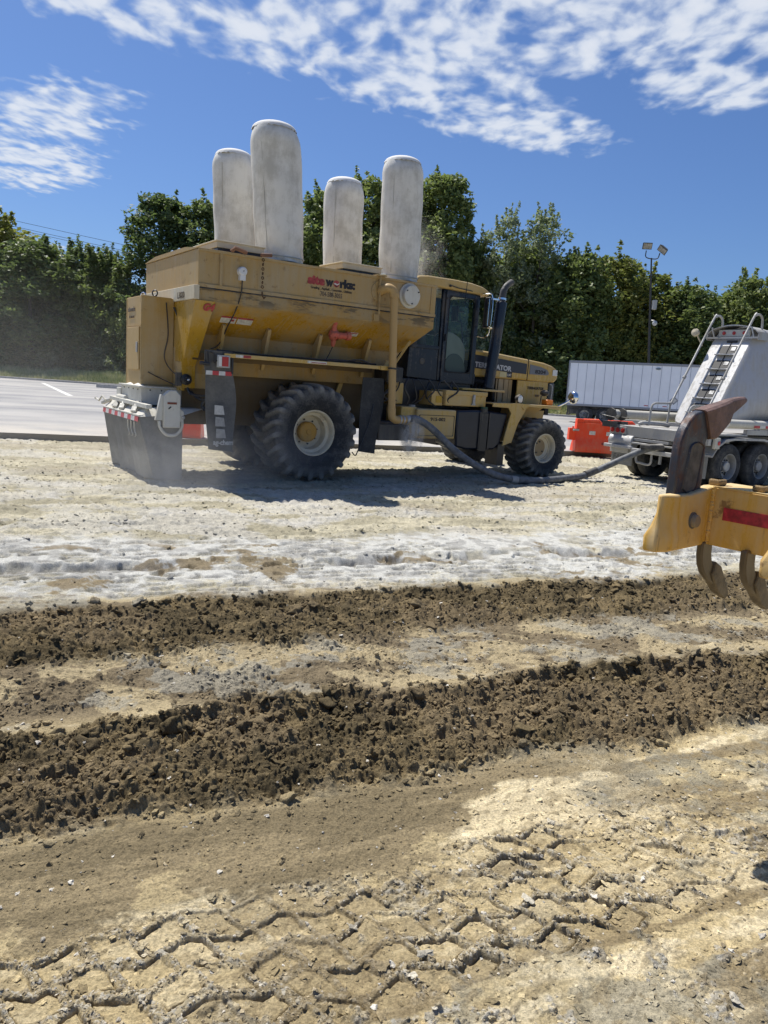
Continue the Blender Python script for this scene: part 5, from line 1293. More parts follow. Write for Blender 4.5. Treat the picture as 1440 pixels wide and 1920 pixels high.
# cover sloping from the box out to the skirt rail
cv = MB(); cv.add([(-3.12, 0.48, 1.085), (-3.12, 3.0, 1.085), (-2.94, 3.0, 1.25), (-2.94, 0.62, 1.22), (-2.0, 0.62, 1.24), (-2.0, 3.0, 1.26), (-2.35, 0.48, 1.14)], [(0, 1, 2, 3), (0, 3, 4, 6), (3, 2, 5, 4)])
cv.build('spreader_cover', mt['white'], T_)
bm1 = MB(); bm1.box(-3.14, -3.06, 0.5, 2.98, 1.085, 1.115); bm1.beam((-2.99, 0.42, 1.26), (-3.02, 2.75, 1.29), 0.10, 0.07); bm1.tube([(-2.98, 1.9, 1.33), (-2.98, 2.45, 1.33)], 0.05, 10); bm1.box(-2.98, -2.9, 2.3, 2.6, 1.3, 1.5)
bm1.build('frame_beam', mt['white'], T_, bevel=0.008)
cr = MB()
for y, s in ((0.95, 1), (1.75, 1), (2.2, 1)):
    cr.beam((-2.98, y + 0.18, 1.30), (-3.06, y + 0.06, 1.22), 0.05, 0.05); cr.beam((-3.06, y + 0.06, 1.22), (-3.12, y - 0.04, 1.14), 0.09, 0.05)
cr.beam((-3.0, 2.95, 1.24), (-3.12, 3.1, 1.16), 0.09, 0.05); cr.tube([(-3.10, 2.95, 1.22), (-3.12, 3.12, 1.30), (-3.16, 3.22, 1.20), (-3.18, 3.4, 1.24)], 0.02, 6); cr.ball((-3.18, 3.4, 1.24), 0.03, 8)
cr.build('crank_bracket', mt['white'], T_, bevel=0.005)
# hanging skirt: rear sheet then near side sheet, with folds
def skirt():
    outline = [(-2.5, 3.0), (-3.13, 3.0), (-3.14, 2.2), (-3.14, 1.4), (-3.13, 0.50), (-2.7, 0.47), (-2.40, 0.46)]
    pts = [(outline[0][0], outline[0][1])]; 
    for a_, b_ in zip(outline[:-1], outline[1:]):
        for k2 in range(1, 15): pts.append((a_[0] + (b_[0] - a_[0]) * k2 / 14, a_[1] + (b_[1] - a_[1]) * k2 / 14))
    n = len(pts); nz = 26; V = []; dirt = []
    for s in (0, 1):
        for i in range(nz + 1):
            t = i / nz
            for j, (x, y) in enumerate(pts):
                rear = x < -3.10; corner = math.exp(-((x + 3.13) ** 2 + (y - 0.5) ** 2) / 0.02)
                fold = 0.0
                xx, yy = x, y
                if rear:
                    fold = 0.035 * math.sin(y * 7.0 + 0.6) * t + 0.02 * math.sin(y * 15 + t * 2) * t + 0.06 * math.exp(-((y - 2.45 + 0.35 * t) / 0.10) ** 2) * t
                    xx += 0.20 * t - fold
                else:
                    yy += 0.02 * math.sin(x * 9 + t * 2) * t; xx += 0.18 * t * max(0, (-2.6 - x) / 0.53)
                xx += corner * 0.08 * t ** 3; yy += corner * 0.03 * t ** 3
                nx_ = 0.012 * s
                ztop = 1.09 if y < 2.98 or rear else 1.09
                ztop = 1.085 + 0.06 * max(0, (x + 3.13) / 0.73) if y < 0.6 else 1.085
                V.append((xx + nx_ * (1 if rear else 0), yy + nx_ * (0 if rear else 1), ztop + (0.012 - ztop) * t)); dirt.append(0.18 + 0.35 * t)
    o2 = (nz + 1) * n; F = []
    for i in range(nz):
        for j in range(n - 1):
            a_ = i * n + j; F.append((a_, a_ + 1, a_ + n + 1, a_ + n)); F.append((o2 + a_, o2 + a_ + n, o2 + a_ + n + 1, o2 + a_ + 1))
        for j in (0, n - 1): a_ = i * n + j; F.append((a_, a_ + n, o2 + a_ + n, o2 + a_))
    o = MB().add(V, F).build('skirt', mt['skirt'], T_, ang=50)
    d = o.data.attributes.new('dirt', 'FLOAT', 'POINT'); d.data.foreach_set('value', np.array(dirt, np.float32)); return o
sk = skirt()
tape_strip((-3.146, 0.52, 1.0), (-3.146, 2.95, 1.0), 0.08, (0.1, 0, 1), (-1, 0, 0), 11, sk)
mk_ = MB()
for y in (0.75, 0.95, 1.15): mk_.tube(smooth_path([(-3.145, y, 0.98), (-3.13, y + 0.03, 0.86), (-3.12, y - 0.03, 0.76), (-3.115, y + 0.05, 0.72)], 4), [0.012] * 9 + [0.004] * 4, 6)
mk_.build('powder_drip', mt['white'], sk)
# chain case at the near end
cc_ = MB(); cc_.xz([(-2.76, 0.92), (-2.47, 0.92), (-2.47, 1.47), (-2.55, 1.56), (-2.66, 1.56), (-2.76, 1.47)], 0.36, 0.47)
gc = cc_.build('chain_case', mt['white'], T_, bevel=0.014)
q_ = MB(); q_.xz([(-2.89, 1.04), (-2.76, 1.04), (-2.76, 1.46), (-2.80, 1.48)], 0.40, 0.47); q_.xz([(-2.47, 1.02), (-2.40, 1.02), (-2.40, 1.2), (-2.47, 1.24)], 0.40, 0.47)
q_.tube(smooth_path([(-2.82, 0.42, 1.03), (-2.80, 0.42, 0.92), (-2.71, 0.42, 0.81), (-2.61, 0.42, 0.785), (-2.51, 0.42, 0.81), (-2.43, 0.42, 0.92), (-2.42, 0.42, 1.03)], 5), 0.028, 10)
q_.build('case_bracket', mt['white'], gc, bevel=0.005)
MB().box(-2.70, -2.54, 0.352, 0.36, 1.32, 1.355).build('case_sticker', plain('faded_red_label', (0.2, 0.06, 0.04), 0.7), gc)
MB().tube([(-2.68, 0.352, 1.24), (-2.64, 0.352, 1.28)], 0.010, 6).build('case_mark', mt['ink'], gc)
MB().ball((-2.41, 0.4, 1.10), 0.035, 10).build('shaft_end', mt['alu'], gc)

# tyres -----------------------------------------------------------
def ag_wheel(cx, cz, R_, w, rim, nl_, near=True, lugh=0.05, tone=0.5, deep=0.3):
    root = empty('wheel', (0, 0, 0)); root.parent = T_
    y0 = 0.0 if near else 3.3; s = 1 if near else -1
    nt_ = nl_ * 14; hw = w / 2
    half = [(rim, 0.40), (rim + 0.02, 0.43), (rim + 0.10 * (R_ - rim), 0.455), (rim + 0.35 * (R_ - rim), 0.495), (rim + 0.55 * (R_ - rim), 0.5), (rim + 0.68 * (R_ - rim), 0.49), (rim + 0.78 * (R_ - rim), 0.465)]
    Rb = R_ - lugh
    for k2 in range(1, 10): t = k2 / 9; half.append((rim + 0.78 * (R_ - rim) + (Rb - rim - 0.78 * (R_ - rim)) * math.sin(t * PI_ / 2) ** 0.85, 0.465 * math.cos(t * PI_ / 2) ** 0.72))
    prof = half + [(r, -y) for r, y in half[::-1][1:]]
    ns = len(prof); th = np.linspace(0, 2 * PI_, nt_, endpoint=False); V = np.zeros((ns, nt_, 3), np.float32); D = np.zeros((ns, nt_), np.float32)
    for i, (r, yf) in enumerate(prof):
        sg = 1 if yf >= 0 else -1; ay = abs(yf) * 2
        ph = (th * nl_ / (2 * PI_) + (0.5 if sg > 0 else 0) + 0.85 * ay ** 1.3 * 1.0) % 1
        on = sst(0.20, 0.30, ph) * sst(0.70, 0.60, ph) * float(sst(0.03, 0.10, ay)) * float(sst(rim + 0.60 * (R_ - rim), rim + 0.76 * (R_ - rim), r))
        # radial on the tread, sideways on the shoulder
        k3 = float(sst(1.0, 0.80, ay)); rr_ = r + on * lugh * (0.45 + 0.55 * k3); yy = yf * w + sg * on * lugh * 0.35 * (1 - k3)
        V[i, :, 0] = cx + rr_ * np.cos(th); V[i, :, 2] = cz + rr_ * np.sin(th); V[i, :, 1] = y0 + s * (hw - yy)
        V[i, :, 2] = np.maximum(V[i, :, 2], -0.015 + 0.0 * V[i, :, 2])
        D[i] = tone * float(sst(rim + 0.36 * (R_ - rim), rim + 0.66 * (R_ - rim), r)) * (0.45 + 0.65 * on) + 0.02  # dust on the lugs; darker grooves paint in the relief shading
    F = [(i * nt_ + j, i * nt_ + (j + 1) % nt_, (i + 1) * nt_ + (j + 1) % nt_, (i + 1) * nt_ + j) for i in range(ns - 1) for j in range(nt_)]
    o = MB().add(V.reshape(-1, 3).tolist(), F).build('tyre', mt['rubber'], root, ang=38)
    d = o.data.attributes.new('dirt', 'FLOAT', 'POINT'); d.data.foreach_set('value', D.ravel())
    yb = 0.09 * w; c0_ = (cx, y0 + s * yb, cz)
    rp = [(rim + 0.005, 0.02), (rim + 0.012, 0.0), (rim - 0.012, -0.006), (rim - 0.03, 0.015), (rim - 0.04, 0.06), (rim - 0.045, 0.13), (rim - 0.10, 0.16), (rim - 0.11, deep - 0.02), (rim - 0.14, deep), (0.0006, deep)]
    rm = MB().lathe([(r, s * h_) for r, h_ in rp], c0_, (0, 1, 0), 56).build('rim', mt['cream'], root)
    return root, c0_, s
r1, c1_, s1 = ag_wheel(0.0, 0.905, 0.925, 1.08, 0.425, 22, True, 0.07, 0.6, 0.36)
hb = MB(); hb.lathe([(0.19, 0.36), (0.19, 0.26), (0.17, 0.245), (0.05, 0.24), (0.04, 0.225), (0.0006, 0.225)], (0, c1_[1], c1_[2]), (0, 1, 0), 36)
for k_ in range(18): a_ = 2 * PI_ * k_ / 18; hb.tube([(0.165 * math.cos(a_), c1_[1] + 0.25, c1_[2] + 0.165 * math.sin(a_)), (0.165 * math.cos(a_), c1_[1] + 0.232, c1_[2] + 0.165 * math.sin(a_))], 0.011, 6)
hb.build('hub', mt['hub'], r1)
q_ = MB()
for k_ in range(8): a_ = 2 * PI_ * k_ / 8 + 0.2; q_.tube([(0.235 * math.cos(a_), c1_[1] + 0.36, c1_[2] + 0.235 * math.sin(a_)), (0.235 * math.cos(a_), c1_[1] + 0.335, c1_[2] + 0.235 * math.sin(a_))], 0.017, 6)
q_.build('wheel_nuts', mt['black'], r1)
ag_wheel(0.0, 0.905, 0.925, 1.08, 0.425, 22, False, 0.07, 0.8, 0.30)
r2, c2_, s2 = ag_wheel(6.05, 0.665, 0.685, 0.79, 0.335, 22, True, 0.055, 0.62, 0.20)
q_ = MB(); q_.lathe([(0.262, 0.13), (0.255, 0.20), (0.12, 0.19), (0.0006, 0.185)], (6.05, c2_[1], c2_[2]), (0, 1, 0), 30); q_.build('hub', dusty('front_disc', (0.30, 0.22, 0.12), dust=(0.36, 0.3, 0.2), amount=0.4, rust=0.4), r2)
q_ = MB(); q_.tube([(6.05, c2_[1] + 0.17, c2_[2] + 0.14), (6.05, c2_[1] + 0.20, c2_[2] + 0.14)], 0.022, 8)
for a_ in (2.3, 4.1, 5.6): q_.tube([(6.05 + .14 * math.cos(a_), c2_[1] + 0.16, c2_[2] + .14 * math.sin(a_)), (6.05 + .14 * math.cos(a_), c2_[1] + 0.195, c2_[2] + .14 * math.sin(a_))], 0.018, 6)
q_.build('wheel_nuts', mt['greybox'], r2)
ag_wheel(6.05, 0.665, 0.685, 0.79, 0.335, 22, False, 0.055, 0.5, 0.20)

# cab --------------------------------------------------------------
ca = MB()
yA, yB = 0.92, 2.38
# lower shell with sloping rear, pillars, sills
ca.xz([(2.60, 2.08), (4.50, 2.0), (4.50, 2.25), (3.40, 2.25), (3.40, 2.72), (2.62, 2.72)], yA + 0.02, yB)
ca.box(3.40, 3.53, yA, yA + 0.08, 2.05, 4.0); ca.box(4.30, 4.44, yA, yA + 0.07, 2.0, 3.98); ca.box(2.62, 3.40, yA, yA + 0.06, 2.7, 2.78)
ca.box(3.40, 3.53, yB - 0.07, yB, 2.05, 4.0); ca.box(4.32, 4.42, yB - 0.06, yB, 2.0, 3.98); ca.box(2.70, 2.80, yB - 0.06, yB, 2.7, 4.0); ca.box(2.70, 2.80, yA, yA + 0.06, 2.78, 4.0)
ca.box(3.40, 4.44, yA, yA + 0.07, 3.86, 4.0); ca.box(2.7, 4.44, yB - 0.06, yB, 3.86, 4.0); ca.box(3.53, 4.30, yB - 0.06, yB, 2.0, 2.75); ca.box(3.53, 4.30, yA, yA + 0.05, 2.0, 2.22)
ca.box(4.38, 4.46, yA, yB, 2.0, 2.55); ca.box(2.62, 2.70, yA, yB, 2.7, 2.95)
cabo = ca.build('cab', mt['cabblue'], T_, bevel=0.012)
rf = MB(); V = []
prof = [(2.62, 3.99), (2.60, 4.08), (2.66, 4.16), (2.9, 4.19), (3.6, 4.20), (4.1, 4.185), (4.42, 4.14), (4.60, 4.07), (4.62, 3.98), (4.55, 3.94), (4.4, 3.97), (3.2, 3.99)]
rf.xz(prof, yA - 0.10, yB + 0.10); rf.build('cab_roof', mt['clean'], cabo, bevel=0.035)
q_ = MB(); q_.tube([(3.50, yA - 0.11, 4.03), (3.50, yA - 0.13, 4.06), (3.7, yA - 0.12, 4.03), (4.1, yA - 0.12, 4.01)], 0.010, 6); q_.ball((3.48, yA - 0.12, 4.05), 0.03, 8); q_.tube([(3.95, yA - 0.10, 4.18), (3.93, yA - 0.10, 3.75)], 0.008, 5)
q_.build('grab_wire', mt['black'], cabo)
gl2 = MB()
# door glass, quarter glass, windscreen, far side glass, rear glass
def pane_xz(x0, x1, y, z0, z1): gl2.add([(x0, y, z0), (x1, y, z0), (x1, y, z1), (x0, y, z1)], [(0, 1, 2, 3)])
def pane_yz(x, y0, y1, z0, z1): gl2.add([(x, y0, z0), (x, y1, z0), (x, y1, z1), (x, y0, z1)], [(0, 1, 2, 3)])
pane_xz(3.50, 4.33, yA + 0.012, 2.20, 3.92); pane_xz(2.79, 3.42, yA + 0.03, 2.77, 3.97); pane_xz(3.5, 4.34, yB - 0.03, 2.74, 3.88); pane_xz(2.79, 3.42, yB - 0.03, 2.70, 3.97)
pane_yz(4.43, yA + 0.05, yB - 0.04, 2.5, 3.97); pane_yz(2.66, yA + 0.04, yB - 0.04, 2.9, 3.98)
gl2.build('window_glass', mt['glass'], cabo)
dr2 = MB()
def frame(mb, x0, x1, z0, z1, y0, y1, w, rad=0.1):
    n = 6
    def rr(x0, x1, z0, z1, r):
        o = []
        for cx_, cz_, a0 in ((x1 - r, z1 - r, 0), (x0 + r, z1 - r, PI_ / 2), (x0 + r, z0 + r, PI_), (x1 - r, z0 + r, 1.5 * PI_)):
            o += [(cx_ + r * math.cos(a0 + k2 * PI_ / 2 / n), cz_ + r * math.sin(a0 + k2 * PI_ / 2 / n)) for k2 in range(n + 1)]
        return o
    A = rr(x0, x1, z0, z1, max(0.02, rad * 0.4)); B = rr(x0 + w, x1 - w, z0 + w, z1 - w, rad); k4 = len(A)
    vs_ = [(x, y0, z) for x, z in A] + [(x, y0, z) for x, z in B] + [(x, y1, z) for x, z in A] + [(x, y1, z) for x, z in B]
    F = []
    for i in range(k4):
        j = (i + 1) % k4; F += [(i, j, k4 + j, k4 + i), (2 * k4 + i, 3 * k4 + i, 3 * k4 + j, 2 * k4 + j), (i, 2 * k4 + i, 2 * k4 + j, j), (k4 + i, k4 + j, 3 * k4 + j, 3 * k4 + i)]
    mb.add(vs_, F)
frame(dr2, 3.47, 4.38, 2.02, 3.94, yA - 0.035, yA + 0.02, 0.085, 0.11)
dr2.box(3.55, 4.30, yA - 0.03, yA + 0.015, 2.05, 2.24)
do = dr2.build('cab_door', mt['cabblue'], cabo, bevel=0.006)
q_ = MB(); frame(q_, 3.55, 4.30, 2.24, 3.87, yA - 0.040, yA - 0.030, 0.02, 0.1); q_.build('door_seal', mt['grille'], do)
q_ = MB(); q_.ball((3.50, yA - 0.05, 3.80), 0.018, 8); q_.box(3.50, 3.54, yA - 0.07, yA - 0.035, 2.9, 3.05); q_.build('door_handle', mt['black'], do)
q_ = MB(); q_.lathe([(0.065, -0.01), (0.07, 0.0), (0.0006, -0.012)], (2.98, yA + 0.02, 2.43), (0, 1, 0), 20); q_.build('vent_cap', mt['greybox'], cabo)
se_ = MB(); se_.box(3.4, 3.9, 1.35, 1.9, 2.3, 2.62); se_.hexa([(3.25, 1.35, 2.6), (3.45, 1.35, 2.6), (3.45, 1.9, 2.6), (3.25, 1.9, 2.6)], [(3.15, 1.38, 3.35), (3.3, 1.38, 3.35), (3.3, 1.87, 3.35), (3.15, 1.87, 3.35)]); se_.build('seat', mt['seat'], cabo, bevel=0.06)
ds = MB(); V = []
dsp = [(3.56, 2.2), (4.22, 2.2), (4.22, 2.75), (4.16, 2.88), (4.02, 3.02), (3.85, 3.10), (3.66, 3.12), (3.56, 3.11)]
ds.xz(dsp, 1.02, 1.06); ds.build('console', plain('console_grey', (0.30, 0.31, 0.28), 0.6, var=0.08), cabo, bevel=0.02)
ds = MB(); ds.xz([(3.60, 2.24)] + [(3.92 + 0.32 * math.cos(a_), 2.24 + 0.42 * math.sin(a_)) for a_ in np.linspace(PI_, 0, 14)] , 1.0, 1.02); ds.build('console', plain('console_dark', (0.10, 0.12, 0.12), 0.6), cabo)
sw = MB(); sw.lathe([(0.19, -0.015), (0.205, 0), (0.19, 0.015), (0.175, 0), (0.19, -0.015)], (4.02, 1.65, 3.12), (-0.5, 0, 0.85), 28); sw.tube([(4.02, 1.65, 3.12), (4.2, 1.65, 2.6)], 0.03, 8); sw.beam((3.86, 1.65, 3.03), (4.18, 1.65, 3.21), 0.04, 0.02); sw.build('steering_wheel', mt['black'], cabo)
mo = MB(); mo.box(4.0, 4.04, 1.15, 1.35, 3.38, 3.70); mo.tube([(4.02, 1.3, 3.6), (4.3, 1.3, 3.62)], 0.018, 6); mo.tube([(4.02, 1.3, 3.42), (4.18, 1.2, 3.36), (4.25, 1.1, 2.6)], 0.016, 6); mo.box(3.6, 4.25, 2.2, 2.26, 3.1, 3.2); mo.build('monitor', mt['black'], cabo)
mr = MB(); mr.box(4.42, 4.47, 0.56, 0.76, 3.26, 3.92); mro = mr.build('door_mirror', mt['black'], cabo, bevel=0.02)
MB().box(4.408, 4.42, 0.575, 0.61, 3.30, 3.88).build('mirror_glass', mt['chrome'], mro)
q_ = MB(); q_.tube(smooth_path([(4.40, yA, 3.98), (4.46, 0.72, 3.99), (4.52, 0.62, 3.96), (4.53, 0.6, 3.6), (4.50, 0.64, 3.1), (4.42, 0.9, 3.08)], 5), 0.014, 6); q_.build('mirror_arm', mt['chrome'], mro)
q_ = MB(); q_.box(4.44, 4.5, 2.32, 2.40, 3.2, 3.9); q_.tube([(4.4, 2.3, 3.8), (4.47, 2.36, 3.8)], 0.014, 6)
q_.build('door_mirror', mt['black'], cabo, bevel=0.01)

# hood ---------------------------------------------------------------
hd = MB()
side_ = [(4.42, 2.20), (4.42, 2.72), (4.52, 2.80), (5.3, 2.755), (6.2, 2.69), (6.7, 2.65), (6.98, 2.595), (7.12, 2.54), (7.19, 2.44), (7.20, 2.30), (7.12, 2.20), (6.9, 2.185), (6.15, 2.20)]
hd.xz(side_, 1.0, 2.30); hood = hd.build('hood', mt['clean'], T_, bevel=0.045, ang=30)
q_ = MB(); q_.box(6.16, 6.172, 0.985, 2.31, 2.21, 2.70); q_.build('hood_seam', mt['black'], hood)
dg_ = plain('hood_decal', (0.028, 0.032, 0.045), 0.35); dg2 = plain('hood_decal_grey', (0.16, 0.17, 0.19), 0.4)
MB().prism([(4.50, 0.986, 2.385), (6.12, 0.986, 2.345), (6.12, 0.986, 2.585), (5.3, 0.986, 2.64), (4.50, 0.986, 2.685)], (0, 0.006, 0)).build('hood_decal', dg_, hood)
MB().prism([(6.22, 0.986, 2.35), (6.78, 0.986, 2.355), (6.86, 0.986, 2.37), (6.87, 0.986, 2.42), (6.80, 0.986, 2.49), (6.6, 0.986, 2.54), (6.22, 0.986, 2.58)], (0, 0.006, 0)).build('hood_decal', dg2, hood)
text('TERRAGATOR', 0.155, (4.50, 0.985, 2.42), (1, 0, -0.035), FZ, mt['silver'], hood, bold=0.006, fit=1.13)
text('8204', 0.115, (6.40, 0.985, 2.385), (1, 0, 0.0), FZ, mt['ink'], hood, bold=0.004, fit=0.36)
MB().box(5.28, 5.50, 0.99, 1.0, 2.235, 2.355).build('maker_plate', plain('plate_cream', (0.55, 0.48, 0.26), 0.5), hood)
MB().box(5.50, 5.66, 0.988, 0.999, 2.235, 2.355).build('maker_plate', mt['ink'], hood)
text('CAT', 0.078, (5.505, 0.985, 2.265), FX, FZ, mt['sticker'], hood, bold=0.002, sx=0.85)
MB().box(4.88, 5.0, 0.99, 1.0, 2.225, 2.345).build('maker_plate', plain('plate_cream2', (0.55, 0.48, 0.26), 0.5), hood)
MB().box(7.0, 7.16, 0.982, 0.998, 2.36, 2.50).build('headlamp', mt['lamp'], hood, bevel=0.01)
en = MB(); en.box(4.5, 6.9, 1.3, 2.05, 1.35, 2.2); en.box(6.93, 7.05, 1.05, 2.25, 1.4, 2.2)
for k_ in range(5): en.tube([(4.5 + k_ * 0.11, 1.1, 1.55), (4.55 + k_ * 0.13, 1.05 + 0.03 * k_, 2.15)], 0.035, 8)
en.tube([(4.6, 1.1, 2.1), (5.1, 1.05, 2.05), (5.2, 1.1, 1.7)], 0.07, 10)
en.build('engine', mt['grille'], T_)
sp1 = MB(); sp1.box(5.90, 6.92, 1.02, 1.06, 1.62, 2.19); spo = sp1.build('side_panel', mt['clean'], T_, bevel=0.01)
text('TERRAGATOR', 0.085, (6.22, 1.013, 2.0), FX, FZ, mt['ink'], spo, bold=0.003, fit=0.55, shear=0.15)
text('8204', 0.07, (6.5, 1.013, 1.83), FX, FZ, mt['faded'], spo, bold=0.002)
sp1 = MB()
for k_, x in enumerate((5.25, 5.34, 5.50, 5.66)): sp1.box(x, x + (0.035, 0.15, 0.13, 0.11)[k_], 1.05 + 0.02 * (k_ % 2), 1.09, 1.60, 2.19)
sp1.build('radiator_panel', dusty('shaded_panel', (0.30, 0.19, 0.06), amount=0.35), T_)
q_ = MB(); q_.tube(smooth_path([(6.93, 0.98, 2.15), (6.99, 0.95, 2.1), (6.99, 0.95, 1.8), (6.97, 0.95, 1.6)], 5), 0.015, 6); q_.build('grab_rail', mt['alu'], T_)
q_ = MB(); q_.box(6.95, 7.12, 1.0, 2.3, 1.62, 2.18); q_.build('radiator_grille', plain('grille_grey', (0.12, 0.125, 0.12), 0.7, var=0.2, bump=0.8, bscale=60), T_, bevel=0.02)

# exhaust
ex = MB(); ex.tube([(4.78, 0.78, 1.95), (4.93, 0.76, 3.86)], 0.125, 24); ex.tube([(4.93, 0.76, 3.86), (4.932, 0.76, 3.89)], [0.125, 0.08], 24)
exo = ex.build('exhaust_stack', mt['cabblue'], T_, bevel=0.01)
q_ = MB(); q_.tube(smooth_path([(4.93, 0.76, 3.87), (4.945, 0.76, 4.02), (4.965, 0.76, 4.12), (5.02, 0.76, 4.22), (5.12, 0.76, 4.30), (5.19, 0.76, 4.34)], 5), [0.076] * 12 + [0.070] * 13 + [0.062], 18, cap=False); q_.build('exhaust_tip', dusty('sooty_pipe', (0.055, 0.055, 0.055), dust=(0.2, 0.19, 0.18), amount=0.2), exo)
q_ = MB(); q_.lathe([(0.09, -0.02), (0.095, -0.02), (0.095, 0.02), (0.09, 0.02)], (4.937, 0.76, 3.94), (0.08, 0, 1), 20); q_.box(4.60, 4.85, 0.74, 0.78, 3.90, 3.93); q_.tube([(4.66, 0.85, 3.3), (4.80, 0.80, 3.28)], 0.02, 6); q_.build('exhaust_clamp', mt['chrome'], exo)

# boxes along the side
b1 = MB(); b1.box(2.50, 3.55, 0.32, 1.1, 0.82, 1.44); bo = b1.build('battery_box', mt['clean'], T_, bevel=0.03)
q_ = MB(); frame(q_, 2.56, 3.50, 0.88, 1.32, 0.312, 0.32, 0.012, 0.03); q_.build('door_outline', mt['black'], bo)
q_ = MB(); q_.box(2.15, 2.55, 0.40, 1.0, 0.88, 1.47); q_.build('side_tank', mt['clean'], bo, bevel=0.02)
q_ = MB(); q_.lathe([(0.07, 0), (0.07, 0.06), (0.0006, 0.065)], (2.52, 0.55, 1.445), (0, 0, 1), 16); q_.build('filler_cap', mt['alu'], bo)
text('915-002', 0.095, (2.86, 0.318, 1.20), FX, FZ, mt['ink'], bo, bold=0.003, fit=0.40)
b2 = MB(); b2.xz([(3.55, 1.44), (3.58, 0.66), (3.85, 0.60), (4.68, 0.60), (4.86, 0.74), (5.02, 1.42), (4.3, 1.47)], 0.30, 1.05); tk = b2.build('fuel_tank', plain('tank_black', (0.010, 0.014, 0.026), 0.35, var=0.2, bump=0.15, bscale=8), T_, bevel=0.04)
q_ = MB(); q_.box(4.22, 4.42, 0.275, 0.30, 0.57, 1.40); q_.box(4.18, 4.21, 0.27, 0.30, 0.6, 1.42); q_.box(4.45, 4.48, 0.27, 0.30, 0.6, 1.42); q_.tube([(4.32, 0.33, 1.42), (4.32, 0.33, 1.50)], 0.09, 14)
q_.build('tank_strap', mt['black'], tk)
q_ = MB(); q_.tube([(4.32, 0.33, 1.50), (4.32, 0.33, 1.54)], 0.085, 14); q_.build('tank_cap', plain('green_cap', (0.02, 0.07, 0.04), 0.5), tk)
b3 = MB(); b3.box(3.30, 4.44, 0.42, 1.0, 1.53, 1.84); to = b3.build('toolbox', mt['clean'], T_, bevel=0.02)
q_ = MB(); q_.box(3.28, 4.46, 0.40, 1.0, 1.76, 1.86); q_.build('toolbox_lid', mt['clean'], to, bevel=0.015)
q_ = MB(); q_.box(4.03, 4.09, 0.375, 0.42, 1.58, 1.79); q_.box(4.01, 4.11, 0.38, 0.42, 1.56, 1.60); q_.build('latch', mt['alu'], to, bevel=0.004)
b3 = MB(); b3.box(2.98, 3.28, 0.50, 1.0, 1.52, 1.82); b3.box(3.9, 5.15, 0.62, 1.3, 1.88, 1.93); b3.box(3.2, 3.5, 1.0, 2.2, 1.6, 2.05); b3o = b3.build('step_box', mt['clean'], T_, bevel=0.01)
MB().box(3.10, 3.25, 0.49, 0.50, 1.58, 1.72).build('small_label', plain('yellow_label', (0.5, 0.3, 0.02), 0.5), b3o)
b4 = MB(); b4.box(2.05, 2.32, 0.6, 0.95, 1.5, 1.95); b4.build('valve_block', mt['clean'], T_, bevel=0.03)
b4 = MB(); b4.box(1.62, 2.0, 0.2, 0.7, 1.95, 2.24); b4.box(1.55, 2.1, 0.25, 1.0, 0.84, 1.15); b4.box(1.62, 4.4, 0.95, 2.3, 1.12, 2.05); b4.box(3.6, 4.9, 1.0, 2.3, 0.62, 1.4)
b4.build('engine_cover_fill', mt['black'], T_, bevel=0.02)  # cover extended as an added black mass, keeping under-cab gaps dark
b4 = MB(); b4.box(1.50, 2.25, 0.20, 0.9, 0.78, 1.10); b4.build('lower_guard', mt['greybox'], T_, bevel=0.02)
b4 = MB()
q3 = random.Random(11)
for k_ in range(13):
    x = 1.75 + 0.16 * k_ + q3.uniform(-.05, .05); y = q3.uniform(0.45, 0.75)
    b4.tube(smooth_path([(x, y, 2.05), (x + q3.uniform(-.15, .2), y - 0.08, 1.85), (x + q3.uniform(-.2, .25), y - 0.05, 1.65), (x + q3.uniform(-.25, .3), y, 1.5)], 4), q3.uniform(0.012, 0.024), 6)
b4.build('hydraulic_hose', plain('hose_black', (0.03, 0.03, 0.032), 0.4), T_)
# front fender
fd = MB()
top = [(4.48, 1.64), (5.35, 1.66), (6.62, 1.60), (6.62, 1.565), (5.55, 1.60), (5.36, 1.50), (5.22, 1.25), (5.12, 0.78), (4.86, 0.70), (4.92, 0.98), (5.04, 1.44), (4.95, 1.55), (4.48, 1.56)]
fd.xz(top, 0.22, 0.25)
fd.box(4.48, 6.64, 0.25, 1.0, 1.615, 1.645); fd.xz([(5.36, 1.60), (5.55, 1.60), (5.30, 1.20), (5.15, 0.76), (5.09, 0.78), (5.2, 1.25)], 0.25, 0.85)
fdo = fd.build('front_fender', mt['clean'], T_)
fd = MB(); fd.xz([(5.46, 1.60), (6.62, 1.585), (6.1, 1.28), (5.8, 1.2)], 0.80, 0.85); fd.xz([(6.1, 1.0), (6.75, 1.05), (6.8, 1.5), (6.1, 1.5)], 0.95, 1.1); fd.build('fender_inner', mt['clean'], fdo)
fl_ = MB(); fl_.box(4.8, 5.0, 0.3, 0.7, 0.25, 0.75); fl_.build('mud_flap', mt['black'], T_)
lp_ = MB(); lp_.lathe([(0.10, 0.0), (0.105, 0.05), (0.07, 0.12), (0.0006, 0.14)], (5.36, 0.30, 1.76), (-0.15, 1, 0), 20); lo = lp_.build('work_lamp', mt['black'], T_)
MB().lathe([(0.0006, -0.012), (0.06, -0.008), (0.088, 0.004)], (5.36, 0.30, 1.76), (-0.15, 1, 0), 20).build('lens', mt['lamp'], lo)
MB().tube([(5.36, 0.33, 1.70), (5.33, 0.22, 1.60), (5.42, 0.2, 1.52)], 0.014, 6).build('cable', mt['clean'], lo)
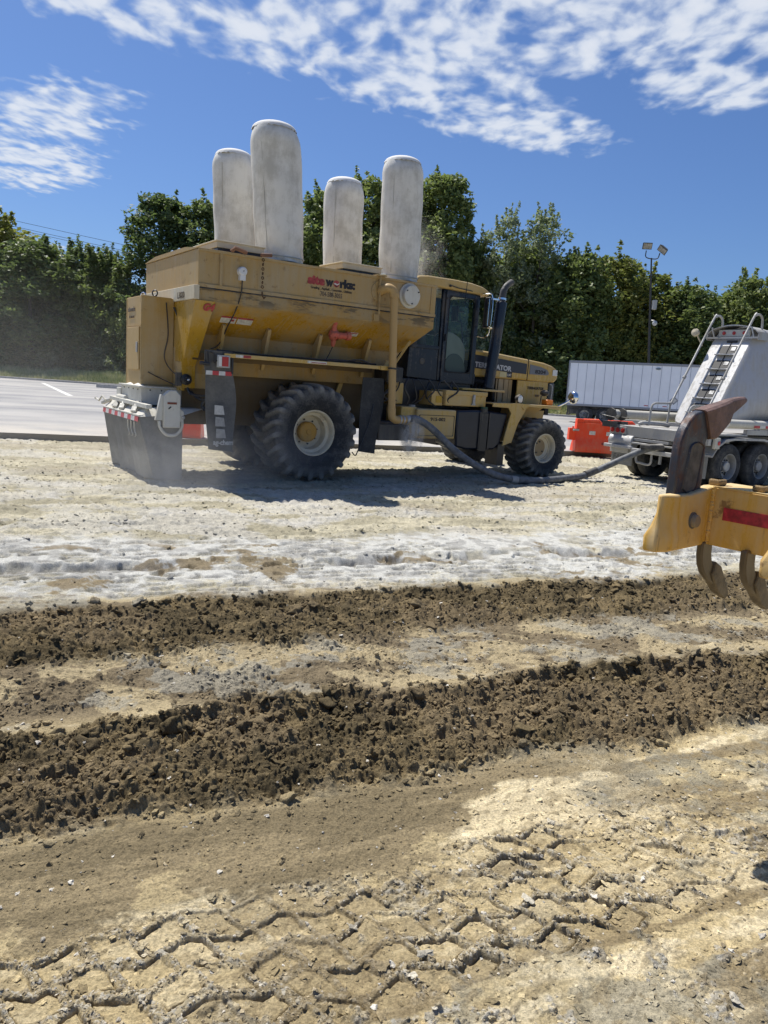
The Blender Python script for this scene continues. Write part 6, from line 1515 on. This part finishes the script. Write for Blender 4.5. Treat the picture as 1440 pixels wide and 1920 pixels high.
q_ = MB(); q_.tube([(6.70, 0.45, 1.62), (6.85, 0.35, 1.72), (6.95, 0.3, 1.80)], 0.022, 6); q_.ball((7.07, 0.3, 1.87), 0.155, 24, sc=(0.62, 1, 1)); q_.build('convex_mirror', mt['chrome'], T_)
q_ = MB(); q_.box(6.42, 6.62, 0.5, 0.7, 1.65, 1.78); q_.build('turn_lamp', plain('amber_lens', (0.75, 0.22, 0.02), 0.3), T_, bevel=0.02)
q_ = MB(); q_.ball((6.52, 0.72, 1.93), 0.11, 14, sc=(1, 1, 0.7)); q_.tube([(6.40, 0.72, 1.66), (6.42, 0.72, 1.85), (6.52, 0.72, 1.90)], 0.012, 6); q_.build('round_lamp', mt['black'], T_)

def twp(x, y, z): return truck.matrix_basis @ Vector((x, y, z)) if False else Vector((-1.34827 + x * 0.82844 - y * 0.560077, 13.94931 + x * 0.560077 + y * 0.82844, z))
# ---------------------------------------------------------------- tanker trailer
tk_ = empty('bulk_tanker', tuple(twp(9.6, -2.3, 0)), TH, 'dusty silver bulk tanker trailer with a sloping ladder back, at the right edge', 'tanker trailer')
K = tk_
def sup(cy, cz, a, b, n=44, e=2.5):
    o = []
    for i in range(n):
        t = 2 * PI_ * i / n; c_, s_ = math.cos(t), math.sin(t)
        o.append((cy + a * math.copysign(abs(c_) ** (2 / e), c_), cz + b * math.copysign(abs(s_) ** (2 / e), s_)))
    return o
SL = 1.36 / 2.29
def tank_body():
    V = []; F = []; n = 44
    rings = [(0.0, 0.36, 0.93, 9.0), (0.004, 0.41, 0.96, 9.0), (0.05, 0.455, 0.985, 8.0), (0.16, 0.51, 1.0, 7.0), (0.40, 0.62, 1.0, 5.5), (0.75, 0.76, 1.0, 4.2), (1.15, 0.90, 1.0, 3.2), (1.6, 0.98, 1.0, 2.7), (2.0, 1.0, 1.0, 2.5), (9.0, 1.0, 1.0, 2.5)]
    for k2, (dx, sy, sz, e_) in enumerate(rings):
        for (y, z) in sup(1.22, 2.62, 1.20 * sy, 1.24 * sz, n, e_):
            lean = SL * (z - 1.38)
            bottom = 0.0
            V.append((0.14 + lean * (1 if dx < 8 else 0) + dx, y, z))
    for k2 in range(len(rings) - 1):
        for i in range(n):
            j = (i + 1) % n; F.append((k2 * n + i, k2 * n + j, (k2 + 1) * n + j, (k2 + 1) * n + i))
    F.append(tuple(range(n))[::-1]); F.append(tuple((len(rings) - 1) * n + i for i in range(n)))
    return MB().add(V, F).build('tank', mt['tank'], K, ang=30)
tank = tank_body()
def slope_pt(Y, z, off=0.0): return Vector((0.14 + SL * (z - 1.38) - off * 0.86, Y, z + off * 0.51))
up_ = Vector((SL, 0, 1)).normalized()
rb = MB(); sb_ = MB()
for z in (3.30, 2.93, 2.56, 2.20, 1.84):
    c0 = slope_pt(1.20, z, 0.004); pts = []
    for yy, zz in sup(0, 0, 0.23, 0.115, 24, 6): pts.append(c0 + Vector((0, yy, 0)) + up_ * zz)
    rb.prism(pts, Vector((-0.002, 0, 0.001)))
    c1 = slope_pt(1.20, z - 0.13, 0.0)
    sb_.box(c1.x - 0.13, c1.x + 0.01, 0.97, 1.43, c1.z - 0.012, c1.z + 0.012)
    sb_.prism([slope_pt(1.0, z + 0.06, 0.012), slope_pt(1.12, z + 0.06, 0.012), slope_pt(1.12, z - 0.03, 0.012), slope_pt(1.0, z - 0.03, 0.012)], Vector((-0.004, 0, 0.002)))
rb.build('step_recess', plain('recess_dark', (0.02, 0.02, 0.02), 0.6), tank)
sb_.build('step', mt['alu'], tank, bevel=0.003)
ce = MB(); ce.tube([slope_pt(1.2, 1.7, 0.01), slope_pt(1.2, 3.5, 0.01)], 0.012, 6); ce.tube([slope_pt(1.32, 3.50, 0.01), slope_pt(1.05, 3.50, 0.01)], 0.03, 8); ce.build('ladder_cable', mt['black'], tank)
for Y, nm in ((1.74, 0), (0.68, 1)):
    pth = [(-0.72, Y, 1.34), (-0.70, Y, 1.74), (-0.60, Y, 1.86), (-0.30, Y, 1.88), (0.02, Y, 1.90), (0.12, Y, 2.02), (1.28, Y, 3.98), (1.42, Y, 4.13), (1.58, Y, 4.16), (1.70, Y, 4.08), (1.74, Y, 3.92), (1.76, Y, 3.74)]
    h_ = MB(); h_.tube(smooth_path(pth, 4), 0.027, 10); h_.tube([(-0.02, Y, 1.32), (0.02, Y, 1.90)], 0.025, 8)
    h_.lathe([(0.045, -0.03), (0.045, 0.03)], (0.44, Y, 2.56), (0.5, 0, 0.86), 10)
    h_.build('handrail', mt['alu'], K)
vz = MB()
A_ = [(0.52 + 1.36 * t, 3.72 + 0.20 * math.sin(PI_ * t) ** 0.6) for t in np.linspace(0, 1, 16)]
for i in range(15):
    (y0, z0), (y1, z1) = A_[i], A_[i + 1]; vz.hexa([(1.36, y0, z0), (1.36, y1, z1), (1.36, y1, z1 - 0.025), (1.36, y0, z0 - 0.025)], [(1.95, y0, z0), (1.95, y1, z1), (1.95, y1, z1 - 0.025), (1.95, y0, z0 - 0.025)])
vz.box(1.34, 1.40, 0.50, 1.90, 3.58, 3.62); vz.box(1.36, 1.95, 0.50, 0.53, 3.55, 3.74); vz.box(1.36, 1.95, 1.87, 1.90, 3.55, 3.74)
for y in (0.62, 1.68): vz.beam((1.37, y, 3.6), (1.37, y + (0.1 if y < 1 else 0.1), 3.86), 0.03, 0.03)
vz.build('visor', mt['alu'], K)
lv = MB(); lv.box(1.44, 1.48, 0.78, 1.62, 3.64, 3.80); lvo = lv.build('lamp_bar', mt['white'], K)
lm_ = MB()
for y in (0.93, 1.20, 1.47): lm_.lathe([(0.045, -0.02), (0.04, -0.03), (0.0006, -0.034)], (1.445, y, 3.72), (1, 0, 0), 16)
lm_.build('red_lamp', mt['red'], lvo)
wl = MB(); wl.lathe([(0.0006, -0.02), (0.09, 0), (0.10, 0.05), (0.07, 0.14), (0.0006, 0.15)], (1.05, 2.05, 3.72), (1, 0.1, -0.1), 20); wl.tube([(1.1, 2.05, 3.72), (1.3, 1.95, 3.4)], 0.02, 6); wl.build('work_lamp', mt['lid'], K)
# rear frame
rf_ = MB(); rf_.box(-1.02, -0.92, -0.12, 2.62, 1.02, 1.28); rf_.box(-0.92, 0.3, 0.2, 0.32, 1.05, 1.25); rf_.box(-0.92, 0.3, 2.1, 2.22, 1.05, 1.25); rf_.box(-0.92, 0.6, -0.05, 2.5, 1.245, 1.285)
rf_.box(-1.10, -1.02, 0.55, 1.95, 0.86, 0.90); rf_.box(-1.02, -0.6, 0.9, 2.0, 0.93, 1.0)
rfo = rf_.build('rear_frame', mt['alu'], K, bevel=0.008)
bp_ = MB(); bp_.box(-1.16, -1.04, 1.85, 2.68, 0.72, 0.80); bp_.box(-1.14, -1.04, 0.0, 1.85, 0.66, 0.76); bp_.box(-1.0, -0.8, 2.05, 2.6, 0.6, 0.72); bp_.tube([(-0.95, 1.9, 0.9), (-0.95, 2.6, 0.9)], 0.16, 18); bp_.build('bumper', mt['tank'], K, bevel=0.01)
for y0 in (2.14, -0.08):
    lb_ = MB(); lb_.box(-1.035, -1.02, y0, y0 + 0.5, 1.06, 1.24); lo_ = lb_.build('lamp_panel', mt['alu'], K, bevel=0.01)
    lr = MB()
    for k2 in range(3): lr.lathe([(0.062, -0.012), (0.058, -0.022), (0.0006, -0.03)], (-1.035, y0 + 0.09 + 0.16 * k2, 1.15), (1, 0, 0), 18)
    lr.build('red_lamp', mt['red'], lo_)
# near-side lamps seen beside the wheel
sp_ = MB(); sp_.box(-0.78, -0.60, -0.14, -0.06, 0.95, 1.2); spo_ = sp_.build('side_lamp_panel', mt['white'], K, bevel=0.01)
MB().lathe([(0.05, -0.01), (0.0006, -0.02)], (-0.66, -0.14, 1.08), (0, 1, 0), 14).build('red_lamp', mt['red'], spo_)
# steps, under-ride guard, flaps
ug = MB(); ug.tube(smooth_path([(-1.05, 1.75, 0.72), (-1.05, 1.72, 0.45), (-1.05, 1.60, 0.42), (-1.05, 1.32, 0.42), (-1.05, 1.30, 0.7)], 4), 0.03, 8); ug.beam((-1.05, 1.05, 0.7), (-1.05, 1.05, 0.45), 0.05, 0.05); ug.build('step', mt['alu'], K)
mfp = MB(); mfp.box(-0.98, -0.965, 1.90, 2.55, 0.30, 0.74); mfo = mfp.build('mud_flap', plain('flap_grey', (0.26, 0.26, 0.25), 0.8, var=0.15), K, bevel=0.004)
text('FAST', 0.20, (-0.984, 2.50, 0.42), (0, -1, 0), (0, 0, 1), plain('flap_grey_dark', (0.15, 0.15, 0.145), 0.8), mfo, bold=0.004, shear=0.2, sx=0.9)
mfp = MB(); mfp.box(-0.78, -0.765, 0.0, 0.62, 0.25, 0.85); mfp.build('mud_flap', plain('flap_grey2', (0.26, 0.26, 0.25), 0.8, var=0.15), K, bevel=0.004)
# pipes
pp = MB(); pp.tube([(-1.15, 2.62, 1.53), (7.0, 2.62, 1.53)], 0.115, 18); pp.build('discharge_pipe', mt['white'], K)
pp = MB()
for x in (-1.25, -0.85): pp.tube([(x, 2.50, 1.53), (x + 0.05, 2.50, 1.53)], 0.16, 8); pp.beam((x + 0.02, 2.5, 1.36), (x + 0.02, 2.5, 1.22), 0.3, 0.2)
pp.tube([(-1.26, 2.3, 1.45), (-1.26, 2.75, 1.50)], 0.014, 6); pp.tube([(-0.86, 2.25, 1.45), (-0.86, 2.7, 1.48)], 0.014, 6)
pp.build('pipe_flange', mt['greybox'], K)
pp = MB(); pp.tube(smooth_path([(-0.9, 1.9, 1.34), (-0.8, 1.8, 1.38), (-0.3, 1.7, 1.37), (0.0, 1.7, 1.34)], 4), 0.05, 12); pp.build('pipe', mt['alu'], K)
sr_ = MB(); sr_.tube([(-0.25, 0.02, 1.52), (8.0, 0.02, 1.52)], 0.105, 20); sr = sr_.build('side_pipe', mt['white'], K)
tape_strip((0.75, -0.088, 1.45), (7.4, -0.088, 1.45), 0.06, (0, 0, 1), (0, -1, 0), 28, sr)
MB().box(0.55, 8.0, -0.05, 0.05, 1.28, 1.40).build('side_rail', mt['alu'], K, bevel=0.01)
# fender
fe = MB(); pr = [(-0.80, 0.80), (-0.62, 1.02), (-0.35, 1.16), (0.0, 1.20), (1.2, 1.20), (1.6, 1.14), (1.95, 0.9)]
for i in range(len(pr) - 1):
    (x0, z0), (x1, z1) = pr[i], pr[i + 1]; fe.hexa([(x0, -0.12, z0), (x1, -0.12, z1), (x1, -0.12, z1 - 0.05), (x0, -0.12, z0 - 0.05)], [(x0, 0.6, z0), (x1, 0.6, z1), (x1, 0.6, z1 - 0.012), (x0, 0.6, z0 - 0.012)])
fe.build('fender', mt['alu'], K)
MB().box(-0.6, 7.5, 0.65, 1.85, 0.6, 1.2).build('underframe', mt['black'], K)
MB().tube([(0, 0.1, 0.53), (0, 2.4, 0.53)], 0.08, 10).tube([(1.35, 0.1, 0.53), (1.35, 2.4, 0.53)], 0.08, 10).build('axle', mt['black'], K)
for x in (0.0, 1.35):
    for y, s_ in ((-0.05, -1), (2.5, 1)):
        e_ = empty('wheel'); e_.parent = K; road_wheel(e_, x, y, 0.53, 0.53, 0.27, s_)
    for y in (0.30, 2.15):
        e_ = empty('wheel'); e_.parent = K; road_wheel(e_, x, y, 0.53, 0.53, 0.27, -1 if y < 1 else 1)
MB().tube(smooth_path([(1.95, 0.24, 3.25), (1.72, 0.08, 2.9), (1.58, -0.02, 2.6), (1.58, -0.03, 2.2), (1.78, 0.02, 1.65)], 5), 0.017, 6).build('air_hose', mt['black'], K)
MB().box(-1.6, -1.05, 0.95, 1.25, 0.8, 0.92).build('discharge_outlet', mt['greybox'], K, bevel=0.03)

# ---------------------------------------------------------------- transfer hose
hp = [(2.02, -.1, 1.25), (2.2, -.14, 1.24), (2.5, -.24, 1.07), (3.0, -.48, .62), (3.6, -.72, .27), (4.2, -.86, .11), (4.8, -.90, .075), (5.5, -.80, .07), (6.2, -.62, .075), (6.8, -.56, .12), (7.3, -.70, .33), (7.7, -.90, .56), (8.1, -1.08, .76), (8.4, -1.18, .84), (8.62, -1.22, .86)]
hpw = smooth_path([twp(*p) - twp(2.02, -.1, 0) for p in hp], 12)
hs = MB(); hs.tube(hpw, [0.072 + 0.0022 * (i % 2) for i in range(len(hpw))], 16)
ho = hs.build('transfer_hose', mt['hose'], None, ang=60); ho.location = tuple(twp(2.02, -.1, 0))
tag(ho, 'thick ribbed grey hose sagging to the ground from the yellow fill pipe to the tanker', 'hose')
i0 = len(hpw) - 14; hc = MB(); hc.tube(hpw[i0:], [0.082] * 14, 16); hc.tube([hpw[60], hpw[61], hpw[62], hpw[63]], 0.08, 16); hc.build('hose_clamp', mt['alu'], ho)
sl_ = MB(); k0 = 108; sl_.tube([p + Vector((0, 0, 0.02)) for p in hpw[k0:k0 + 8]], [0.08] * 8, 14); sl_.build('hose_sleeve', mt['greybox'], ho)

# ---------------------------------------------------------------- orange water barriers
def barrier(x, y, rz, label):
    b0 = empty('traffic_barrier', (x, y, AZ), rz, label, 'barrier', 'orange water-filled barriers')
    sec = [(-0.30, 0.0), (-0.30, 0.09), (-0.27, 0.20), (-0.16, 0.40), (-0.13, 0.52), (-0.12, 0.93), (0.12, 0.93), (0.13, 0.52), (0.16, 0.40), (0.27, 0.20), (0.30, 0.09), (0.30, 0.0)]
    m1 = MB(); L_ = 1.95; xs = [0.0, 0.04, L_ - 0.04, L_]; V = []; n = len(sec)
    for x_ in xs:
        k2 = 0.96 if x_ in (0.0, L_) else 1.0
        V += [(x_ + 0.10 * (1 - z / 0.93) * (-1 if x_ < 1 else 1) * 0.3, yy * k2, z) for yy, z in sec]
    F = [(k2 * n + i, k2 * n + (i + 1) % n, (k2 + 1) * n + (i + 1) % n, (k2 + 1) * n + i) for k2 in range(3) for i in range(n)] + [tuple(range(n)), tuple(3 * n + i for i in range(n))[::-1]]
    m1.add(V, F)
    m1.box(0.0, 0.22, -0.115, 0.115, 0.93, 1.045)
    bo_ = m1.build('barrier_body', mt['orange'], b0, bevel=0.012)
    m1 = MB()
    for xa, xb in ((0.22, 0.82), (1.02, 1.93)):
        m1.tube([(xa, 0, 0.97), (xa + 0.02, 0, 0.975), (xb - 0.10, 0, 0.985), (xb, 0, 0.93)], [0.06, 0.085, 0.085, 0.05], 14)
    m1.build('top_rail', mt['orange'], bo_)
    m1 = MB(); m1.box(-0.22, 0.02, -0.10, 0.10, 0.36, 0.74); m1.tube([(-0.10, -0.06, 0.70), (-0.10, -0.06, 0.80)], 0.03, 8); m1.build('connector_lug', mt['orange'], bo_, bevel=0.03)
    m1 = MB(); m1.box(-0.05, 0.08, -0.15, -0.10, 0.66, 0.72); m1.ball((-0.08, -0.11, 0.68), 0.04, 10); m1.build('locking_pin', mt['alu'], bo_)
    for xa in (0.42, 0.98, 1.5):
        MB().prism([(xa, -0.136, 0.56), (xa + 0.2, -0.136, 0.56), (xa + 0.2, -0.130, 0.68), (xa, -0.130, 0.68)], (0, -0.004, 0)).build('reflector', mt['whitetape'], bo_)
    # moulded lettering too small to read stays a dark embossed block
    MB().prism([(0.83, -0.232, 0.262), (1.0, -0.232, 0.262), (1.0, -0.214, 0.33), (0.83, -0.214, 0.33)], (0, -0.004, 0)).build('label_plate', plain('orange_dark', (0.25, 0.03, 0.015), 0.5), bo_)
    return b0
bA = barrier(5.95, 24.15, R(4), 'bright orange barrier with white reflectors between the truck front wheel and the tanker')
bB = barrier(-6.9, 19.6, R(4), 'orange barrier glimpsed under the truck between the grey skirt and the rear wheel')

# ---------------------------------------------------------------- the ripper of the grader, hung close to the camera
S_ = 1.17
rp = empty('grader_ripper', (1.408 * S_, 3.2 * S_, 0), R(-50), 'yellow grader ripper beam with one rusty upturned ripper tooth, close up at the right edge', 'ripper')
def q3_(s, f, z): return (s * S_, f * S_, CAM_H + (z - CAM_H) * S_)
ry = dusty('ripper_yellow', (0.62, 0.36, 0.06), dust=(0.62, 0.49, 0.29), amount=0.34, rough=0.35, rust=0.65, up=0.45, streak=0.8, dent=2.5)
rr1, tt, pp_ = newmat('ripper_steel')
cc = N(tt, 'ShaderNodeTexCoord').outputs['Object']
f1 = NOISE(tt, cc, 7, 6, 0.65); f2 = NOISE(tt, MAPV(tt, cc, scale=(60, 60, 9)), 1, 5, 0.7)
ff_ = M(tt, 'ADD', M(tt, 'MULTIPLY', f1, 0.65), M(tt, 'MULTIPLY', f2, 0.35))
b1_ = MIX(tt, MR(tt, ff_, 0.44, 0.62), (0.040, 0.046, 0.060), (0.115, 0.056, 0.034))
setin(tt, pp_, 'Base Color', MIX(tt, MR(tt, NOISE(tt, cc, 40, 5, 0.7), 0.60, 0.72), b1_, (0.17, 0.145, 0.125)))
setin(tt, pp_, 'Roughness', MR(tt, f1, 0.4, 0.6, 0.38, 0.7)); pp_.inputs['Metallic'].default_value = 0.25
bb = N(tt, 'ShaderNodeBump'); bb.inputs['Strength'].default_value = 0.4; bb.inputs['Distance'].default_value = 0.006; setin(tt, bb, 'Height', NOISE(tt, cc, 35, 5, 0.65)); setin(tt, pp_, 'Normal', bb.outputs[0])
rust = rr1
rr2 = plain('tooth_rust', (0.145, 0.085, 0.068), 0.6, 0.2, var=0.28, vscale=14, bump=0.5, bscale=60)
slotm = plain('slot_grime', (0.10, 0.088, 0.072), 0.75, var=0.4, vscale=14, bump=0.6, bscale=40)
def rbox(mb, s0, s1, f0, f1, z0, z1): mb.hexa([q3_(s0, f0, z0), q3_(s1, f0, z0), q3_(s1, f0, z1), q3_(s0, f0, z1)], [q3_(s0, f1, z0), q3_(s1, f1, z0), q3_(s1, f1, z1), q3_(s0, f1, z1)])
bmn = MB(); rbox(bmn, -0.055, 1.7, 0.0, 0.26, 1.346, 1.60); beamo = bmn.build('beam', ry, rp, bevel=0.008)
q_ = MB(); rbox(q_, 0.058, 0.40, -0.003, 0.001, 1.464, 1.519)
q_.build('red_reflector', plain('worn_red_tape', (0.33, 0.018, 0.03), 0.45, var=0.35, vscale=30), beamo)
def holder(ds):
    hh = MB(); n = 0
    # stations along f (from the front lip back to the beam), s half-profile, flared foot
    zs = [1.575, 1.50, 1.447, 1.405, 1.345]; fs0 = [-0.362, -0.368, -0.385, -0.405, -0.403]; sl0 = [-0.056, -0.052, -0.060, -0.074, -0.072]; sr0 = [0.0, 0.0, 0.004, 0.018, 0.018]
    V = []
    for z, f0, sl_, sr_ in zip(zs, fs0, sl0, sr0):
        zt = z + 0.0
        V += [q3_(ds + sl_ + 0.012, f0, z), q3_(ds + sr_ - 0.022, f0, z), q3_(ds + sr_, f0 + 0.06, z), q3_(ds + (sr_ if sr_ < 0.01 else sr_ * 0.6), -0.18, z + (0.0 if z < 1.57 else 0.0)), q3_(ds, 0.002, z + (0.024 if z > 1.57 else 0)), q3_(ds - 0.056, 0.002, z + (0.024 if z > 1.57 else 0)), q3_(ds + sl_, -0.18, z), q3_(ds + sl_, f0 + 0.03, z)]
    F = [tuple(range(8)), tuple(32 + i for i in range(8))[::-1]] + [(k2 * 8 + i, k2 * 8 + (i + 1) % 8, (k2 + 1) * 8 + (i + 1) % 8, (k2 + 1) * 8 + i) for k2 in range(4) for i in range(8)]
    hh.add(V, F); return hh.build('shank_holder', ry, rp, bevel=0.010, ang=40)
h1 = holder(0.0); h2 = holder(0.47)
wq = random.Random(4); wp_ = [q3_(0.004 + wq.uniform(-0.002, 0.002), -0.003 + wq.uniform(-0.002, 0.002), 1.35 + 0.25 * i / 40) for i in range(41)]
MB().tube(wp_, [0.009 + 0.002 * (i % 2) for i in range(41)], 8).build('weld_bead', ry, h1)
q_ = MB(); rbox(q_, 0.0, 1.7, -0.004, 0.0, 1.5965, 1.6035); q_.build('beam_edge', ry, beamo)
q_ = MB(); c_ = Vector(q3_(0.0, -0.145, 1.461)); q_.lathe([(0.032, 0.0), (0.032, 0.022), (0.028, 0.030), (0.0006, 0.031)], c_, (1, 0, 0), 28); q_.build('pin', dusty('pin_steel', (0.2, 0.17, 0.13), dust=(0.4, 0.33, 0.23), amount=0.3, rust=0.5, metal=0.3), h1)
q_ = MB(); q_.lathe([(0.042, 0.0), (0.042, 0.006), (0.032, 0.008)], c_, (1, 0, 0), 28); q_.build('pin_washer', mt['greybox'], h1)
# shank: broad faces across the beam, its back edge toward the camera
def shank():
    out = [(-0.266, 1.50), (-0.268, 1.70), (-0.263, 1.785), (-0.245, 1.835), (-0.215, 1.875), (-0.175, 1.905), (-0.13, 1.918), (-0.095, 1.912), (-0.062, 1.895), (-0.05, 1.86), (-0.048, 1.822), (-0.062, 1.785), (-0.052, 1.70), (-0.052, 1.60), (-0.056, 1.50)]
    mb = MB(); mb.prism([q3_(-0.070, f, z) for f, z in out], (0.042 * S_, 0, 0)); return mb.build('ripper_shank', rust, rp, bevel=0.009, ang=28)
sh_ = shank()
q_ = MB(); slot = [(-0.155 + 0.052 * math.cos(a_) + (0.018 if math.sin(a_) > 0 else 0), (1.755 if math.sin(a_) > 0 else 1.61) + 0.03 * math.sin(a_)) for a_ in np.linspace(0, 2 * PI_, 28, endpoint=False)]
q_.prism([q3_(-0.0300, f, z) for f, z in slot], (0.0035, 0, 0)); q_.build('shank_slot', slotm, sh_)
q_ = MB(); 
n_ = len(slot); inn = [((f + 0.137) * 1.14 - 0.137, (z - 1.68) * 1.06 + 1.68) for f, z in slot]
q_.add([q3_(-0.0285, f, z) for f, z in slot] + [q3_(-0.0215, *[(a + b) / 2 for a, b in zip(p1_, p2_)]) for p1_, p2_ in zip(slot, inn)] + [q3_(-0.0285, f, z) for f, z in inn], [(i, (i + 1) % n_, n_ + (i + 1) % n_, n_ + i) for i in range(n_)] + [(n_ + i, n_ + (i + 1) % n_, 2 * n_ + (i + 1) % n_, 2 * n_ + i) for i in range(n_)])
q_.build('slot_rim', rust, sh_)
# tooth: a tapering cap pushed over the shank's nose
def tooth():
    sec = [((-0.115, 1.924), (-0.050, 1.800), 0.034), ((-0.060, 1.936), (-0.008, 1.803), 0.040), ((0.00, 1.948), (0.045, 1.835), 0.037), ((0.07, 1.962), (0.105, 1.872), 0.032), ((0.118, 1.974), (0.133, 1.908), 0.026), ((0.19, 1.985), (0.20, 1.938), 0.023), ((0.245, 1.990), (0.25, 1.962), 0.020), ((0.268, 1.985), (0.268, 1.970), 0.014)]
    V = []
    for (a, b, w) in sec:
        V += [q3_(-0.05 - w, a[0], a[1] - 0.008), q3_(-0.05 - w * 0.6, a[0], a[1]), q3_(-0.05 + w * 0.6, a[0], a[1]), q3_(-0.05 + w, a[0], a[1] - 0.008), q3_(-0.05 + w, b[0], b[1] + 0.006), q3_(-0.05 + w * 0.7, b[0], b[1]), q3_(-0.05 - w * 0.7, b[0], b[1]), q3_(-0.05 - w, b[0], b[1] + 0.006)]
    n = 8; k2 = len(sec)
    F = [(i * n + j, i * n + (j + 1) % n, (i + 1) * n + (j + 1) % n, (i + 1) * n + j) for i in range(k2 - 1) for j in range(n)] + [tuple(range(n)), tuple((k2 - 1) * n + j for j in range(n))]
    return MB().add(V, F).build('ripper_tooth', rr2, sh_, bevel=0.006, ang=25)
to_ = tooth()
# scarifier shanks under the beam
def scar(s, ln=1.0):
    prof_f = [(0.0, 0.105), (0.0, 0.10), (0.005, 0.11), (0.025, 0.135), (0.06, 0.165), (0.11, 0.20)]; mb = MB()
    L_ = [(-0.035, 1.36), (-0.033, 1.30), (-0.018, 1.255), (0.012, 1.215), (0.06, 1.18), (0.12, 1.15)]
    R_2 = [(0.052, 1.36), (0.056, 1.30), (0.068, 1.27), (0.088, 1.245), (0.12, 1.215), (0.16, 1.18)]
    mb.prism([q3_(s - 0.022, f, z) for f, z in L_ + R_2[::-1]], (0.030 * S_, 0, 0))
    o = mb.build('scarifier_shank', dusty('scarifier_steel', (0.11, 0.085, 0.055), dust=(0.25, 0.20, 0.13), amount=0.2, rough=0.5, rust=0.4, metal=0.2), rp, bevel=0.008, ang=28)
    mb = MB()
    sec = [((0.092, 1.262), (0.072, 1.205), 0.024), ((0.145, 1.235), (0.105, 1.165), 0.026), ((0.205, 1.170), (0.165, 1.108), 0.022), ((0.272, 1.098), (0.245, 1.068), 0.016), ((0.282, 1.078), (0.265, 1.064), 0.010)]
    V = []
    for a, b, w in sec: V += [q3_(s - 0.008 - w, *a), q3_(s - 0.008 + w, *a), q3_(s - 0.008 + w, *b), q3_(s - 0.008 - w, *b)]
    F = [(i * 4 + j, i * 4 + (j + 1) % 4, (i + 1) * 4 + (j + 1) % 4, (i + 1) * 4 + j) for i in range(len(sec) - 1) for j in range(4)] + [(0, 1, 2, 3), (16, 19, 18, 17)]
    mb.add(V, F); mb.build('scarifier_tip', plain('worn_tip', (0.15, 0.12, 0.08), 0.5, 0.3, var=0.3, vscale=18, bump=0.5), o, bevel=0.005, ang=25)
scar(0.0); scar(0.19); scar(0.38)
for s in (-0.02, 0.17, 0.36):
    rbox(q_, s - 0.030, s + 0.022, 0.045, 0.115, 1.600, 1.628); q_.build('wedge_pin', dusty('wedge_tan', (0.5, 0.34, 0.14), dust=(0.55, 0.42, 0.25), amount=0.4), rp, bevel=0.012)

# ---------------------------------------------------------------- dust in the air
def dust(name, loc, rad, dens, scale, label, thr=(0.42, 0.62), colr=(0.97, 0.96, 0.94), rz=0.0, det=4):
    o = MB().ball((0, 0, 0), 1.0, 28).build(name, dustmat(name, dens, scale, thr, colr, det), None); o.location = loc; o.scale = rad; o.rotation_euler = (0, 0, rz)
    return tag(o, label, 'dust', kind='stuff')
def dustmat(name, dens, scale, thr, colr, det):
    m = bpy.data.materials.new(name + '_volume'); m.use_nodes = True; t = m.node_tree; t.nodes.clear()
    co = N(t, 'ShaderNodeTexCoord').outputs['Object']
    l = N(t, 'ShaderNodeVectorMath', operation='LENGTH'); t.links.new(co, l.inputs[0])
    fall = MR(t, l.outputs['Value'], 1.0, 0.15)
    n = MR(t, NOISE(t, co, scale, det, 0.6, 0.6), thr[0], thr[1])
    v = N(t, 'ShaderNodeVolumePrincipled'); v.inputs['Color'].default_value = (*colr, 1); v.inputs['Anisotropy'].default_value = 0.25
    setin(t, v, 'Density', M(t, 'MULTIPLY', M(t, 'MULTIPLY', fall, n), dens))
    oo = N(t, 'ShaderNodeOutputMaterial'); t.links.new(v.outputs[0], oo.inputs['Volume'])
    return m
dust('dust_puff', tuple(twp(2.02, -0.20, 0.92)), (0.30, 0.24, 0.50), 26.0, 1.9, 'thick white puff of powder falling from the hose coupling', (0.44, 0.62), det=6)
dust('dust_puff', tuple(twp(3.1, 1.6, 4.45)), (0.8, 0.7, 1.3), 0.9, 1.4, 'thin grey dust drifting off the front filter bag', (0.42, 0.7), det=3)
dust('dust_cloud', tuple(twp(-5.5, 5.5, 1.2)), (7.5, 6.0, 3.6), 0.014, 1.3, 'pale dust hanging in the air around the grey skirt and over the lot behind it', (0.25, 0.6), rz=TH)
dust('dust_cloud', tuple(twp(-2.0, -0.2, 0.35)), (2.6, 1.1, 1.1), 0.40, 1.8, 'low dust rolling out between the skirt and the near rear tyre', (0.3, 0.6), rz=TH)
